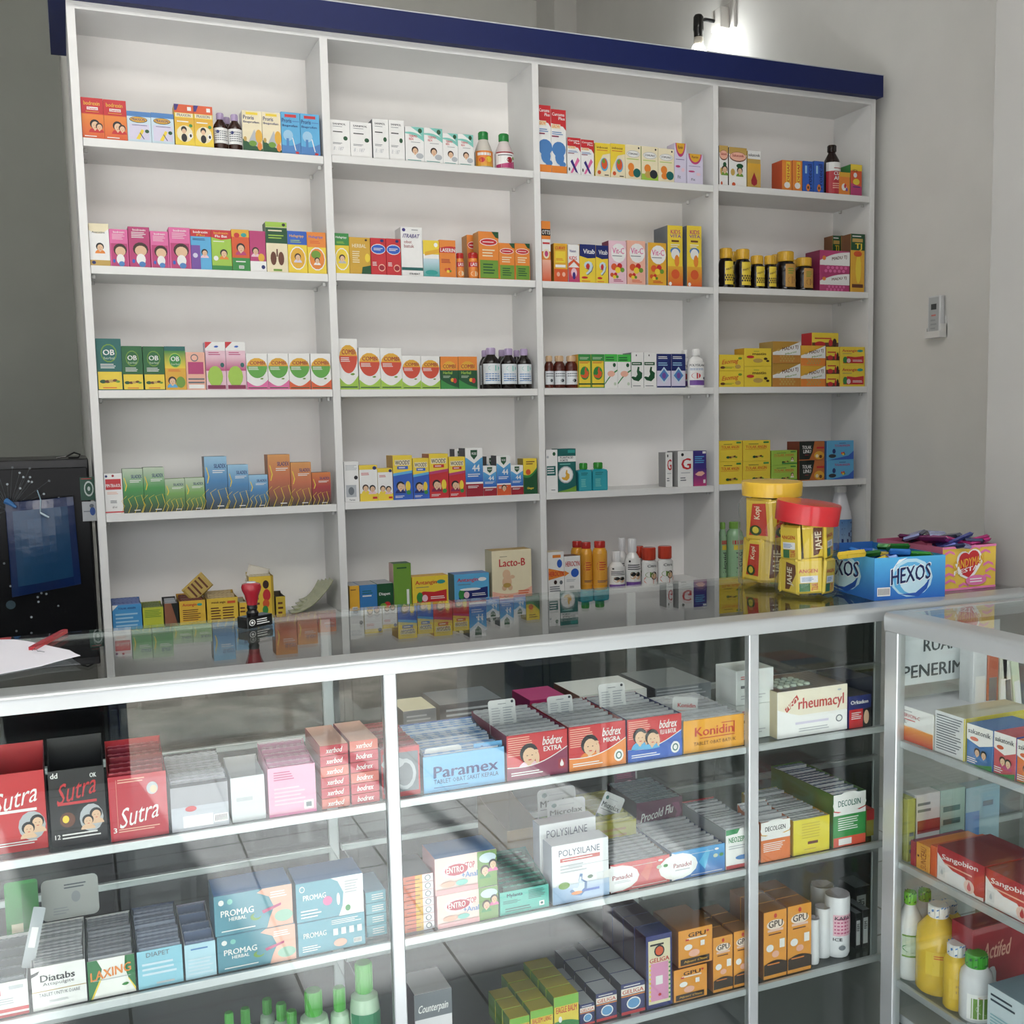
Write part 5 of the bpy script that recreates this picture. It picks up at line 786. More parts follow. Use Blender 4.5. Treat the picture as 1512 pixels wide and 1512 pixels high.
disp('sachet_display_box', 203, 271, 1472, 1407, 1, .17, 1.22, ('8ccfe4', '3e4a52', '5a6a88'), [('T', 'DIAPET', .2, .72, .82, .94, 'H', ''), ('L', .1, .9, .3, .7, 3, 'a'), ('L', .4, .95, .04, .16, 1, 'h')], 'pale turquoise open box with thin grey lettering', 15, 'blue grey sachet standing in the pale turquoise box', ('b4c0d4', .92, '8c98b0'))
disp('sachet_display_box', 273, 320, 1457, 1397, 1, .17, 1.15, ('b6e0f0', 'h', 'q'), [('L', .2, .8, .8, .9, 1, 'u'), ('L', .1, .9, .1, .6, 5, 'a')], 'paler blue open box of blue pouches', 5, 'soft blue pouch in the paler blue box', ('8aa0c8', .9, 'a8b8d8'))
prom = [('T', 'PROMAG', .08, .50, .46, .62, 'w', 'b'), ('T', 'HERBAL', .18, .40, .34, .43, 'w', 'b'), ('E', .09, .82, .035, .07, 'w'), ('E', .20, .82, .035, .07, 'j'), ('P', [(.62, 1), (.55, .92), (.70, .78), (.76, .5), (.70, .25), (.66, 0), (1, 0), (1, 1)], 'f2b49c'), ('L', .72, .97, .72, .9, 3, 'w'), ('E', .88, .25, .12, .15, '9ac8b0'), ('P', [(.6, .46), (.85, .58), (.85, .52), (.62, .38)], 'P'), ('E', .52, .34, .07, .09, 'L'), ('E', .54, .37, .05, .07, '4a94a8'), ('L', .08, .6, .08, .14, 1, 'w')]
prom2 = [('T', 'PROMAG', .10, .44, .54, .68, 'w', 'b'), ('P', [(.52, 1), (.62, .9), (.7, .6), (.68, .25), (.62, 0), (1, 0), (1, 1)], 'w'), ('E', .46, .45, .07, .12, 'p'), ('E', .09, .84, .04, .08, 'w'), ('E', .09, .84, .03, .06, '5aa6bc'), ('L', .06, .4, .08, .32, 3, 'w'), ('L', .72, .95, .55, .9, 5, 'h'), ('E', .76, .18, .04, .08, 'g'), ('E', .62, .45, .025, .16, 'w')]
prom3 = [('T', 'PROMAG', .08, .42, .52, .68, 'w', 'b'), ('L', .06, .36, .1, .3, 3, 'w'), ('L', .5, .95, .78, .94, 3, 'w')]+[('R', .52+.12*i, .46, .59+.12*i, .66, 'w') for i in range(4)]+[('E', .62, .22, .1, .12, 'f'), ('M', 'bars', .88, .2, .12)]
def pair(xl, xr, ybot, ymid, ytop, xl2, xr2, els1, els2, col, side, lab, zi=1, dp=.09):
    z = SZ[zi]; a, b, Y, h1 = px_front(xl, xr, ybot, ymid, z); lo = carton('', a+.0005, b-.0005, Y, z+.0003, h1-.0005, dp*S, 0, 'medicine_carton', None, (col, side, 'c', els1, '')); tag(lo, lab+', the lower of the pair', 'carton')
    a, b, Y2, h2 = px_front(xl2, xr2, ymid, ytop, z+h1, Y+.002); up = carton('', a+.0005, b-.0005, Y+.002, z+h1+.0002, h2-.0005, dp*S, 0, 'medicine_carton', None, (col, side, 'u', els2, '')); tag(up, lab+', the upper of the pair', 'carton')
pair(321, 437.5, 1446, 1385, 1324.5, 316, 432.5, prom, prom, '4a94a8', '2e6a80', 'wide teal carton with salmon right side')
pair(440, 540, 1423, 1365, 1306, 437, 537, prom3, prom2, '5aa6bc', '3a7a94', 'wide lighter teal carton with white print')
for k in range(4):
    z = SZ[1]; a, b, Y, h = px_front(541, 571, 1404, 1318, z, YCF+S*.05); o = carton('', a, b, Y, z+.0003+k*h/4, h/4-.0006, .078, 0, 'medicine_carton', None, ('62b4c6', '3a7a94', 'c', [('L', .3, .95, .2, .8, 3, 'w')], ''))
    tag(o, f'narrow turquoise carton beside the first post, {ORD[k]} from bottom', 'carton')
# green wallet, grey packet box behind
leaflet(8, 58, 1395, 1302, YCF+S*.20, 'bright green upright card behind the silver sachets', col='1f9a3a', els=[('R', .15, .2, .5, .34, 'e'), ('R', .5, .05, 1, .95, '188030')], name='green_card', lean=.05)
o = leaflet(60, 146, 1355, 1298, YCF+S*.22, 'long pale box lying tilted on the white sachets at lower left', col='d4d8d4', lean=.5, els=[('L', .2, .5, .1, .3, 3, 'h'), ('E', .6, .5, .08, .14, 'h'), ('L', .4, .8, .7, .85, 2, 'H')], name='sachet_packet', cat='box')
leaflet(28, 47, 1430, 1345, YCF+S*.06, 'narrow pale sachet sticking up beside the white tablet box', col='b4bcc2', tilt=.25, els=[('L', .2, .8, .1, .9, 1, 'w')], name='sachet', cat='sachet')
for k in range(7):
    z = SZ[1]; a, b, Y, h = px_front(596, 640.5, 1386, 1296, z, YCF+S*.035); o = carton('', a, b, Y, z+.0003+k*h/7, h/7-.0006, .09, 0, 'medicine_carton', None, ('f0703c', 'O', 'H', [('G', .40, 0, .7, 1, 'Y', 'Y'), ('R', .64, 0, 1, 1, 'ece8f0'), ('E', .82, .5, .10, .38, 'H'), ('E', .82, .5, .07, .28, 'w'), ('L', .1, .6, .4, .6, 1, 'n')], ''))
    tag(o, f'flat orange and white pack beside the first post, {ORD[k]} from bottom', 'carton', group='flat orange packs in one stack')
ent = [('R', 0, 0, .68, 1, 'f8dcd4'), ('E', .35, .62, .24, .22, 'w'), ('E', .34, .62, .19, .16, 'c83050'), ('T', 'ENTRO', .18, .46, .54, .72, 'w', 'b'), ('T', 'STOP', .47, .64, .60, .78, 'c83050', 'b'), ('T', '+Anak', .42, .72, .36, .52, 'u', 'b'), ('R', .68, 0, 1, 1, '6a9a3a'), ('E', .85, .8, .14, .14, 'a'), ('M', 'kid', .80, .45, .22, 'g'), ('M', 'lady', .93, .60, .20, 'p'), ('R', 0, 0, .68, .14, 'f2b0b4'), ('E', .42, .26, .1, .08, 'j'), ('E', .2, .26, .12, .08, 'f')]
pair(645.5, 736, 1381, 1323.5, 1269, 642, 734, ent, ent, 'f4cfc8', 'e8a0a8', 'pink carton with two cartoon children on green')
disp('sachet_display_box', 738, 811, 1361, 1319.5, 1, .13, 1.75, ('3fc4b4', '1f8f80', '127a68'), [('T', 'Mylanta', .14, .46, .70, .90, '1a3a5c', 'b'), ('L', .06, .46, .46, .62, 3, 'T'), ('L', .58, .94, .5, .92, 6, 'T'), ('R', .80, .14, .90, .34, 'w'), ('E', .85, .24, .03, .06, 'T'), ('L', .1, .7, .1, .3, 2, 'T')], 'turquoise open box with dark green sachets', 8, 'dark green sachet standing in the turquoise box', ('0f5a4c', .86, '2fa890'))
poly = [('R', .28, .60, 1, .61, 'h'), ('T', 'POLYSILANE', .12, .84, .80, .91, '1a2c5c', ''), ('R', .14, .70, .84, .765, 'c8382c'), ('L', .18, .78, .72, .75, 1, 'w'), ('L', .14, .62, .50, .66, 3, 'h'), ('G', 0, 0, 1, .30, '88a8dc', 'c4d8ee'), ('W', .30, .22, .05, 'a6c4e8'), ('M', 'stomach', .46, .26, .20, '4a7ab4'), ('M', 'stomach', .46, .27, .14, 'd8e8f6'), ('E', .42, .14, .10, .03, 'o'), ('E', .20, .30, .10, .06, 'L'), ('E', .66, .38, .05, .03, 'G'), ('R', .52, .14, .82, .18, 'b'), ('R', .78, .30, .9, .42, 'd8dce0')]
solid('', 815, 899.5, 1346, 1250.5, 1, .05, 'tall white antacid box with blue stomach drawing', base=('f0f4f8', 'a8b4c8', 'd8dce4', poly, ''))
z = SZ[1]; a, b = on(1, YCF+S*.085, 797, 1240)[0], on(1, YCF+S*.085, 880, 1230)[0]; o = carton('', a, b, YCF+S*.085, z+.0003, on(1, YCF+S*.085, 840, 1212)[2]-z, .031, 0, 'medicine_carton', None, ('f0f4f8', 'a8b4c8', 'f0f4f8', poly, '')); tag(o, 'second tall white antacid box directly behind the first', 'carton')
micr = [('E', .18, .85, .07, .06, 'T'), ('L', .3, .8, .82, .86, 1, 'h'), ('T', 'Microlax', .06, .92, .56, .72, '22262c', 'b'), ('L', .06, .8, .48, .52, 1, 'H'), ('R', 0, 0, 1, .34, 'L'), ('P', [(0, .34), (.5, .2), (0, .1)], 'G')]
leaflet(795, 851, 1222, 1164, YCF+S*.24, 'upright white laxative card, rearmost of three', els=micr, lean=.05, name='laxative_card')
leaflet(809, 865, 1228, 1180, YCF+S*.20, 'upright white laxative card, middle of three', els=micr, lean=.05, name='laxative_card')
leaflet(872, 905, 1222, 1172, YCF+S*.21, 'white laxative card tilted to the right, green below', els=micr, lean=.05, tilt=.5, name='laxative_card')
disp('carton_box', 749, 800, 1298, 1228, 1, .2, 1.3, ('a8864c', '8a6c3c', '6e5630'), [('L', .3, .6, .3, .4, 1, 'n')], 'brown cardboard box behind the turquoise sachets', 0, Y=YCF+S*.20)
disp('sachet_display_box', 866, 940, 1270, 1222, 1, .16, 1.2, ('c8c23a', 'a09a28', 'b0aa30'), [('T', 'LAXATIF', .3, .8, .2, .4, 'n', 'b'), ('L', .1, .9, .5, .9, 3, 'i')], 'yellow green open box behind the red tablet box', 7, 'yellow sachet standing in the yellow green box', ('d0c83a', .9, 'e0dc60'), Y=YCF+S*.16)
pan = lambda c, c2, t2: [('G', 0, 0, 1, 1, c, c2), ('E', .12, .48, .36, .46, 'w'), ('P', [(0, 0), (.14, .05), (.42, .45), (.46, .55), (.3, .75), (0, .98)], 'f6f6f8'), ('T', 'Panadol', .03, .36, .44, .60, 'a01c34', 'b'), ('L', .06, .34, .30, .40, 2 if t2 else 1, 'h'), ('P', [(.5, .5), (.66, .92), (.72, .84), (.62, .2)], 'e05a50' if t2 else '58c0f0'), ('E', .82, .62, .045, .07, 'x'), ('E', .93, .62, .04, .06, 'g'), ('L', .35, .95, .06, .10, 1, 'w'), ('L', .35, .78, .82, .85, 1, 'w'), ('E', .84, .86, .04, .04, 'w')]
disp('sachet_display_box', 901, 989, 1328, 1278.5, 1, .18, 1.10, ('d8363c', '5a2030', 'R'), pan('c8303c', 'e0484c', 1), 'red open tablet box with a white rounded corner', 12, 'grey edged sachet standing in the red tablet box', ('d6d8de', .95, 'a8acb4'))
disp('sachet_display_box', 991.5, 1070.5, 1306, 1260, 1, .18, 1.10, ('2080cc', '1c3478', '2466b4'), pan('1c68c0', '38a4e4', 0), 'blue open tablet box with a white rounded corner', 10, 'grey edged sachet standing in the blue tablet box', ('d6d8de', .95, 'a8acb4'))
disp('sachet_display_box', 1071.5, 1121, 1287, 1227, 1, .20, 1.06, ('f6f6f4', '8a909a', 'c8303c'), [('P', [(0, .86), (0, 1), (.42, 1), (.34, .88)], '1f8f50'), ('T', 'NEOZEP', .08, .55, .66, .80, '1f8f50', 'b'), ('T', 'Forte', .58, .8, .68, .74, 'k', 'i'), ('L', .08, .7, .48, .6, 2, 'h'), ('R', 0, 0, 1, .09, 'c8303c'), ('E', .5, .26, .22, .06, 'u'), ('E', .72, .3, .1, .05, 'g'), ('E', .7, .2, .16, .04, 'r')], 'white open cold tablet box with green lettering', 12, 'white sachet standing in the green lettered box', ('e6e8ec', .95, 'b8bcc4'))
disp('sachet_display_box', 940, 1008, 1262, 1187, 1, .16, 1.02, ('5e1444', '3a1830', '5e1444'), [('T', 'Procold Flu', .08, .80, .64, .82, 'w', 'bik'), ('P', [(.76, .9), (.92, .9), (.98, .7), (.88, .5), (.8, .5), (.88, .7)], '8c3c6c'), ('R', 0, .44, 1, .455, 'p'), ('R', .5, 0, .52, .44, '3a1830')], 'deep purple open flu tablet box with white lettering', 10, 'grey green blister pack in the deep purple box', ('6c7c84', .94, '90a0a8'), Y=YCF+S*.21)
leaflet(908, 939, 1172, 1140, YCF+S*.36, 'small purple card with two white ovals at the back', col='5e1444', els=[('E', .35, .3, .16, .1, 'z'), ('E', .68, .5, .16, .1, 'z'), ('L', .1, .9, .7, .95, 3, 'P')], name='purple_card', lean=.05)
dec = lambda c, t, tc, sm: [('R', 0, 0, 1, 1, c), ('E', .5, .80, .52, .24, 'w'), ('R', 0, .8, 1, 1, 'w'), ('T', t, .14, .84, .76, .88, tc, 'b'), ('W', .70, .72, .06, sm, .60), ('W', .68, .70, .07, 'w', .55), ('E', .5, .62, .4, .06, 'w')]
disp('sachet_display_box', 1123, 1166.5, 1276, 1216, 1, .10, 1.16, ('ee7c28', 'c86020', 'w'), dec('ee7c28', 'DECOLGEN', '2a2a3a', 'Y')+[('R', 0, 0, 1, .54, 'ee7c28'), ('L', .08, .84, .24, .48, 5, 'w')], 'orange and white open cold tablet box beside the second post', 5, 'white sachet standing in the orange and white box', ('e4e6ea', .95, 'b8bcc4'))
disp('sachet_display_box', 1170.5, 1225, 1269.5, 1213.5, 1, .22, 1.04, ('f0e010', 'd8a820', 'e8d820'), [('L', .24, .8, .42, .9, 6, 'd8c40c'), ('R', .40, .26, .68, .34, 'n'), ('L', .3, .7, .10, .15, 1, 'i'), ('R', 0, 0, .008, 1, 'n')], 'plain yellow open box between the orange and green boxes', 16, 'white sachet standing in the plain yellow box', ('e4e6e8', .95, 'a8acae'))
disp('sachet_display_box', 1230, 1278, 1260, 1175.5, 1, .26, 1.0, ('2f9a48', '4c7a2c', '4c7a2c'), dec('2f9a48', 'DECOLSIN', '1f6a5c', 'r')+[('R', 0, 0, 1, .60, '2f9a48'), ('L', .14, .8, .30, .56, 6, 'w'), ('R', 0, 0, 1, .18, 'e8583c'), ('R', .16, .03, .56, .15, 'w')], 'tall green and orange open box of curved white sachets', 14, 'white sachet standing in the tall green box', ('eceef0', .95, '6a7a9a'))
rear(1279, 1290, 1250, 1195, YCF+S*.05, .10, 'yellow green carton partly hidden at the right end', base=('a8a030', '8a8428', 'r', [('R', 0, .6, 1, 1, 'r')], ''), zi=1)
# --- third level
z3 = SZ[2]
for i, (xl, xr, yt) in enumerate(((445, 490, 1472), (490, 520, 1464), (522, 566, 1430), (405, 430, 1487), (420, 445, 1498), (328, 350, 1500), (352, 375, 1494), (385, 408, 1480))):
    Y = YCF+S*(.05, .06, .035, .14, .10, .10, .16, .2)[i]; a, b = on(1, Y, xl, 1500)[0], on(1, Y, xr, 1500)[0]; t = on(1, Y, (xl+xr)/2, yt)[2]
    o = bottle('kayu', a, b, Y, z3+.0003, t-z3, 'oil_bottle'); tag(o, ['green capped oil bottle, second from right', 'green capped oil bottle next to the barcode one', 'largest green oil bottle with barcode beside the first post', 'green oil bottle in the rear row, middle', 'green oil bottle in the second row, middle', 'green oil bottle at the left end', 'green oil bottle second from the left end', 'green oil bottle in the rear row, farthest back'][i]+' of the lowest level', 'bottle')
solid('', 612, 668, 1530, 1470, 2, .10, 'white and purple printed carton on the lowest level by the post', base=('f0eef2', '5a4858', 'e8e6ec', [('R', 0, .6, 1, 1, 'H'), ('T', 'Counterpain', .1, .9, .66, .82, 'w', 'bi'), ('E', .6, .25, .12, .1, 'r')], ''), Y=YCF+S*.06)
def staircase(cols, dp, dcol, els, top, lab, cat='carton', name='balm_carton'):
    pass
def block(x, w, Y, n, pitch, h, base, lab, z=None, grp=None):
    """one file of equal small cartons running back from the front edge"""
    pitch *= S
    for k in range(n):
        o = carton('', x, x+w, Y+k*pitch, (SZ[2] if z is None else z)+.0003, h, pitch-.0012, 0, 'medicine_carton', None, base)
        tag(o, f'{lab}, {ORD[k]} from the front', 'carton', group=grp)
eagle = lambda t: ('f0d820', '5a8a1c', 'b8a818', [('R', 0, .72, 1, 1, '7cc030'), ('T', t, .08, .92, .52, .70, 'd83820', 'b'), ('W', .28, .2, -.06, '2f8f3e'), ('E', .24, .34, .07, .09, 'w')], '')
def cap_top(h_): pass
for j, (xl, xr, yt, yl) in enumerate(((818, 855, 1474, 'rightmost'), (783, 817, 1494, 'middle'), (752, 782, 1506, 'leftmost'))):
    Y = YCF+S*.03; a, b = on(1, Y, xl, 1500)[0], on(1, Y, xr, 1500)[0]; H = on(1, Y, xl, yt)[2]-z3
    block(a+.0004, b-a-.0008, Y, (4, 4, 3)[j], .045, H, eagle('EAGLE BALM' if j == 0 else 'BALSEM LANG'), f'yellow and green balm carton, {yl} file', grp='yellow and green balm cartons')
gel = ('24306c', '1a2030', 'b4b8c0', [('R', 0, .86, 1, 1, '24306c'), ('L', .12, .9, .88, .95, 1, 'w'), ('R', 0, .64, 1, .85, 'f4ece0'), ('T', 'GELIGA', .05, .95, .67, .80, 'c8402c', 'b'), ('R', 0, .58, 1, .62, 'o'), ('E', .52, .34, .30, .20, 'w'), ('E', .52, .34, .25, .16, '5aa0d8'), ('R', 0, 0, 1, .10, 'd8323c')], '')
for j, (xl, xr, yt) in enumerate(((917, 952.5, 1455), (880, 911, 1469), (856, 878, 1485))):
    Y = YCF+S*.03; a, b = on(1, Y, xl, 1490)[0], on(1, Y, xr, 1490)[0]; H = on(1, Y, xl, yt)[2]-z3
    block(a+.0004, b-a-.0008, Y, (4, 4, 3)[j], .058, H, gel, f'navy and white balm carton, {("right", "middle", "left")[j]} file', grp='navy and white balm cartons')
o, h_, Yt, ab_ = solid('', 954, 993, 1497, 1384, 2, .055, 'tall navy framed pink liniment carton', base=('2c3478', '3a2034', '2c3478', [('R', .08, .06, .92, .93, 'e8e0b8'), ('R', .16, .10, .84, .62, 'e494c0'), ('L', .15, .85, .84, .9, 1, 'k'), ('E', .5, .78, .2, .08, 'k'), ('E', .5, .78, .15, .06, 'O'), ('T', 'GELIGA', .12, .88, .63, .69, 'r', 'b'), ('R', .35, .32, .62, .44, 'w'), ('E', .5, .18, .06, .02, 'r')]+[('E', .13, .12+.06*i, .04, .014, 'y') for i in range(9)]+[('E', .87, .12+.06*i, .04, .014, 'g') for i in range(9)], ''))
for k in range(1, 4):
    o = carton('', ab_[0], ab_[1], Yt+k*.0437, z3+.0003, h_, .043, 0, 'medicine_carton', None, ('2c3478', '3a2034', '4a2c4c', [], '')); tag(o, f'tall navy liniment carton, {ORD[k]} behind the pink fronted one', 'carton')
gpuf = [('T', 'GPU', .28, .80, .78, .90, '3a1c10', 'b'), ('R', .24, .72, .82, .765, 'f8e8d8'), ('R', .2, .70, .3, .745, 'r'), ('E', .28, .52, .12, .08, 'w'), ('R', .64, .5, .76, .64, 'w'), ('E', .45, .34, .16, .10, 'f'), ('R', .05, .05, .9, .22, '3a2818'), ('T', 'Nyeri Otot', .15, .85, .09, .17, 'Y', 'bi'), ('E', .85, .88, .04, .03, 'r')]
gput = [('E', .5, .93, .07, .035, 'd83020'), ('E', .5, .80, .38, .075, 'f8e8d8'), ('T', 'GPU', .2, .82, .76, .86, '3a1c10', 'b'), ('R', .16, .70, .84, .735, 'f2c8b8'), ('L', .2, .8, .64, .68, 1, 'n'), ('E', .26, .46, .16, .055, 'w'), ('R', .68, .44, .9, .57, 'f4f4f0'), ('E', .5, .36, .16, .05, 'f'), ('W', .22, .22, -.05, '3a2818', .06), ('L', .14, .88, .2, .24, 1, 'o')]
GO = 'f2a01c'
z = SZ[2]; a, b, Yg, h1 = px_front(994.5, 1044.5, 1488, 1434, z); lo = carton('', a+.001, b-.0005, Yg, z+.0003, h1-.0006, .094, 0, 'medicine_carton', None, (GO, 'a05a14', 'n', gpuf, '')); tag(lo, 'wide orange liniment carton, the lower of the two', 'carton')
a2, b2 = on(1, Yg+.004, 1002, 1400)[0], on(1, Yg+.004, 1052, 1400)[0]; h2 = on(1, Yg, 1002, 1378)[2]-z-h1; up = carton('', a2, b2, Yg+.004, z+h1+.0003, h2, .094, 0, 'medicine_carton', None, (GO, 'a05a14', 'a8681c', gpuf, '')); tag(up, 'wide orange liniment carton, the upper of the two', 'carton')
for j, (xl, xr, yb, yt, nm) in enumerate(((1053, 1082.5, 1470, 1386, 'beside the wide pair'), (1083.5, 1110, 1466, 1377, 'by the second post'), (1127.5, 1162, 1459, 1349, 'right of the second post'), (1163, 1198.5, 1449, 1340, 'beside the white rolls'))):
    a, b, Y, h = px_front(xl, xr, yb, yt, z)
    block(a+.0004, b-a-.0012, Y, 3 if j != 1 else 3, .05, h, (GO, 'a05a14', 'a86a20', gput, ''), f'tall orange liniment carton {nm}', grp='tall orange liniment cartons')
def paper_roll(xl, xr, yb, yt, Y, label, els=None):
    a, b = on(1, Y, xl, yb)[0], on(1, Y, xr, yb)[0]; r = (b-a)/2; h = on(1, Y, (xl+xr)/2, yt)[2]-SZ[2]; root = empty('wrapped_roll', ((a+b)/2, Y+r, SZ[2]+.0003))
    q = MB(); n = 18; q.lathe(0, 0, [(r*.9, 0), (r, .006), (r, h*.93), (r*.96, h*.97)], n, 'eef0f4', caps=False); q.build('paper_wrap', CARD(), root, smooth=True)
    q = MB(); rr = random.Random(int(xl)); k = 12; top = [(r*.97*math.cos(i*6.283/k), r*.97*math.sin(i*6.283/k), h*(.965+.03*rr.random())) for i in range(k)]; q.v = top+[(0, -.002, h*.93), (0, 0, .0)]
    for i in range(k): q.f.append((i, (i+1) % k, k)); q.c.append('c8c0c8'); q.m.append(0)
    q.v.pop(); q.build('folded_end', CARD(), root)
    if els: p = Print(2*r, h, curve=(r+.0005, 2.4, 0, 0, 1, 1)); p.draw(els); p.q.build('label', CARD(), root)
    tag(root, label, 'roll'); return root
paper_roll(1199, 1213, 1437, 1357, YCF+S*.035, 'short plain white wrapped roll nearest the orange cartons')
paper_roll(1212, 1231, 1430, 1341, YCF+S*.05, 'plain white wrapped roll in the middle')
paper_roll(1232, 1262, 1429, 1324, YCF+S*.035, 'thick white wrapped roll with a pink printed label', [('R', .1, .36, .8, .70, 'f0b8c8'), ('L', .14, .76, .38, .66, 5, 'P'), ('T', 'KAPAS', .16, .76, .62, .68, 'd', 'b'), ('R', .84, .4, .9, .66, 'H'), ('E', .4, .17, .12, .04, 'H'), ('T', 'ICE', .1, .4, .28, .33, 'd', 'b')])
paper_roll(1210, 1238, 1400, 1310, YCF+S*.11, 'tall white wrapped roll standing at the back')
for k, (xl, xr, yb, yt, Y) in enumerate(((1263, 1272, 1412, 1350, YCF+S*.06), (1273, 1284, 1408, 1345, YCF+S*.06), (1262, 1284, 1395, 1312, YCF+S*.15))):
    a, b = on(1, Y, xl, yb)[0], on(1, Y, xr, yb)[0]; o = carton('', a, b, Y, z+.0003, on(1, Y, xl, yt)[2]-z, .055, 0, 'medicine_carton', None, ('14181a', 'k', 'H', [('R', .1, .1, .7, .8, 'c8cccc'), ('T', 'FEM', .2, .6, .5, .7, 'k', 'bv')], '')); tag(o, ['small black carton with grey label beside the labelled roll', 'small black carton with grey label at the counter end', 'taller black carton behind the two small ones'][k], 'carton')
# ---------------------------------------------------------------- bottom shelf of the leftmost bay: opened boxes
def pouch(name, w, h, t, col, els=None, crimp=None, mat_=None, end=.06):
    """sachet lying in its own x-z plane, centre at the origin, bulging towards -y and +y"""
    f = lambda u: t/2*max(0, min(1, u/.07, (1-u)/.07))
    us = [0, .02, .07, .25, .5, .75, .93, .98, 1]; q = MB(); nu = 8; vs = [-.5, -.5+end, .5-end, .5]
    for sg in (-1, 1):
        for j in range(3):
            for i in range(nu):
                a, b = us[i], us[i+1]; s0 = 0 if j == 0 else 1; s1 = 0 if j == 2 else 1
                P_ = [((a-.5)*w, sg*(f(a)*s0+.0002), vs[j]*h), ((b-.5)*w, sg*(f(b)*s0+.0002), vs[j]*h), ((b-.5)*w, sg*(f(b)*s1+.0002), vs[j+1]*h), ((a-.5)*w, sg*(f(a)*s1+.0002), vs[j+1]*h)]
                q.poly(P_ if sg < 0 else P_[::-1], (crimp or col) if j != 1 else col)
    o = q.build(name, mat_ or GLOSS(), smooth=True)
    if els:
        p = Print(w, h); p.flat = lambda u, v, e: ((u-.5)*w, -(f(u)+.0002+e), (v-.5)*h*(1-2*end)); p.draw(els); p.q.build('front_print', GLOSS(), o)
    return o
def tray5(xl, xr, yt, dp, hbx, cols, els, label, n=0, name='medicine_box', cardc=('c8c4a0', .9, '9c9878'), slab='', Y=.012):
    z = ROWZ[4][0]; x0, x1, h = measure(xl, xr, yt, z, Y); x0, x1 = clampx(x0, x1, 0)
    return open_box(name, x0+.0006, x1-.0006, Y, z+.0003, dp, h, h*hbx, cols, els, label, 0, n, (cardc[0], cardc[1], h, cardc[2], 'sachet', slab, None) if n else None)
tray5(166, 210, 893, .09, 1.10, ('3f9ad8', '3a64a0', 'u'), [('P', [(0, 1), (.2, 1), (0, .78)], 'w'), ('T', 'TOLAK ANGIN', .2, .8, .82, .9, 'B', 'b'), ('L', .1, .9, .1, .7, 4, 'c')], 'opened sky blue box with a white corner, bottom shelf, leftmost bay', 5, cardc=('7a8cc0', .9, '5068a8'), slab='dark blue sachet in the opened sky blue box')
tray5(211, 242, 897, .09, 1.06, ('c4cc20', '8a9420', 'b0b830'), [('L', .1, .9, .5, .9, 5, 'L')], 'opened lime box with small print, bottom shelf, leftmost bay', 4, cardc=('7e8c50', .85, '606c3c'), slab='dull green sachet in the opened lime box')
tray5(243, 264, 891, .09, 1.10, ('9a6044', '2a2a2c', '303030'), [('P', [(.5, 1), (1, 1), (1, 0), (.9, .1)], '1c2420')], 'opened brown and black box, bottom shelf, leftmost bay', 3, cardc=('b0b4b8', .8, '707880'), slab='grey sachet in the opened brown box')
tray5(265, 304, 887, .10, 1.12, ('f0c020', 'a87c18', 'c89420'), [('T', 'Antangin', .12, .66, .74, .9, 'r', 'b'), ('E', .78, .82, .1, .06, 't'), ('L', .12, .88, .15, .65, 6, 'n')], 'opened yellow box with red lettering left of the stamp, bottom shelf', 6, cardc=('8a4c3c', .8, '5c3028'), slab='brown sachet in the opened red lettered box')
tray5(305.5, 352, 883, .10, 1.12, ('f0c828', 'b08c20', 'c8a024'), [('T', 'masuk angin', .15, .60, .76, .88, 'n', 'b'), ('R', .66, .76, .92, .86, 'O'), ('L', .12, .45, .1, .65, 5, 'n'), ('L', .5, .9, .1, .65, 5, 'n')], 'opened yellow box with brown lettering, bottom shelf, leftmost bay', 5, cardc=('c8b080', .85, 'a08858'), slab='tan sachet in the opened brown lettered box')
tray5(353.5, 366, 890, .08, 1.1, ('f0c020', 'b08c20', 'e0a890'), [('L', .1, .8, .4, .8, 2, 'n')], 'small opened yellow box behind the stamp, bottom shelf', 2, slab='pale sachet in the small box behind the stamp')
tray5(368.5, 405, 851, .06, 1.06, ('f2c81c', 'b89818', 'c8a820'), [('P', [(.9, 0), (1, 0), (1, 1), (.9, 1)], 'b89818'), ('E', .68, .80, .13, .10, 'N'), ('E', .70, .55, .16, .14, 'r'), ('E', .66, .35, .14, .1, 'O'), ('E', .62, .2, .12, .1, 'g'), ('L', .1, .4, .3, .9, 5, 'n')], 'tall opened yellow box with fruit picture, behind the red stamp', 4, cardc=('d8ccb0', .8, 'c0b490'), slab='cream sachet in the tall opened yellow box')
tray5(407.5, 422, 881, .08, 1.1, ('d8b820', '4a4430', '4a4430'), [('L', .2, .8, .1, .8, 3, 'n')], 'small opened yellow box right of the stamp, bottom shelf', 2, cardc=('584c38', .8, '3c3428'), slab='brown sachet in the small box right of the stamp')
def place(o, x, y, z, rx=0, ry=0, rz=0, label='', cat='sachet', group=None):
    o.location = (x, y, z); o.rotation_euler = (rx, ry, rz); tag(o, label, cat, group); return o
p1 = on(1, .06, 292, 874); o = pouch('sachet', .05, .075, .008, 'c8a850', [('L', .1, .9, .1, .9, 4, 'n')]); place(o, p1[0], .06, p1[2]+.012, -.3, .9, 0, 'tan sachet sticking out of the red lettered yellow box')
p1 = on(1, .06, 380, 846); o = pouch('sachet', .06, .05, .006, 'd8d0c0'); place(o, p1[0], .06, p1[2]-.006, -.2, .3, 0, 'crumpled cream sachet on top of the tall yellow box')
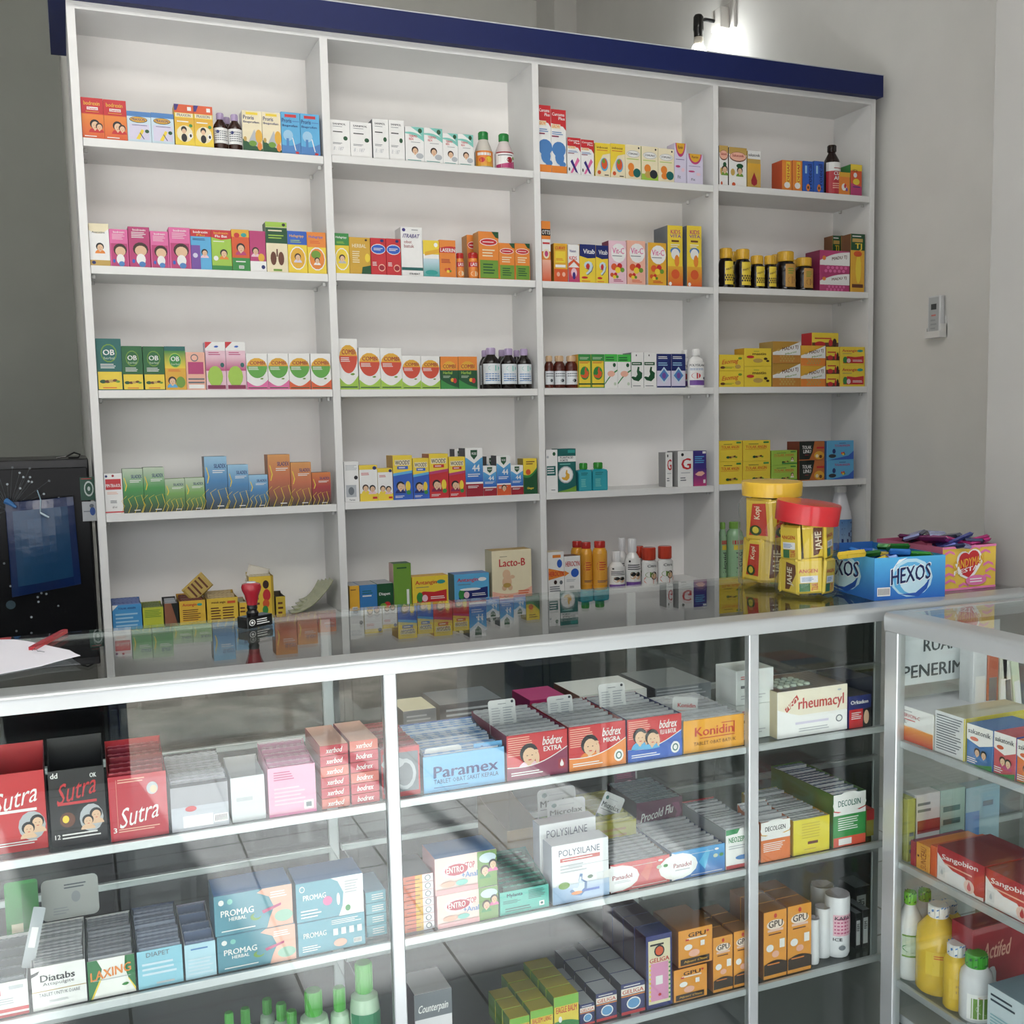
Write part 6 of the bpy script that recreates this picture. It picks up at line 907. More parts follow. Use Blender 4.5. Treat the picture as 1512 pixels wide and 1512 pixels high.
def strips():
    z = ROWZ[4][0]
    for k in range(4):
        x0 = on(1, .05, 428+k*9, 900)[0]; x1 = .614-.004*k; q = MB(); n = 12; wdt = .055; y = .03+k*.035
        pts = [(x0+(x1-x0)*t, .004+.085*(t**2.2)*(1-.12*k)+.0045*k) for t in [i/n for i in range(n+1)]]
        for i in range(n):
            (a, za), (b, zb) = pts[i], pts[i+1]; c = 'b8bc90' if i % 2 else 'a8ae80'
            q.raw([(a, y, z+za), (b, y, z+zb), (b, y+wdt, z+zb), (a, y+wdt, z+za), (a, y, z+za+.0025), (b, y, z+zb+.0025), (b, y+wdt, z+zb+.0025), (a, y+wdt, z+za+.0025)], [(0, 1, 5, 4), (2, 3, 7, 6), (4, 5, 6, 7), (3, 2, 1, 0)]+([(3, 0, 4, 7)] if i == 0 else [])+([(1, 2, 6, 5)] if i == n-1 else []), c)
        o = q.build('sachet_strip', FOIL()); tag(o, f'curled strip of green sachets leaning on the upright, {ORD[k]} from front', 'sachets', 'curled green sachet strips')
strips()

# ---------------------------------------------------------------- on the long counter
def ground(px, py, z=None): return on(2, HC if z is None else z, px, py)
def sweet_box(fl, fr, ytl, depth, cols, els, side_els, label, name='sweets_box', hbx=1.0, back_h=None):
    A, B = ground(*fl), ground(*fr); w = math.hypot(*(B-A)[:2]); rot = math.atan2(B[1]-A[1], B[0]-A[0]); h = on(1, A[1], fl[0], ytl)[2]-HC
    cx, cy = (A[0]+B[0])/2, (A[1]+B[1])/2
    o = open_box(name, cx-w/2, cx+w/2, cy, HC+.0006, depth, h, h*hbx, cols, els, label, rot)
    if side_els:
        p = Print(depth, h); p.flat = lambda u, v, e: (-w/2-e, depth*(1-u), v*h); p.draw(side_els); p.q.build('side_print', CARD(), o)
    return o, w, h, rot, (cx, cy)
hx = lambda sc=1: [('G', 0, 0, 1, 1, '1668c8', '48b4ec'), ('E', .52, .50, .30, .46, 'b8e4f8'), ('E', .52, .48, .26, .40, '5cb8ec'), ('E', .55, .45, .20, .34, 'c8ecfa'), ('P', [(.36, .12), (.62, .04), (.74, .22), (.78, .46), (.7, .3), (.58, .14)], '1c58b8'), ('P', [(.22, .50), (.30, .82), (.46, .98), (.34, .94), (.24, .7)], 'f0f8fc'), ('T', 'HEXOS', .22, .80, .38, .80, 'f4fafc', 'bk'), ('T', 'HEXOS', .23, .79, .40, .78, '14205c', 'bk'), ('M', 'bars', .13, .20, .17)]
hb, hw_, hh_, hr_, hc_ = sweet_box((1290.5, 887.7), (1394.8, 881.2), 825, .27, ('2a80d8', '2a88c8', '2468b8'), hx(), [e for e in hx() if e[0] != 'M'], 'open blue box of sweets with dark wavy lettering at the counter edge')
pk, pw_, ph_, pr_, pc_ = sweet_box((1391, 874), (1469, 866.5), 809, .20, ('f080b8', 'c86888', 'b85878'), [('R', 0, 0, 1, 1, 'f0c83c')]+[('P', [(a, b), (a+.10, b+.06), (a+.2, b), (a+.18, b+.07), (a+.09, b+.12), (a, b+.06)], 'ee7ab4') for a, b in ((.03, .8), (.0, .5), (.7, .78), (.76, .5), (.05, .15), (.72, .2), (.3, .05), (.5, .9), (.02, .3), (.8, .35))]+[('R', 0, 0, 1, .05, 'f080b8'), ('R', 0, .95, 1, 1, 'f080b8'), ('E', .38, .68, .13, .2, 'w'), ('E', .58, .72, .14, .2, 'w'), ('P', [(.22, .6), (.76, .66), (.6, .34), (.48, .22), (.32, .32)], 'w'), ('E', .40, .68, .11, .17, 'r'), ('E', .57, .72, .11, .17, 'r'), ('P', [(.27, .6), (.70, .66), (.56, .38), (.48, .27), (.36, .35)], 'r'), ('T', 'CANDYMAN', .18, .76, .52, .72, 'Y', 'bk'), ('T', 'FIESTA', .2, .66, .40, .5, 'w', 'bk'), ('E', .62, .2, .2, .12, 'ee7ab4'), ('L', .5, .74, .14, .26, 2, 'w')], None, 'open pink and yellow sweets box with a red heart behind the blue one')
def scatter(n, c0, w, dp, rot, z, cols, name, lab, sz, seed, raise_=.02, els=None):
    rr = random.Random(seed); c_, s_ = math.cos(rot), math.sin(rot)
    for i in range(n):
        u, v = (rr.random()-.5)*(w-sz[0]*.8), .015+rr.random()*(dp-.03); col = cols[i % len(cols)]
        o = pouch(name, sz[0], sz[1], sz[2], col[0], col[2] if len(col) > 2 else [('L', .15, .85, .2, .8, 3, col[1])], crimp=col[1], mat_=FOIL() if i % 2 else GLOSS(), end=.12)
        place(o, c0[0]+u*c_-v*s_, c0[1]+u*s_+v*c_, z+rr.random()*raise_, math.pi/2-rr.uniform(-.1, .45), rr.uniform(-.25, .25), rot+rr.uniform(-1.3, 1.3), f'{col[3] if len(col) > 3 else lab}, {ORD[i]} in the pile', 'sweet', group=lab)
scatter(14, hc_, hw_, .22, hr_, HC+hh_*.84, [('1c50b0', '2a80d8'), ('2f9a30', '1c6a28'), ('e8d020', 'b8a010'), ('2a6ad0', 'a8d8f0'), ('48b030', '2a8a30')], 'wrapped_sweet', 'shiny wrapped sweet in the open blue box', (.042, .032, .011), 4, .018)
scatter(16, pc_, pw_*.95, .19, pr_, HC+ph_*.92, [('5860b0', '40488c'), ('8890c8', 'b8307c'), ('3c4468', '22263c'), ('9aa4d8', '303860'), ('a83880', '70255c')], 'candy_pouch', 'purple and blue pouch in the open pink box', (.06, .045, .009), 9, .024)
o = pouch('wrapped_sweet', .05, .03, .014, 'e8c820', None, 'd0b010'); g_ = ground(1262, 874); place(o, hc_[0]-.10, hc_[1]+.05, HC+hh_+.006, math.pi/2-.2, 0, .1, 'yellow wrapped sweet resting on the rear rim of the blue box', 'sweet')
# plastic jars of coffee and ginger sachets
def jar(cx, py, xl, xr, lid_t, lid_b, lidc, label, tilt=(0, 0), lf=1., dx=0):
    Yp = ground(cx, py)[1]; cy = Yp+.05
    for _ in range(4): a, b = on(1, cy, xl, (py+lid_b)/2)[0], on(1, cy, xr, (py+lid_b)/2)[0]; r = (b-a)/2; cy = Yp+r
    H = on(1, cy, cx, lid_b)[2]-HC; Ht = on(1, cy, cx, lid_t)[2]-HC; root = empty('plastic_jar', ((a+b)/2, cy, HC+.0005))
    gl = glass('jar_plastic', (.97, .97, .94), 1.45, .02)
    q = MB(); q.lathe(0, 0, [(r*.9, .0), (r, .006), (r, H*.90), (r*.93, H*.95), (r*.86, H*.965), (r*.86, H)], 32, 'w', caps=False); q.build('jar_body', gl, root, smooth=True)
    q = MB(); q.lathe(0, 0, [(0.0005, .0012), (r*.9, .0)], 32, 'w', caps=False); q.build('jar_base', gl, root, smooth=True)
    q = MB(); q.lathe(0, 0, [(r*.86*lf, H-.004), (r*.97*lf, H-.0035), (r*.985*lf, Ht-.004), (r*.965*lf, Ht-.001), (r*.6*lf, Ht)], 40, lidc)
    l = q.build('jar_lid', GLOSS(), root, smooth=True); l.rotation_euler = (tilt[0], tilt[1], 0); pv = Vector((0, 0, H)); l.location = pv-(l.rotation_euler.to_matrix() @ pv)
    tag(root, label, 'jar'); return (a+b)/2, cy, r, H
cof = [('R', .0, .05, .16, .95, 'e8c838'), ('P', [(.16, .08), (.9, .1), (.82, .95), (.30, .92)], 'c8321c'), ('T', 'Kopi', .36, .66, .52, .86, 'e8d8b8', 'bv'), ('E', .42, .22, .24, .14, '2a4a20'), ('E', .42, .23, .13, .09, 'd8c820')]
ging = [ ('R', .05, .55, .95, .80, 'f2d820'), ('T', 'ANGEN', .1, .8, .62, .74, 'c83c20', 'b'), ('R', .14, .30, .8, .52, 'e8ecf4'), ('L', .2, .7, .34, .48, 3, 'u'), ('R', .1, .02, .5, .28, '3a7a4c'), ('T', 'TOLAK', .55, .8, .04, .28, 'c83c20', 'bv')]
brown = [('R', 0, 0, .35, 1, 'e8c838'), ('P', [(.35, .05), (.95, .1), (.9, .9), (.4, .95)], '6a3a1c'), ('T', 'JAHE', .45, .8, .2, .8, 'e8e0c8', 'bv')]
def fill(cx, cy, r, H, kinds, lab, seed):
    rr = random.Random(seed)
    for lv in range(2):
        for k in range(6):
            t = -math.pi/2+(k-2.5)*1.047+rr.uniform(-.12, .12)+lv*.3; R2 = r*rr.uniform(.62, .72); hh = H*.48; ww = r*rr.uniform(.80, .96)
            kd = kinds[(k+2*lv) % len(kinds)]; z = HC+.004+hh*(.5+lv*.93)+rr.uniform(0, .006)
            o = pouch('sachet', ww, hh*.97, .009, kd[0], kd[1], kd[0], mat_=GLOSS())
            place(o, cx+R2*math.cos(t), cy+R2*math.sin(t), z, rr.uniform(-.06, .06), rr.uniform(-.09, .09), t+math.pi/2+rr.uniform(-.15, .15), f'{lab}, {("lower", "upper")[lv]} layer, {ORD[k]} round', 'sachet', group=lab)
J1 = jar(1139, 872, 1098, 1180, 710, 729, 'f0c018', 'clear jar with a yellow lid full of sachets, the rear jar', (.04, 0), .92)
fill(*J1, [('e2c030', cof), ('e6c834', cof), ('d8b838', brown)], 'yellow and red sachet in the yellow lidded jar', 3)
J2 = jar(1190, 887, 1152, 1229, 741, 768, 'c82028', 'clear jar with a red lid full of yellow sachets, the front jar', (.10, .08), 1.03)
fill(*J2, [('e8cc30', ging), ('e4c830', brown), ('e8cc30', ging)], 'yellow ginger sachet in the red lidded jar', 6)
# stamp
def stamp():
    A, B = ground(366, 929.5), ground(403, 922); w = math.hypot(*(B-A)[:2]); rot = math.atan2(B[1]-A[1], B[0]-A[0])
    root = empty('rubber_stamp', ((A[0]+B[0])/2, (A[1]+B[1])/2, HC+.0004), rot); h = .020
    q = MB(); q.box(-w/2, w/2, 0, .028, 0, h, '101214', ch=.001); q.build('stamp_block', GLOSS(), root)
    Print(w, h).draw([('E', .18, .5, .12, .28, 'w'), ('E', .18, .5, .09, .22, 'k'), ('E', .18, .5, .05, .12, 'w'), ('L', .36, .88, .22, .8, 3, 'w')]).q.build('stamp_print', GLOSS(), root)
    cx, cy = -.005, .014; q = MB(); q.lathe(cx, cy, [(.010, h), (.011, h+.006), (.008, h+.010), (.0095, h+.014), (.0085, h+.022)], 20, '121214'); q.build('neck', GLOSS(), root, smooth=True)
    zt = on(1, (A[1]+B[1])/2, 372, 861)[2]-HC
    q = MB(); z0 = h+.018; H = zt-z0; q.lathe(cx, cy, [(.0085, z0), (.0095, z0+.1*H), (.0125, z0+.45*H), (.0165, z0+.66*H), (.0175, z0+.80*H), (.016, z0+.93*H), (.009, z0+.99*H), (.002, z0+H)], 24, 'a81428'); q.build('handle', GLOSS(), root, smooth=True)
    q = MB(); q.lathe(cx, cy, [(.009, zt-.0005), (.008, zt+.001)], 16, 'c8ccd0'); q.build('handle_cap', GLOSS(), root)
    tag(root, 'black rubber stamp with a round red handle on the counter edge', 'stamp')
stamp()
def paper():
    P_ = [(-40, 943), (0, 945.3), (20, 945), (40, 947.5), (60, 951.5), (80, 958), (103, 965), (112, 971), (119, 974.5), (102, 977), (85, 980), (60, 985), (30, 990.5), (0, 996), (-40, 1003)]
    W_ = [ground(*p) for p in P_]; q = MB(); n = len(W_); c = sum(W_)/n; lift = lambda p: .0012+.010*max(0, (p[0]-W_[4][0]))/.1
    top = [(p[0], p[1], HC+lift(p)) for p in W_]; q.v = top+[(c[0], c[1], HC+.002)]+[(a, b, d-.0006) for a, b, d in top]+[(c[0], c[1], HC+.0014)]
    for i in range(n):
        j = (i+1) % n; q.f += [(i, j, n), (n+1+j, n+1+i, 2*n+1), (i, n+1+i, n+1+j, j)]; q.c += ['e6e4ee']*3; q.m += [0]*3
    o = q.build('paper_sheet', mat('writing_paper', (.78, .77, .84), .8)); 
    pn = MB(); g = [ground(48, 966), ground(52, 962), ground(56, 967), ground(60, 967), ground(66, 968)]; pn.tube([(p[0], p[1], HC+.006) for p in g], .0006, 5, 'H'); pn.build('ink_mark', CARD(), o)
    tag(o, 'white sheet of paper curling on the left of the long counter', 'paper')
    a, b = ground(58, 956), ground(96, 935); d = (b-a)/np.linalg.norm(b-a); nrm = np.array([-d[1], d[0], 0])*.006; q = MB(); a = a-d*.03
    pts = [a-nrm, b-nrm*.8, b+nrm*.8, a+nrm]; q.raw([(p[0], p[1], HC+.0006) for p in pts]+[(p[0], p[1], HC+.007) for p in pts], [(3, 2, 1, 0), (4, 5, 6, 7), (0, 1, 5, 4), (1, 2, 6, 5), (2, 3, 7, 6), (3, 0, 4, 7)], 'd0303c')
    q.tube([tuple(b+np.array([0, 0, .0038])), tuple(b+d*.008+np.array([0, 0, .0038]))], [.0035, .001], 8, 'd0303c')
    o = q.build('marker_pen', GLOSS()); tag(o, 'red marker pen partly under the white paper', 'pen')
    a, b = ground(-30, 946), ground(16, 943.2); q = MB(); q.box(a[0], b[0], b[1]-.004, b[1]+.012, HC+.0003, HC+.0011, 'b02838'); o = q.build('red_card', CARD()); tag(o, 'thin red card edge behind the white paper', 'card')
paper()

# ---------------------------------------------------------------- left: black cabinet, blue bag, cards; right: wall fittings
def cooler():
    Yf = .12; zt = on(1, Yf, 60, 679)[2]; root = empty('black_cooler', (0, 0, 0)); x1 = -.012; x0 = -1.3
    q = MB(); q.box(x0, x1, Yf+.012, Yf+.5, .15, zt, '0c0d0f', ch=.003); q.build('casing', mat('black_casing', (.012, .012, .014), .4), root)
    q = MB(); q.box(x0+.002, x1-.004, Yf, Yf+.011, .17, zt-.022, '050506', ch=.002); d = q.build('glass_door', mat('black_door', (.004, .004, .005), .25, spec=.25), root)
    q = MB(); rr = random.Random(12)
    for cx, cy, R_, n in ((14, 752, 62, 34), (16, 893, 52, 24)):
        C0 = on(1, Yf, cx, cy)
        for k in range(n):
            a = rr.uniform(-.5, 3.6) if cy < 800 else rr.uniform(0, 6.28); L = R_*rr.uniform(.45, 1.05)*.0021
            ex, ez = C0[0]+L*math.cos(a), C0[2]+L*math.sin(a); px_, pz = -math.sin(a)*.0005, math.cos(a)*.0005
            if cy < 800: q.poly([(C0[0]-px_, Yf-.0008, C0[2]-pz), (ex-px_, Yf-.0008, ez-pz), (ex+px_, Yf-.0008, ez+pz), (C0[0]+px_, Yf-.0008, C0[2]+pz)], '30383c')
            q.poly([(ex+.0032*math.cos(t), Yf-.001, ez+.0032*math.sin(t)) for t in [i*math.pi/3 for i in range(6)]], 'a0aab0' if k % 3 else '60686c')
        q.poly([(C0[0]+.012*math.cos(t), Yf-.0011, C0[2]+.012*math.sin(t)) for t in [i*math.pi/5 for i in range(10)]], '2a4450')
    dp_ = q.build('dandelion_print', CARD(), d); dp_['kind'] = 'stuff'
    tag(root, 'black cooler with dandelion print on its door, left of the shelving', 'cooler')
    z = zt; P0 = on(1, Yf+.06, 104, 676); q = MB(); q.tube([(P0[0]-.035, Yf+.06, z+.0025), (P0[0]-.01, Yf+.06, z+.006), (P0[0]+.01, Yf+.07, z+.016), (P0[0]+.025, Yf+.07, z+.010), (P0[0]+.02, Yf+.06, z+.0025), (P0[0]-.005, Yf+.05, z+.0025)], .0022, 8, 'k')
    o = q.build('cable', GLOSS()); tag(o, 'short loop of black cable lying on top of the black cooler', 'cable')
    return Yf
YF = cooler()
def bag():
    Yb = YF-.03; c = [on(1, Yb, *p) for p in ((7, 742), (108, 733), (120, 862), (18, 882))]; root = empty('blue_plastic_bag')
    tl, tr, br, bl = c; n = 10; q = MB(); at = lambda u, v: tl*(1-u)*(1-v)+tr*u*(1-v)+br*u*v+bl*(1-u)*v
    rr = random.Random(2); D_ = [[.018*math.sin(math.pi*i/n)*math.sin(math.pi*j/n)**.5+0.0006*rr.random() for i in range(n+1)] for j in range(n+1)]
    for sg in (0, 1):
        for j in range(n):
            for i in range(n):
                P_ = []
                for a, b in ((i, j), (i, j+1), (i+1, j+1), (i+1, j)):
                    p = at(a/n, b/n); P_.append((p[0], p[1]-(D_[b][a] if sg == 0 else -.004), p[2]))
                q.poly(P_ if sg == 0 else P_[::-1], '123f66' if 0 < i < n-1 and 0 < j < n-1 else '0a2454')
    for a, b in (((0, 0), (0, 1)), ((0, 1), (1, 1)), ((1, 1), (1, 0)), ((1, 0), (0, 0))):
        p, p2 = at(*a), at(*b); q.poly([(p[0], p[1]-.003, p[2]), (p2[0], p2[1]-.003, p2[2]), (p2[0], p2[1]+.005, p2[2]), (p[0], p[1]+.005, p[2])], '0c2c68')
    q.build('bag_body', mat('blue_film', attr=True, rough=.22, bump=.25, nscale=14), root, smooth=True)
    q = MB(); p0, p1 = at(.5, 0), at(.35, .22); q.tube([tuple(at(.02, .0)+np.array([0, -.004, .004])), tuple(at(.10, .02)+np.array([0, -.012, .0])), tuple(at(.16, .06)+np.array([0, -.014, 0]))], [.009, .006, .003], 8, '1c6cb0')
    q.build('knot', mat('blue_film', attr=True), root, smooth=True)
    q = MB(); q.tube([tuple(at(.48, -.10)+np.array([0, .0, 0])), tuple(at(.52, .0)+np.array([0, -.006, 0])), tuple(at(.5, .14)+np.array([0, -.018, 0]))], .0015, 6, '8aa8b8'); q.tube([tuple(at(.5, .14)+np.array([0, -.018, 0])), tuple(at(.62, .20)+np.array([0, -.02, 0]))], .0025, 6, 'b8d0dc'); q.build('drawstring', mat('blue_film', attr=True), root, smooth=True)
    tag(root, 'crumpled blue plastic bag hanging in front of the black cooler', 'bag')
bag()
for xl, xr, yt, yb, c_, els, nm, lb in ((119, 140, 705, 739, '14503c', [('E', .6, .5, .34, .34, 'c8d4d0'), ('E', .6, .5, .26, .26, '14503c'), ('E', .6, .5, .1, .1, 'c8d4d0'), ('L', .1, .9, .9, .97, 1, 'r')], 'green_card', 'dark green card with a ring emblem stuck on the cooler beside the upright'),
                               (120, 142, 741, 770, 'c4c8cc', [('E', .75, .5, .2, .22, '2858a8'), ('L', .1, .6, .45, .55, 1, 'H'), ('E', .7, .78, .16, .1, 'H')], 'white_card', 'white card with a blue dot stuck on the cooler below the green one')):
    a, b, t, bo = on(1, YF-.002, xl, 730)[0], on(1, YF-.002, xr, 730)[0], on(1, YF-.002, xl, yt)[2], on(1, YF-.002, xl, yb)[2]
    b = min(b, -.0005); q = MB(); q.box(0, b-a, 0, .0016, 0, t-bo, c_); o = q.build(nm, CARD()); o.location = (a, YF-.0018, bo); p = Print(b-a, t-bo); p.draw(els); p.q.v = [(x+(b-a)/2, y, z) for x, y, z in p.q.v]; p.q.build('card_print', CARD(), o); tag(o, lb, 'card')
def remote():
    X = XW; a = on(0, X-.02, 1372, 460); b = on(0, X-.02, 1390, 460); t, bo = on(0, X-.02, 1380, 437)[2], on(0, X-.02, 1380, 497)[2]; y0, y1 = b[1], a[1]
    root = empty('remote_control', (X, (y0+y1)/2, bo)); w = y1-y0; h = t-bo; q = MB(); q.box(-.026, -.006, -w/2, w/2, .004, h, 'e4e6e8', ch=.002); q.build('remote_body', GLOSS(), root)
    p = Print(w, h); p.flat = lambda u, v, e: (-.0262-e, w*(.5-u), v*h); p.draw([('R', .1, .08, .9, .96, 'c4c8ca'), ('R', .28, .66, .72, .80, '4a4e50'), ('R', .32, .50, .68, .54, 'd88078'), ('L', .25, .75, .15, .45, 3, 'b0b4b6')]); p.q.build('buttons_print', GLOSS(), root)
    q = MB(); q.box(-.032, 0, -w/2-.006, w/2+.006, -.004, .002, 'w'); q.box(-.032, -.028, -w/2-.006, w/2+.006, .002, h*.13, 'w'); q.box(-.0275, 0, -w/2-.006, -w/2-.002, .002, h*.30, 'w'); q.box(-.0275, 0, w/2+.002, w/2+.006, .002, h*.22, 'w'); q.box(-.004, 0, -w/2-.006, w/2+.006, .002, h*.5, 'w'); q.build('wall_holder', GLOSS(), root)
    tag(root, 'white air conditioner remote in a holder on the right wall', 'remote')
remote()
def wall_lamp():
    X = XW; P0 = on(0, X-.03, 1066, 28); y, z = P0[1], P0[2]; root = empty('socket_lamp', (X, y, z))
    q = MB(); q.box(-.012, 0, -.065, .065, -.05, .06, 'e8e4e0', ch=.002); q.build('wall_plate', GLOSS(), root)
    q = MB(); q.box(-.055, -.0125, -.03, .045, -.045, .04, 'f0ece6', ch=.003); q.build('adapter', GLOSS(), root)
    q = MB(); q.tube([(-.05, .02, -.005), (-.09, .03, .0), (-.115, .03, -.005)], .008, 8, 'k'); q.lathe(-.125, .03, [(.019, -.075), (.020, -.05), (.022, -.045), (.021, .005), (.015, .014)], 18, '141414'); q.build('lamp_holder', GLOSS(), root, smooth=True)
    q = MB(); q.lathe(-.125, .03, [(.020, -.105), (.021, -.095), (.019, -.0755)], 18, 'c8c0b0'); q.build('bulb_collar', GLOSS(), root, smooth=True)
    q = MB(); q.lathe(-.125, .03, [(.002, -.17), (.02, -.165), (.033, -.145), (.033, -.13), (.021, -.1055)], 20, 'w'); q.build('bulb', mat('lit_bulb', (1, 1, .98), emit=45), root, smooth=True)
    tag(root, 'lit bulb in a black holder plugged into a wall socket', 'lamp')
    light('bulb_light', 'POINT', (X-.095, y+.03, z-.15), (0, 0, -1), 2.6, (.93, 1, 1), shadow_soft_size=.03)
wall_lamp()

# ---------------------------------------------------------------- in the sideways counter
def side(xl, xr, yb, yt, z, dp, base, label, X=None, name='medicine_carton', cat='carton'):
    if X is None: X = max(on(2, z, xl, yb)[0], XC+.019)
    ya = on(0, X, xl, (yb+yt)/2)[1]; ye = on(0, X, xr, (yb+yt)/2+(xr-xl)*.42)[1]; t = on(0, X, xl, yt)[2]; w = ya-ye-.001; h = t-z
    ch = min(.0007, w*.05); root = empty(name, (X, (ya+ye)/2, z+.0003), -math.pi/2); b, sd, tp, el = base
    q = MB(); q.box(-w/2, w/2, 0, dp, 0, h, b, {'left': sd, 'right': sd, 'top': tp}, ch=ch); q.build('card_body', CARD(), root)
    Print(w, h).draw(el).q.build('front_print', CARD(), root); tag(root, label, cat); return root
z1, z2, z3 = SZ
side(1311, 1378, 1090, 1034, z1, .17, ('f0f0ee', 'e4e4e4', 'd8d8e0', [('G', 0, 0, 1, .44, 'd8401c', 'f4a030'), ('W', .52, .46, .06, 'f8ead0', .42), ('T', 'ENERVON-C', .26, .72, .70, .80, 'c83040', 'b'), ('L', .38, .7, .6, .66, 1, 'r'), ('L', .1, .45, .5, .62, 3, 'H'), ('L', .3, .6, .86, .9, 1, 'H')]), 'white vitamin box with an orange base in the sideways counter')
side(1380, 1425, 1117, 1047.5, z1, .16, ('e6e8ea', 'e8d820', 'b8b090', [('L', .06, .92, .08, .94, 14, '6a7078'), ('R', .96, 0, 1, 1, 'f0e020')]), 'white box covered in small print beside the orange based one')
def saka(c, k): return (c, 'b', c, [('R', 0, .62, 1, 1, 'f4f2ee'), ('P', [(0, .62), (.5, .5), (1, .62)], 'f4f2ee'), ('T', 'sakatonik', .06, .92, .78, .90, 'd', 'b'), ('E', .3, .66, .16, .05, 'O'), ('M', 'kid', .42, .34, .16, k), ('M', 'lady', .68, .32, .16, k), ('W', .0, .14, .02, 'g'), ('L', .06, .5, .05, .2, 3, 'w')])
side(1427, 1466, 1137, 1067, z1, .10, saka('2c74b8', 'u'), 'blue and white children tonic box in the sideways counter')
side(1467, 1500, 1153, 1079, z1, .10, saka('d04050', 'P'), 'red and white children tonic box in the sideways counter')
side(1501, 1536, 1168, 1091, z1, .10, saka('e87830', 'o'), 'orange and white children tonic box at the picture edge')
# sign on the end of the counter, files leaning before it
def sign():
    Y = YC0-.026; a, b = on(1, Y, 1326, 980)[0], on(1, Y, 1475, 980)[0]; bo = on(1, Y, 1326, 1014)[2]; t = HC-.03; q = MB(); w, h = b-a, t-bo; q.box(-w/2, w/2, 0, .0012, 0, h, 'dfe8ec'); o = q.build('paper_sign', CARD()); o.location = ((a+b)/2, Y, bo)
    u = lambda x: (on(1, Y, x, 980)[0]-a)/w; v = lambda x, y: (on(1, Y, x, y)[2]-bo)/h
    p = Print(w, h); p.draw([('T', 'PENERIMAAN', u(1333), u(1468), v(1328, 1004), v(1328, 985), '2a3a40', 'b'), ('T', 'RUANG', u(1363), u(1431), v(1360, 963), v(1360, 944), '2a3a40', 'b')]); p.q.build('sign_lettering', CARD(), o)
    tag(o, 'white paper sign with black capitals behind the vitamin box', 'sign')
sign()
for i, (xl, xr, yt, c, tl, lb, nm) in enumerate(((1437, 1457, 962, 'd8dce0', 0, 'pale file standing upright right of the paper sign', 'file_folder'), (1458, 1474, 966, 'c8643c', 0, 'orange brown file beside the pale one', 'file_folder'), (1476, 1487, 970, 'dcdccc', 0, 'cream booklet beside the orange brown file', 'booklet'), (1489, 1500, 972, 'e4e4dc', .12, 'cream booklet leaning left at the picture edge', 'booklet'), (1503, 1514, 975, 'd8e4c8', .14, 'cream and green booklet leaning beside the other', 'booklet'))):
    Y = YC0-.075; a, b = on(1, Y, xl, 1010)[0], on(1, Y, xr, 1010)[0]; h = min(on(1, Y, xl, yt)[2], HC-.012)-z1; q = MB(); w = b-a; q.box(-w/2, w/2, 0, .035, 0, h, c, ch=.001); q.box(-w*.35, w*.35, -.0006, 0, h*.3, h*.7, 'H' if i % 2 else 'w'); o = q.build(nm, CARD()); o.location = ((a+b)/2, Y, z1+.0004+w/2*abs(math.sin(tl))); o.rotation_euler = (0, -tl, 0); tag(o, lb, 'file' if 'file' in nm else 'booklet')
# second level
side(1344, 1352, 1284, 1240, z2, .12, ('a82030', 'R', 'm', []), 'narrow dark red carton edge at the left of the middle level')
side(1352.5, 1373, 1289, 1242, z2, .12, ('e8a028', 'O', 'o', [('T', 'SUNCEAU', .35, .75, .08, .9, '8a3a10', 'v'), ('L', .1, .25, .4, .6, 1, 'n')]), 'golden carton with vertical brown lettering in the sideways counter')
side(1373.5, 1383, 1298, 1247, z2, .12, ('e06020', 'O', 'O', []), 'narrow orange carton edge beside the golden one')
sang = lambda: ('c82828', 'b02020', '8a2028', [('G', 0, .3, 1, 1, 'd03428', 'b82030'), ('P', [(0, 0), (1, 0), (1, .10), (.84, .06), (.72, .22), (.60, .42), (.34, .44), (.14, .58), (0, .78)], 'f0eeee'), ('T', 'Sangobion', .10, .88, .66, .86, 'f8f0ee', 'bk'), ('L', .16, .84, .50, .60, 1, 'f'), ('E', .70, .22, .11, .19, 'f0c8b8'), ('M', 'drop', .70, .22, .15, 'c83030'), ('R', .04, .12, .18, .42, 'e0e0e0'), ('M', 'drop', .11, .27, .1, 'h')])
side(1384, 1453, 1308, 1247, z2, .12, sang(), 'red and white blood tonic box with a drop, the left one')
side(1455, 1535, 1350, 1281, z2, .12, sang(), 'red and white blood tonic box with a drop, the right one')
def faced(xl, xr, yb, yt, z, dp, base, label, Y=None, name='medicine_carton'):
    if Y is None: Y = on(2, z, xl, yb)[1]
    a, b = on(1, Y, xl, (yb+yt)/2)[0], on(1, Y, xr, (yb+yt)/2)[0]; sh = max(0, XC+.02-a); a += sh; b = max(b, a+.02); t = on(1, Y, (xl+xr)/2, yt)[2]; o = carton('', a, b, Y, z+.0003, t-z, dp, 0, name, None, base); tag(o, label, 'carton'); return o
Yk = YC0-.045
faced(1320, 1350, 1232, 1182, z2, .03, ('a8ac50', '8a8c40', 'c8cc70', [('L', .2, .8, .1, .5, 3, 'H')], ''), 'olive yellow carton at the back of the middle level', Yk)
faced(1351, 1388, 1228, 1172, z2, .03, ('d8d4d4', 'h', 'w', [('R', .1, .4, 1, .6, 'R'), ('L', .1, .7, .7, .9, 2, 'H')], ''), 'pale carton with a dark red band at the back', Yk)
faced(1389, 1425, 1224, 1165, z2, .03, ('a0c4b8', '80a498', 'c8d8d0', [('L', .1, .9, .2, .8, 3, 'T')], ''), 'aqua carton at the back of the middle level', Yk)
faced(1426, 1476, 1220, 1160, z2, .03, ('90b4c0', '7090a0', 'b8ccd4', [('R', 0, .2, .4, .6, 'u'), ('L', .5, .9, .6, .8, 1, 'H')], ''), 'pale blue carton at the back of the middle level', Yk)
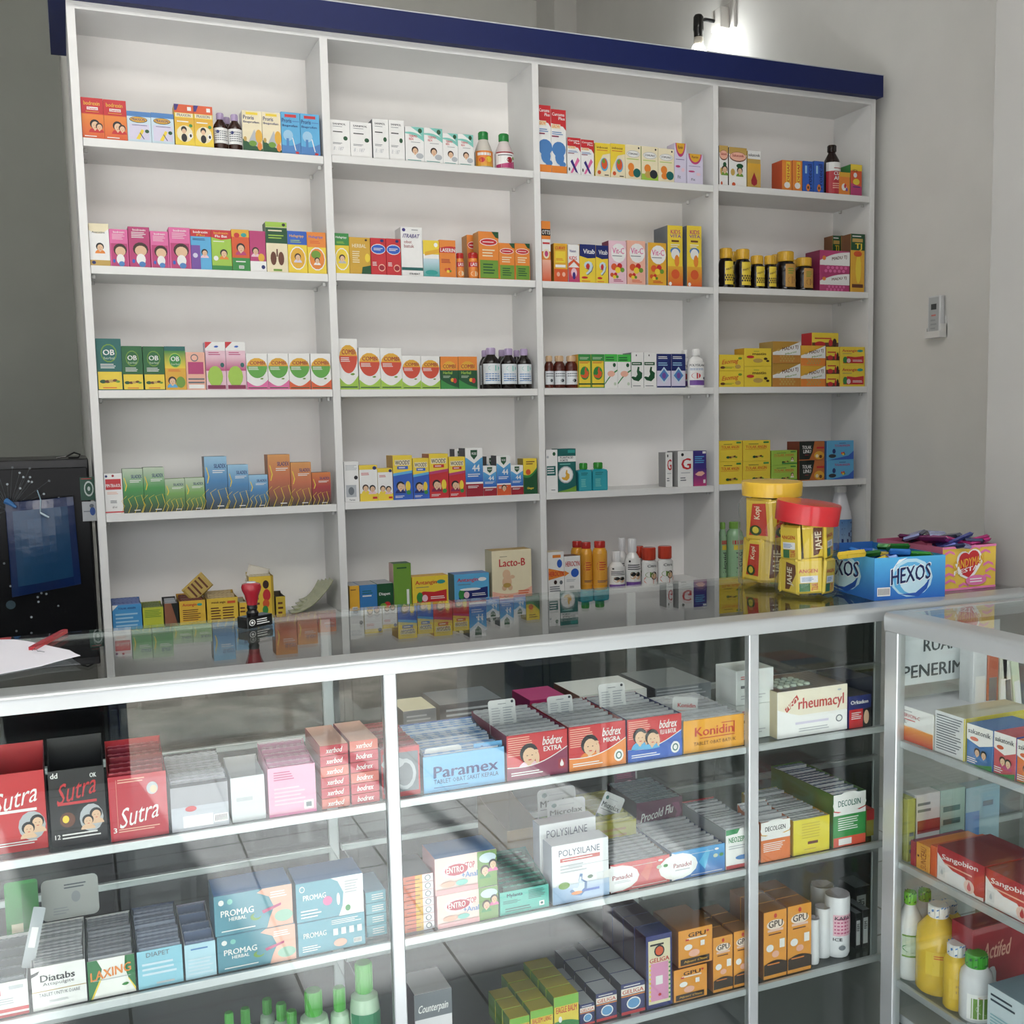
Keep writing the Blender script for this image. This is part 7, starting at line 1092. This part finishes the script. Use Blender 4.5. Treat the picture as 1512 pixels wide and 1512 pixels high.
# third level: bottles
def stand(kind, xl, xr, yb, yt, z, label, name='medicine_bottle'):
    G = on(2, z, (xl+xr)/2, yb); Y = G[1]; Yc = Y+.02; a, b = on(1, Yc, xl, (yb+yt)/2)[0], on(1, Yc, xr, (yb+yt)/2)[0]; m = (a+b)/2; r = (b-a)/2
    if m-r < XC+.019: m = XC+.019+r
    h = on(1, Y+r, (xl+xr)/2, yt)[2]-z; h = min(h, .205); o = bottle(kind, m-r, m+r, Y, z+.0003, h, name); tag(o, label, 'bottle'); return o
stand('whiteg', 1316, 1346, 1455, 1319, z3, 'large white bottle with green cap nearest the corner post', 'lotion_bottle')
stand('whiteg', 1352, 1382, 1432, 1313, z3, 'large white bottle with green cap behind the yellow one', 'lotion_bottle')
stand('yellowb', 1348, 1397, 1482, 1338, z3, 'large yellow bottle with printed white cap, front one', 'antiseptic_bottle')
stand('yellowb', 1388, 1426, 1442, 1331, z3, 'large yellow bottle with printed white cap, rear one', 'antiseptic_bottle')
stand('yellows', 1380, 1409, 1503, 1397, z3, 'slim yellow bottle with printed cap, front one', 'antiseptic_bottle')
stand('yellows', 1409, 1434, 1478, 1385, z3, 'slim yellow bottle with printed cap, middle one', 'antiseptic_bottle')
stand('yellows', 1432, 1455, 1452, 1377, z3, 'slim yellow bottle with printed cap, rear one', 'antiseptic_bottle')
stand('whitegs', 1407, 1444, 1522, 1411, z3, 'small white bottle with green cap, front one', 'lotion_bottle')
stand('whitegs', 1441, 1466, 1492, 1399, z3, 'small white bottle with green cap, middle one', 'lotion_bottle')
stand('whitegs', 1466, 1492, 1478, 1392, z3, 'small white bottle with green cap, rear one', 'lotion_bottle')
side(1457, 1545, 1545, 1452, z3, .12, ('d4e4ec', '9cc4d8', '7898a8', [('L', .06, .5, .7, .9, 2, '3a4a5c'), ('L', .06, .5, .2, .5, 5, '8ac0cc'), ('P', [(.6, .3), (1, .4), (1, .8), (.7, .8)], 'u')]), 'pale blue and white box at the lower right corner')
faced(1436, 1530, 1440, 1362, z3, .05, ('a82030', 'R', 'R', [('T', 'Actifed', .15, .6, .6, .8, 'f', 'bi')], ''), 'dark red box behind the bottles in the sideways counter', YC0-.18)
zb = ZF+.06
o = side(1302, 1372, 1560, 1478, zb, .14, ('c8ccd0', 'b0b4b8', 'b8bcbc', [('L', .2, .8, .84, .94, 2, '4a545c')]), 'pale grey box on the floor of the sideways counter', X=XC+.03)
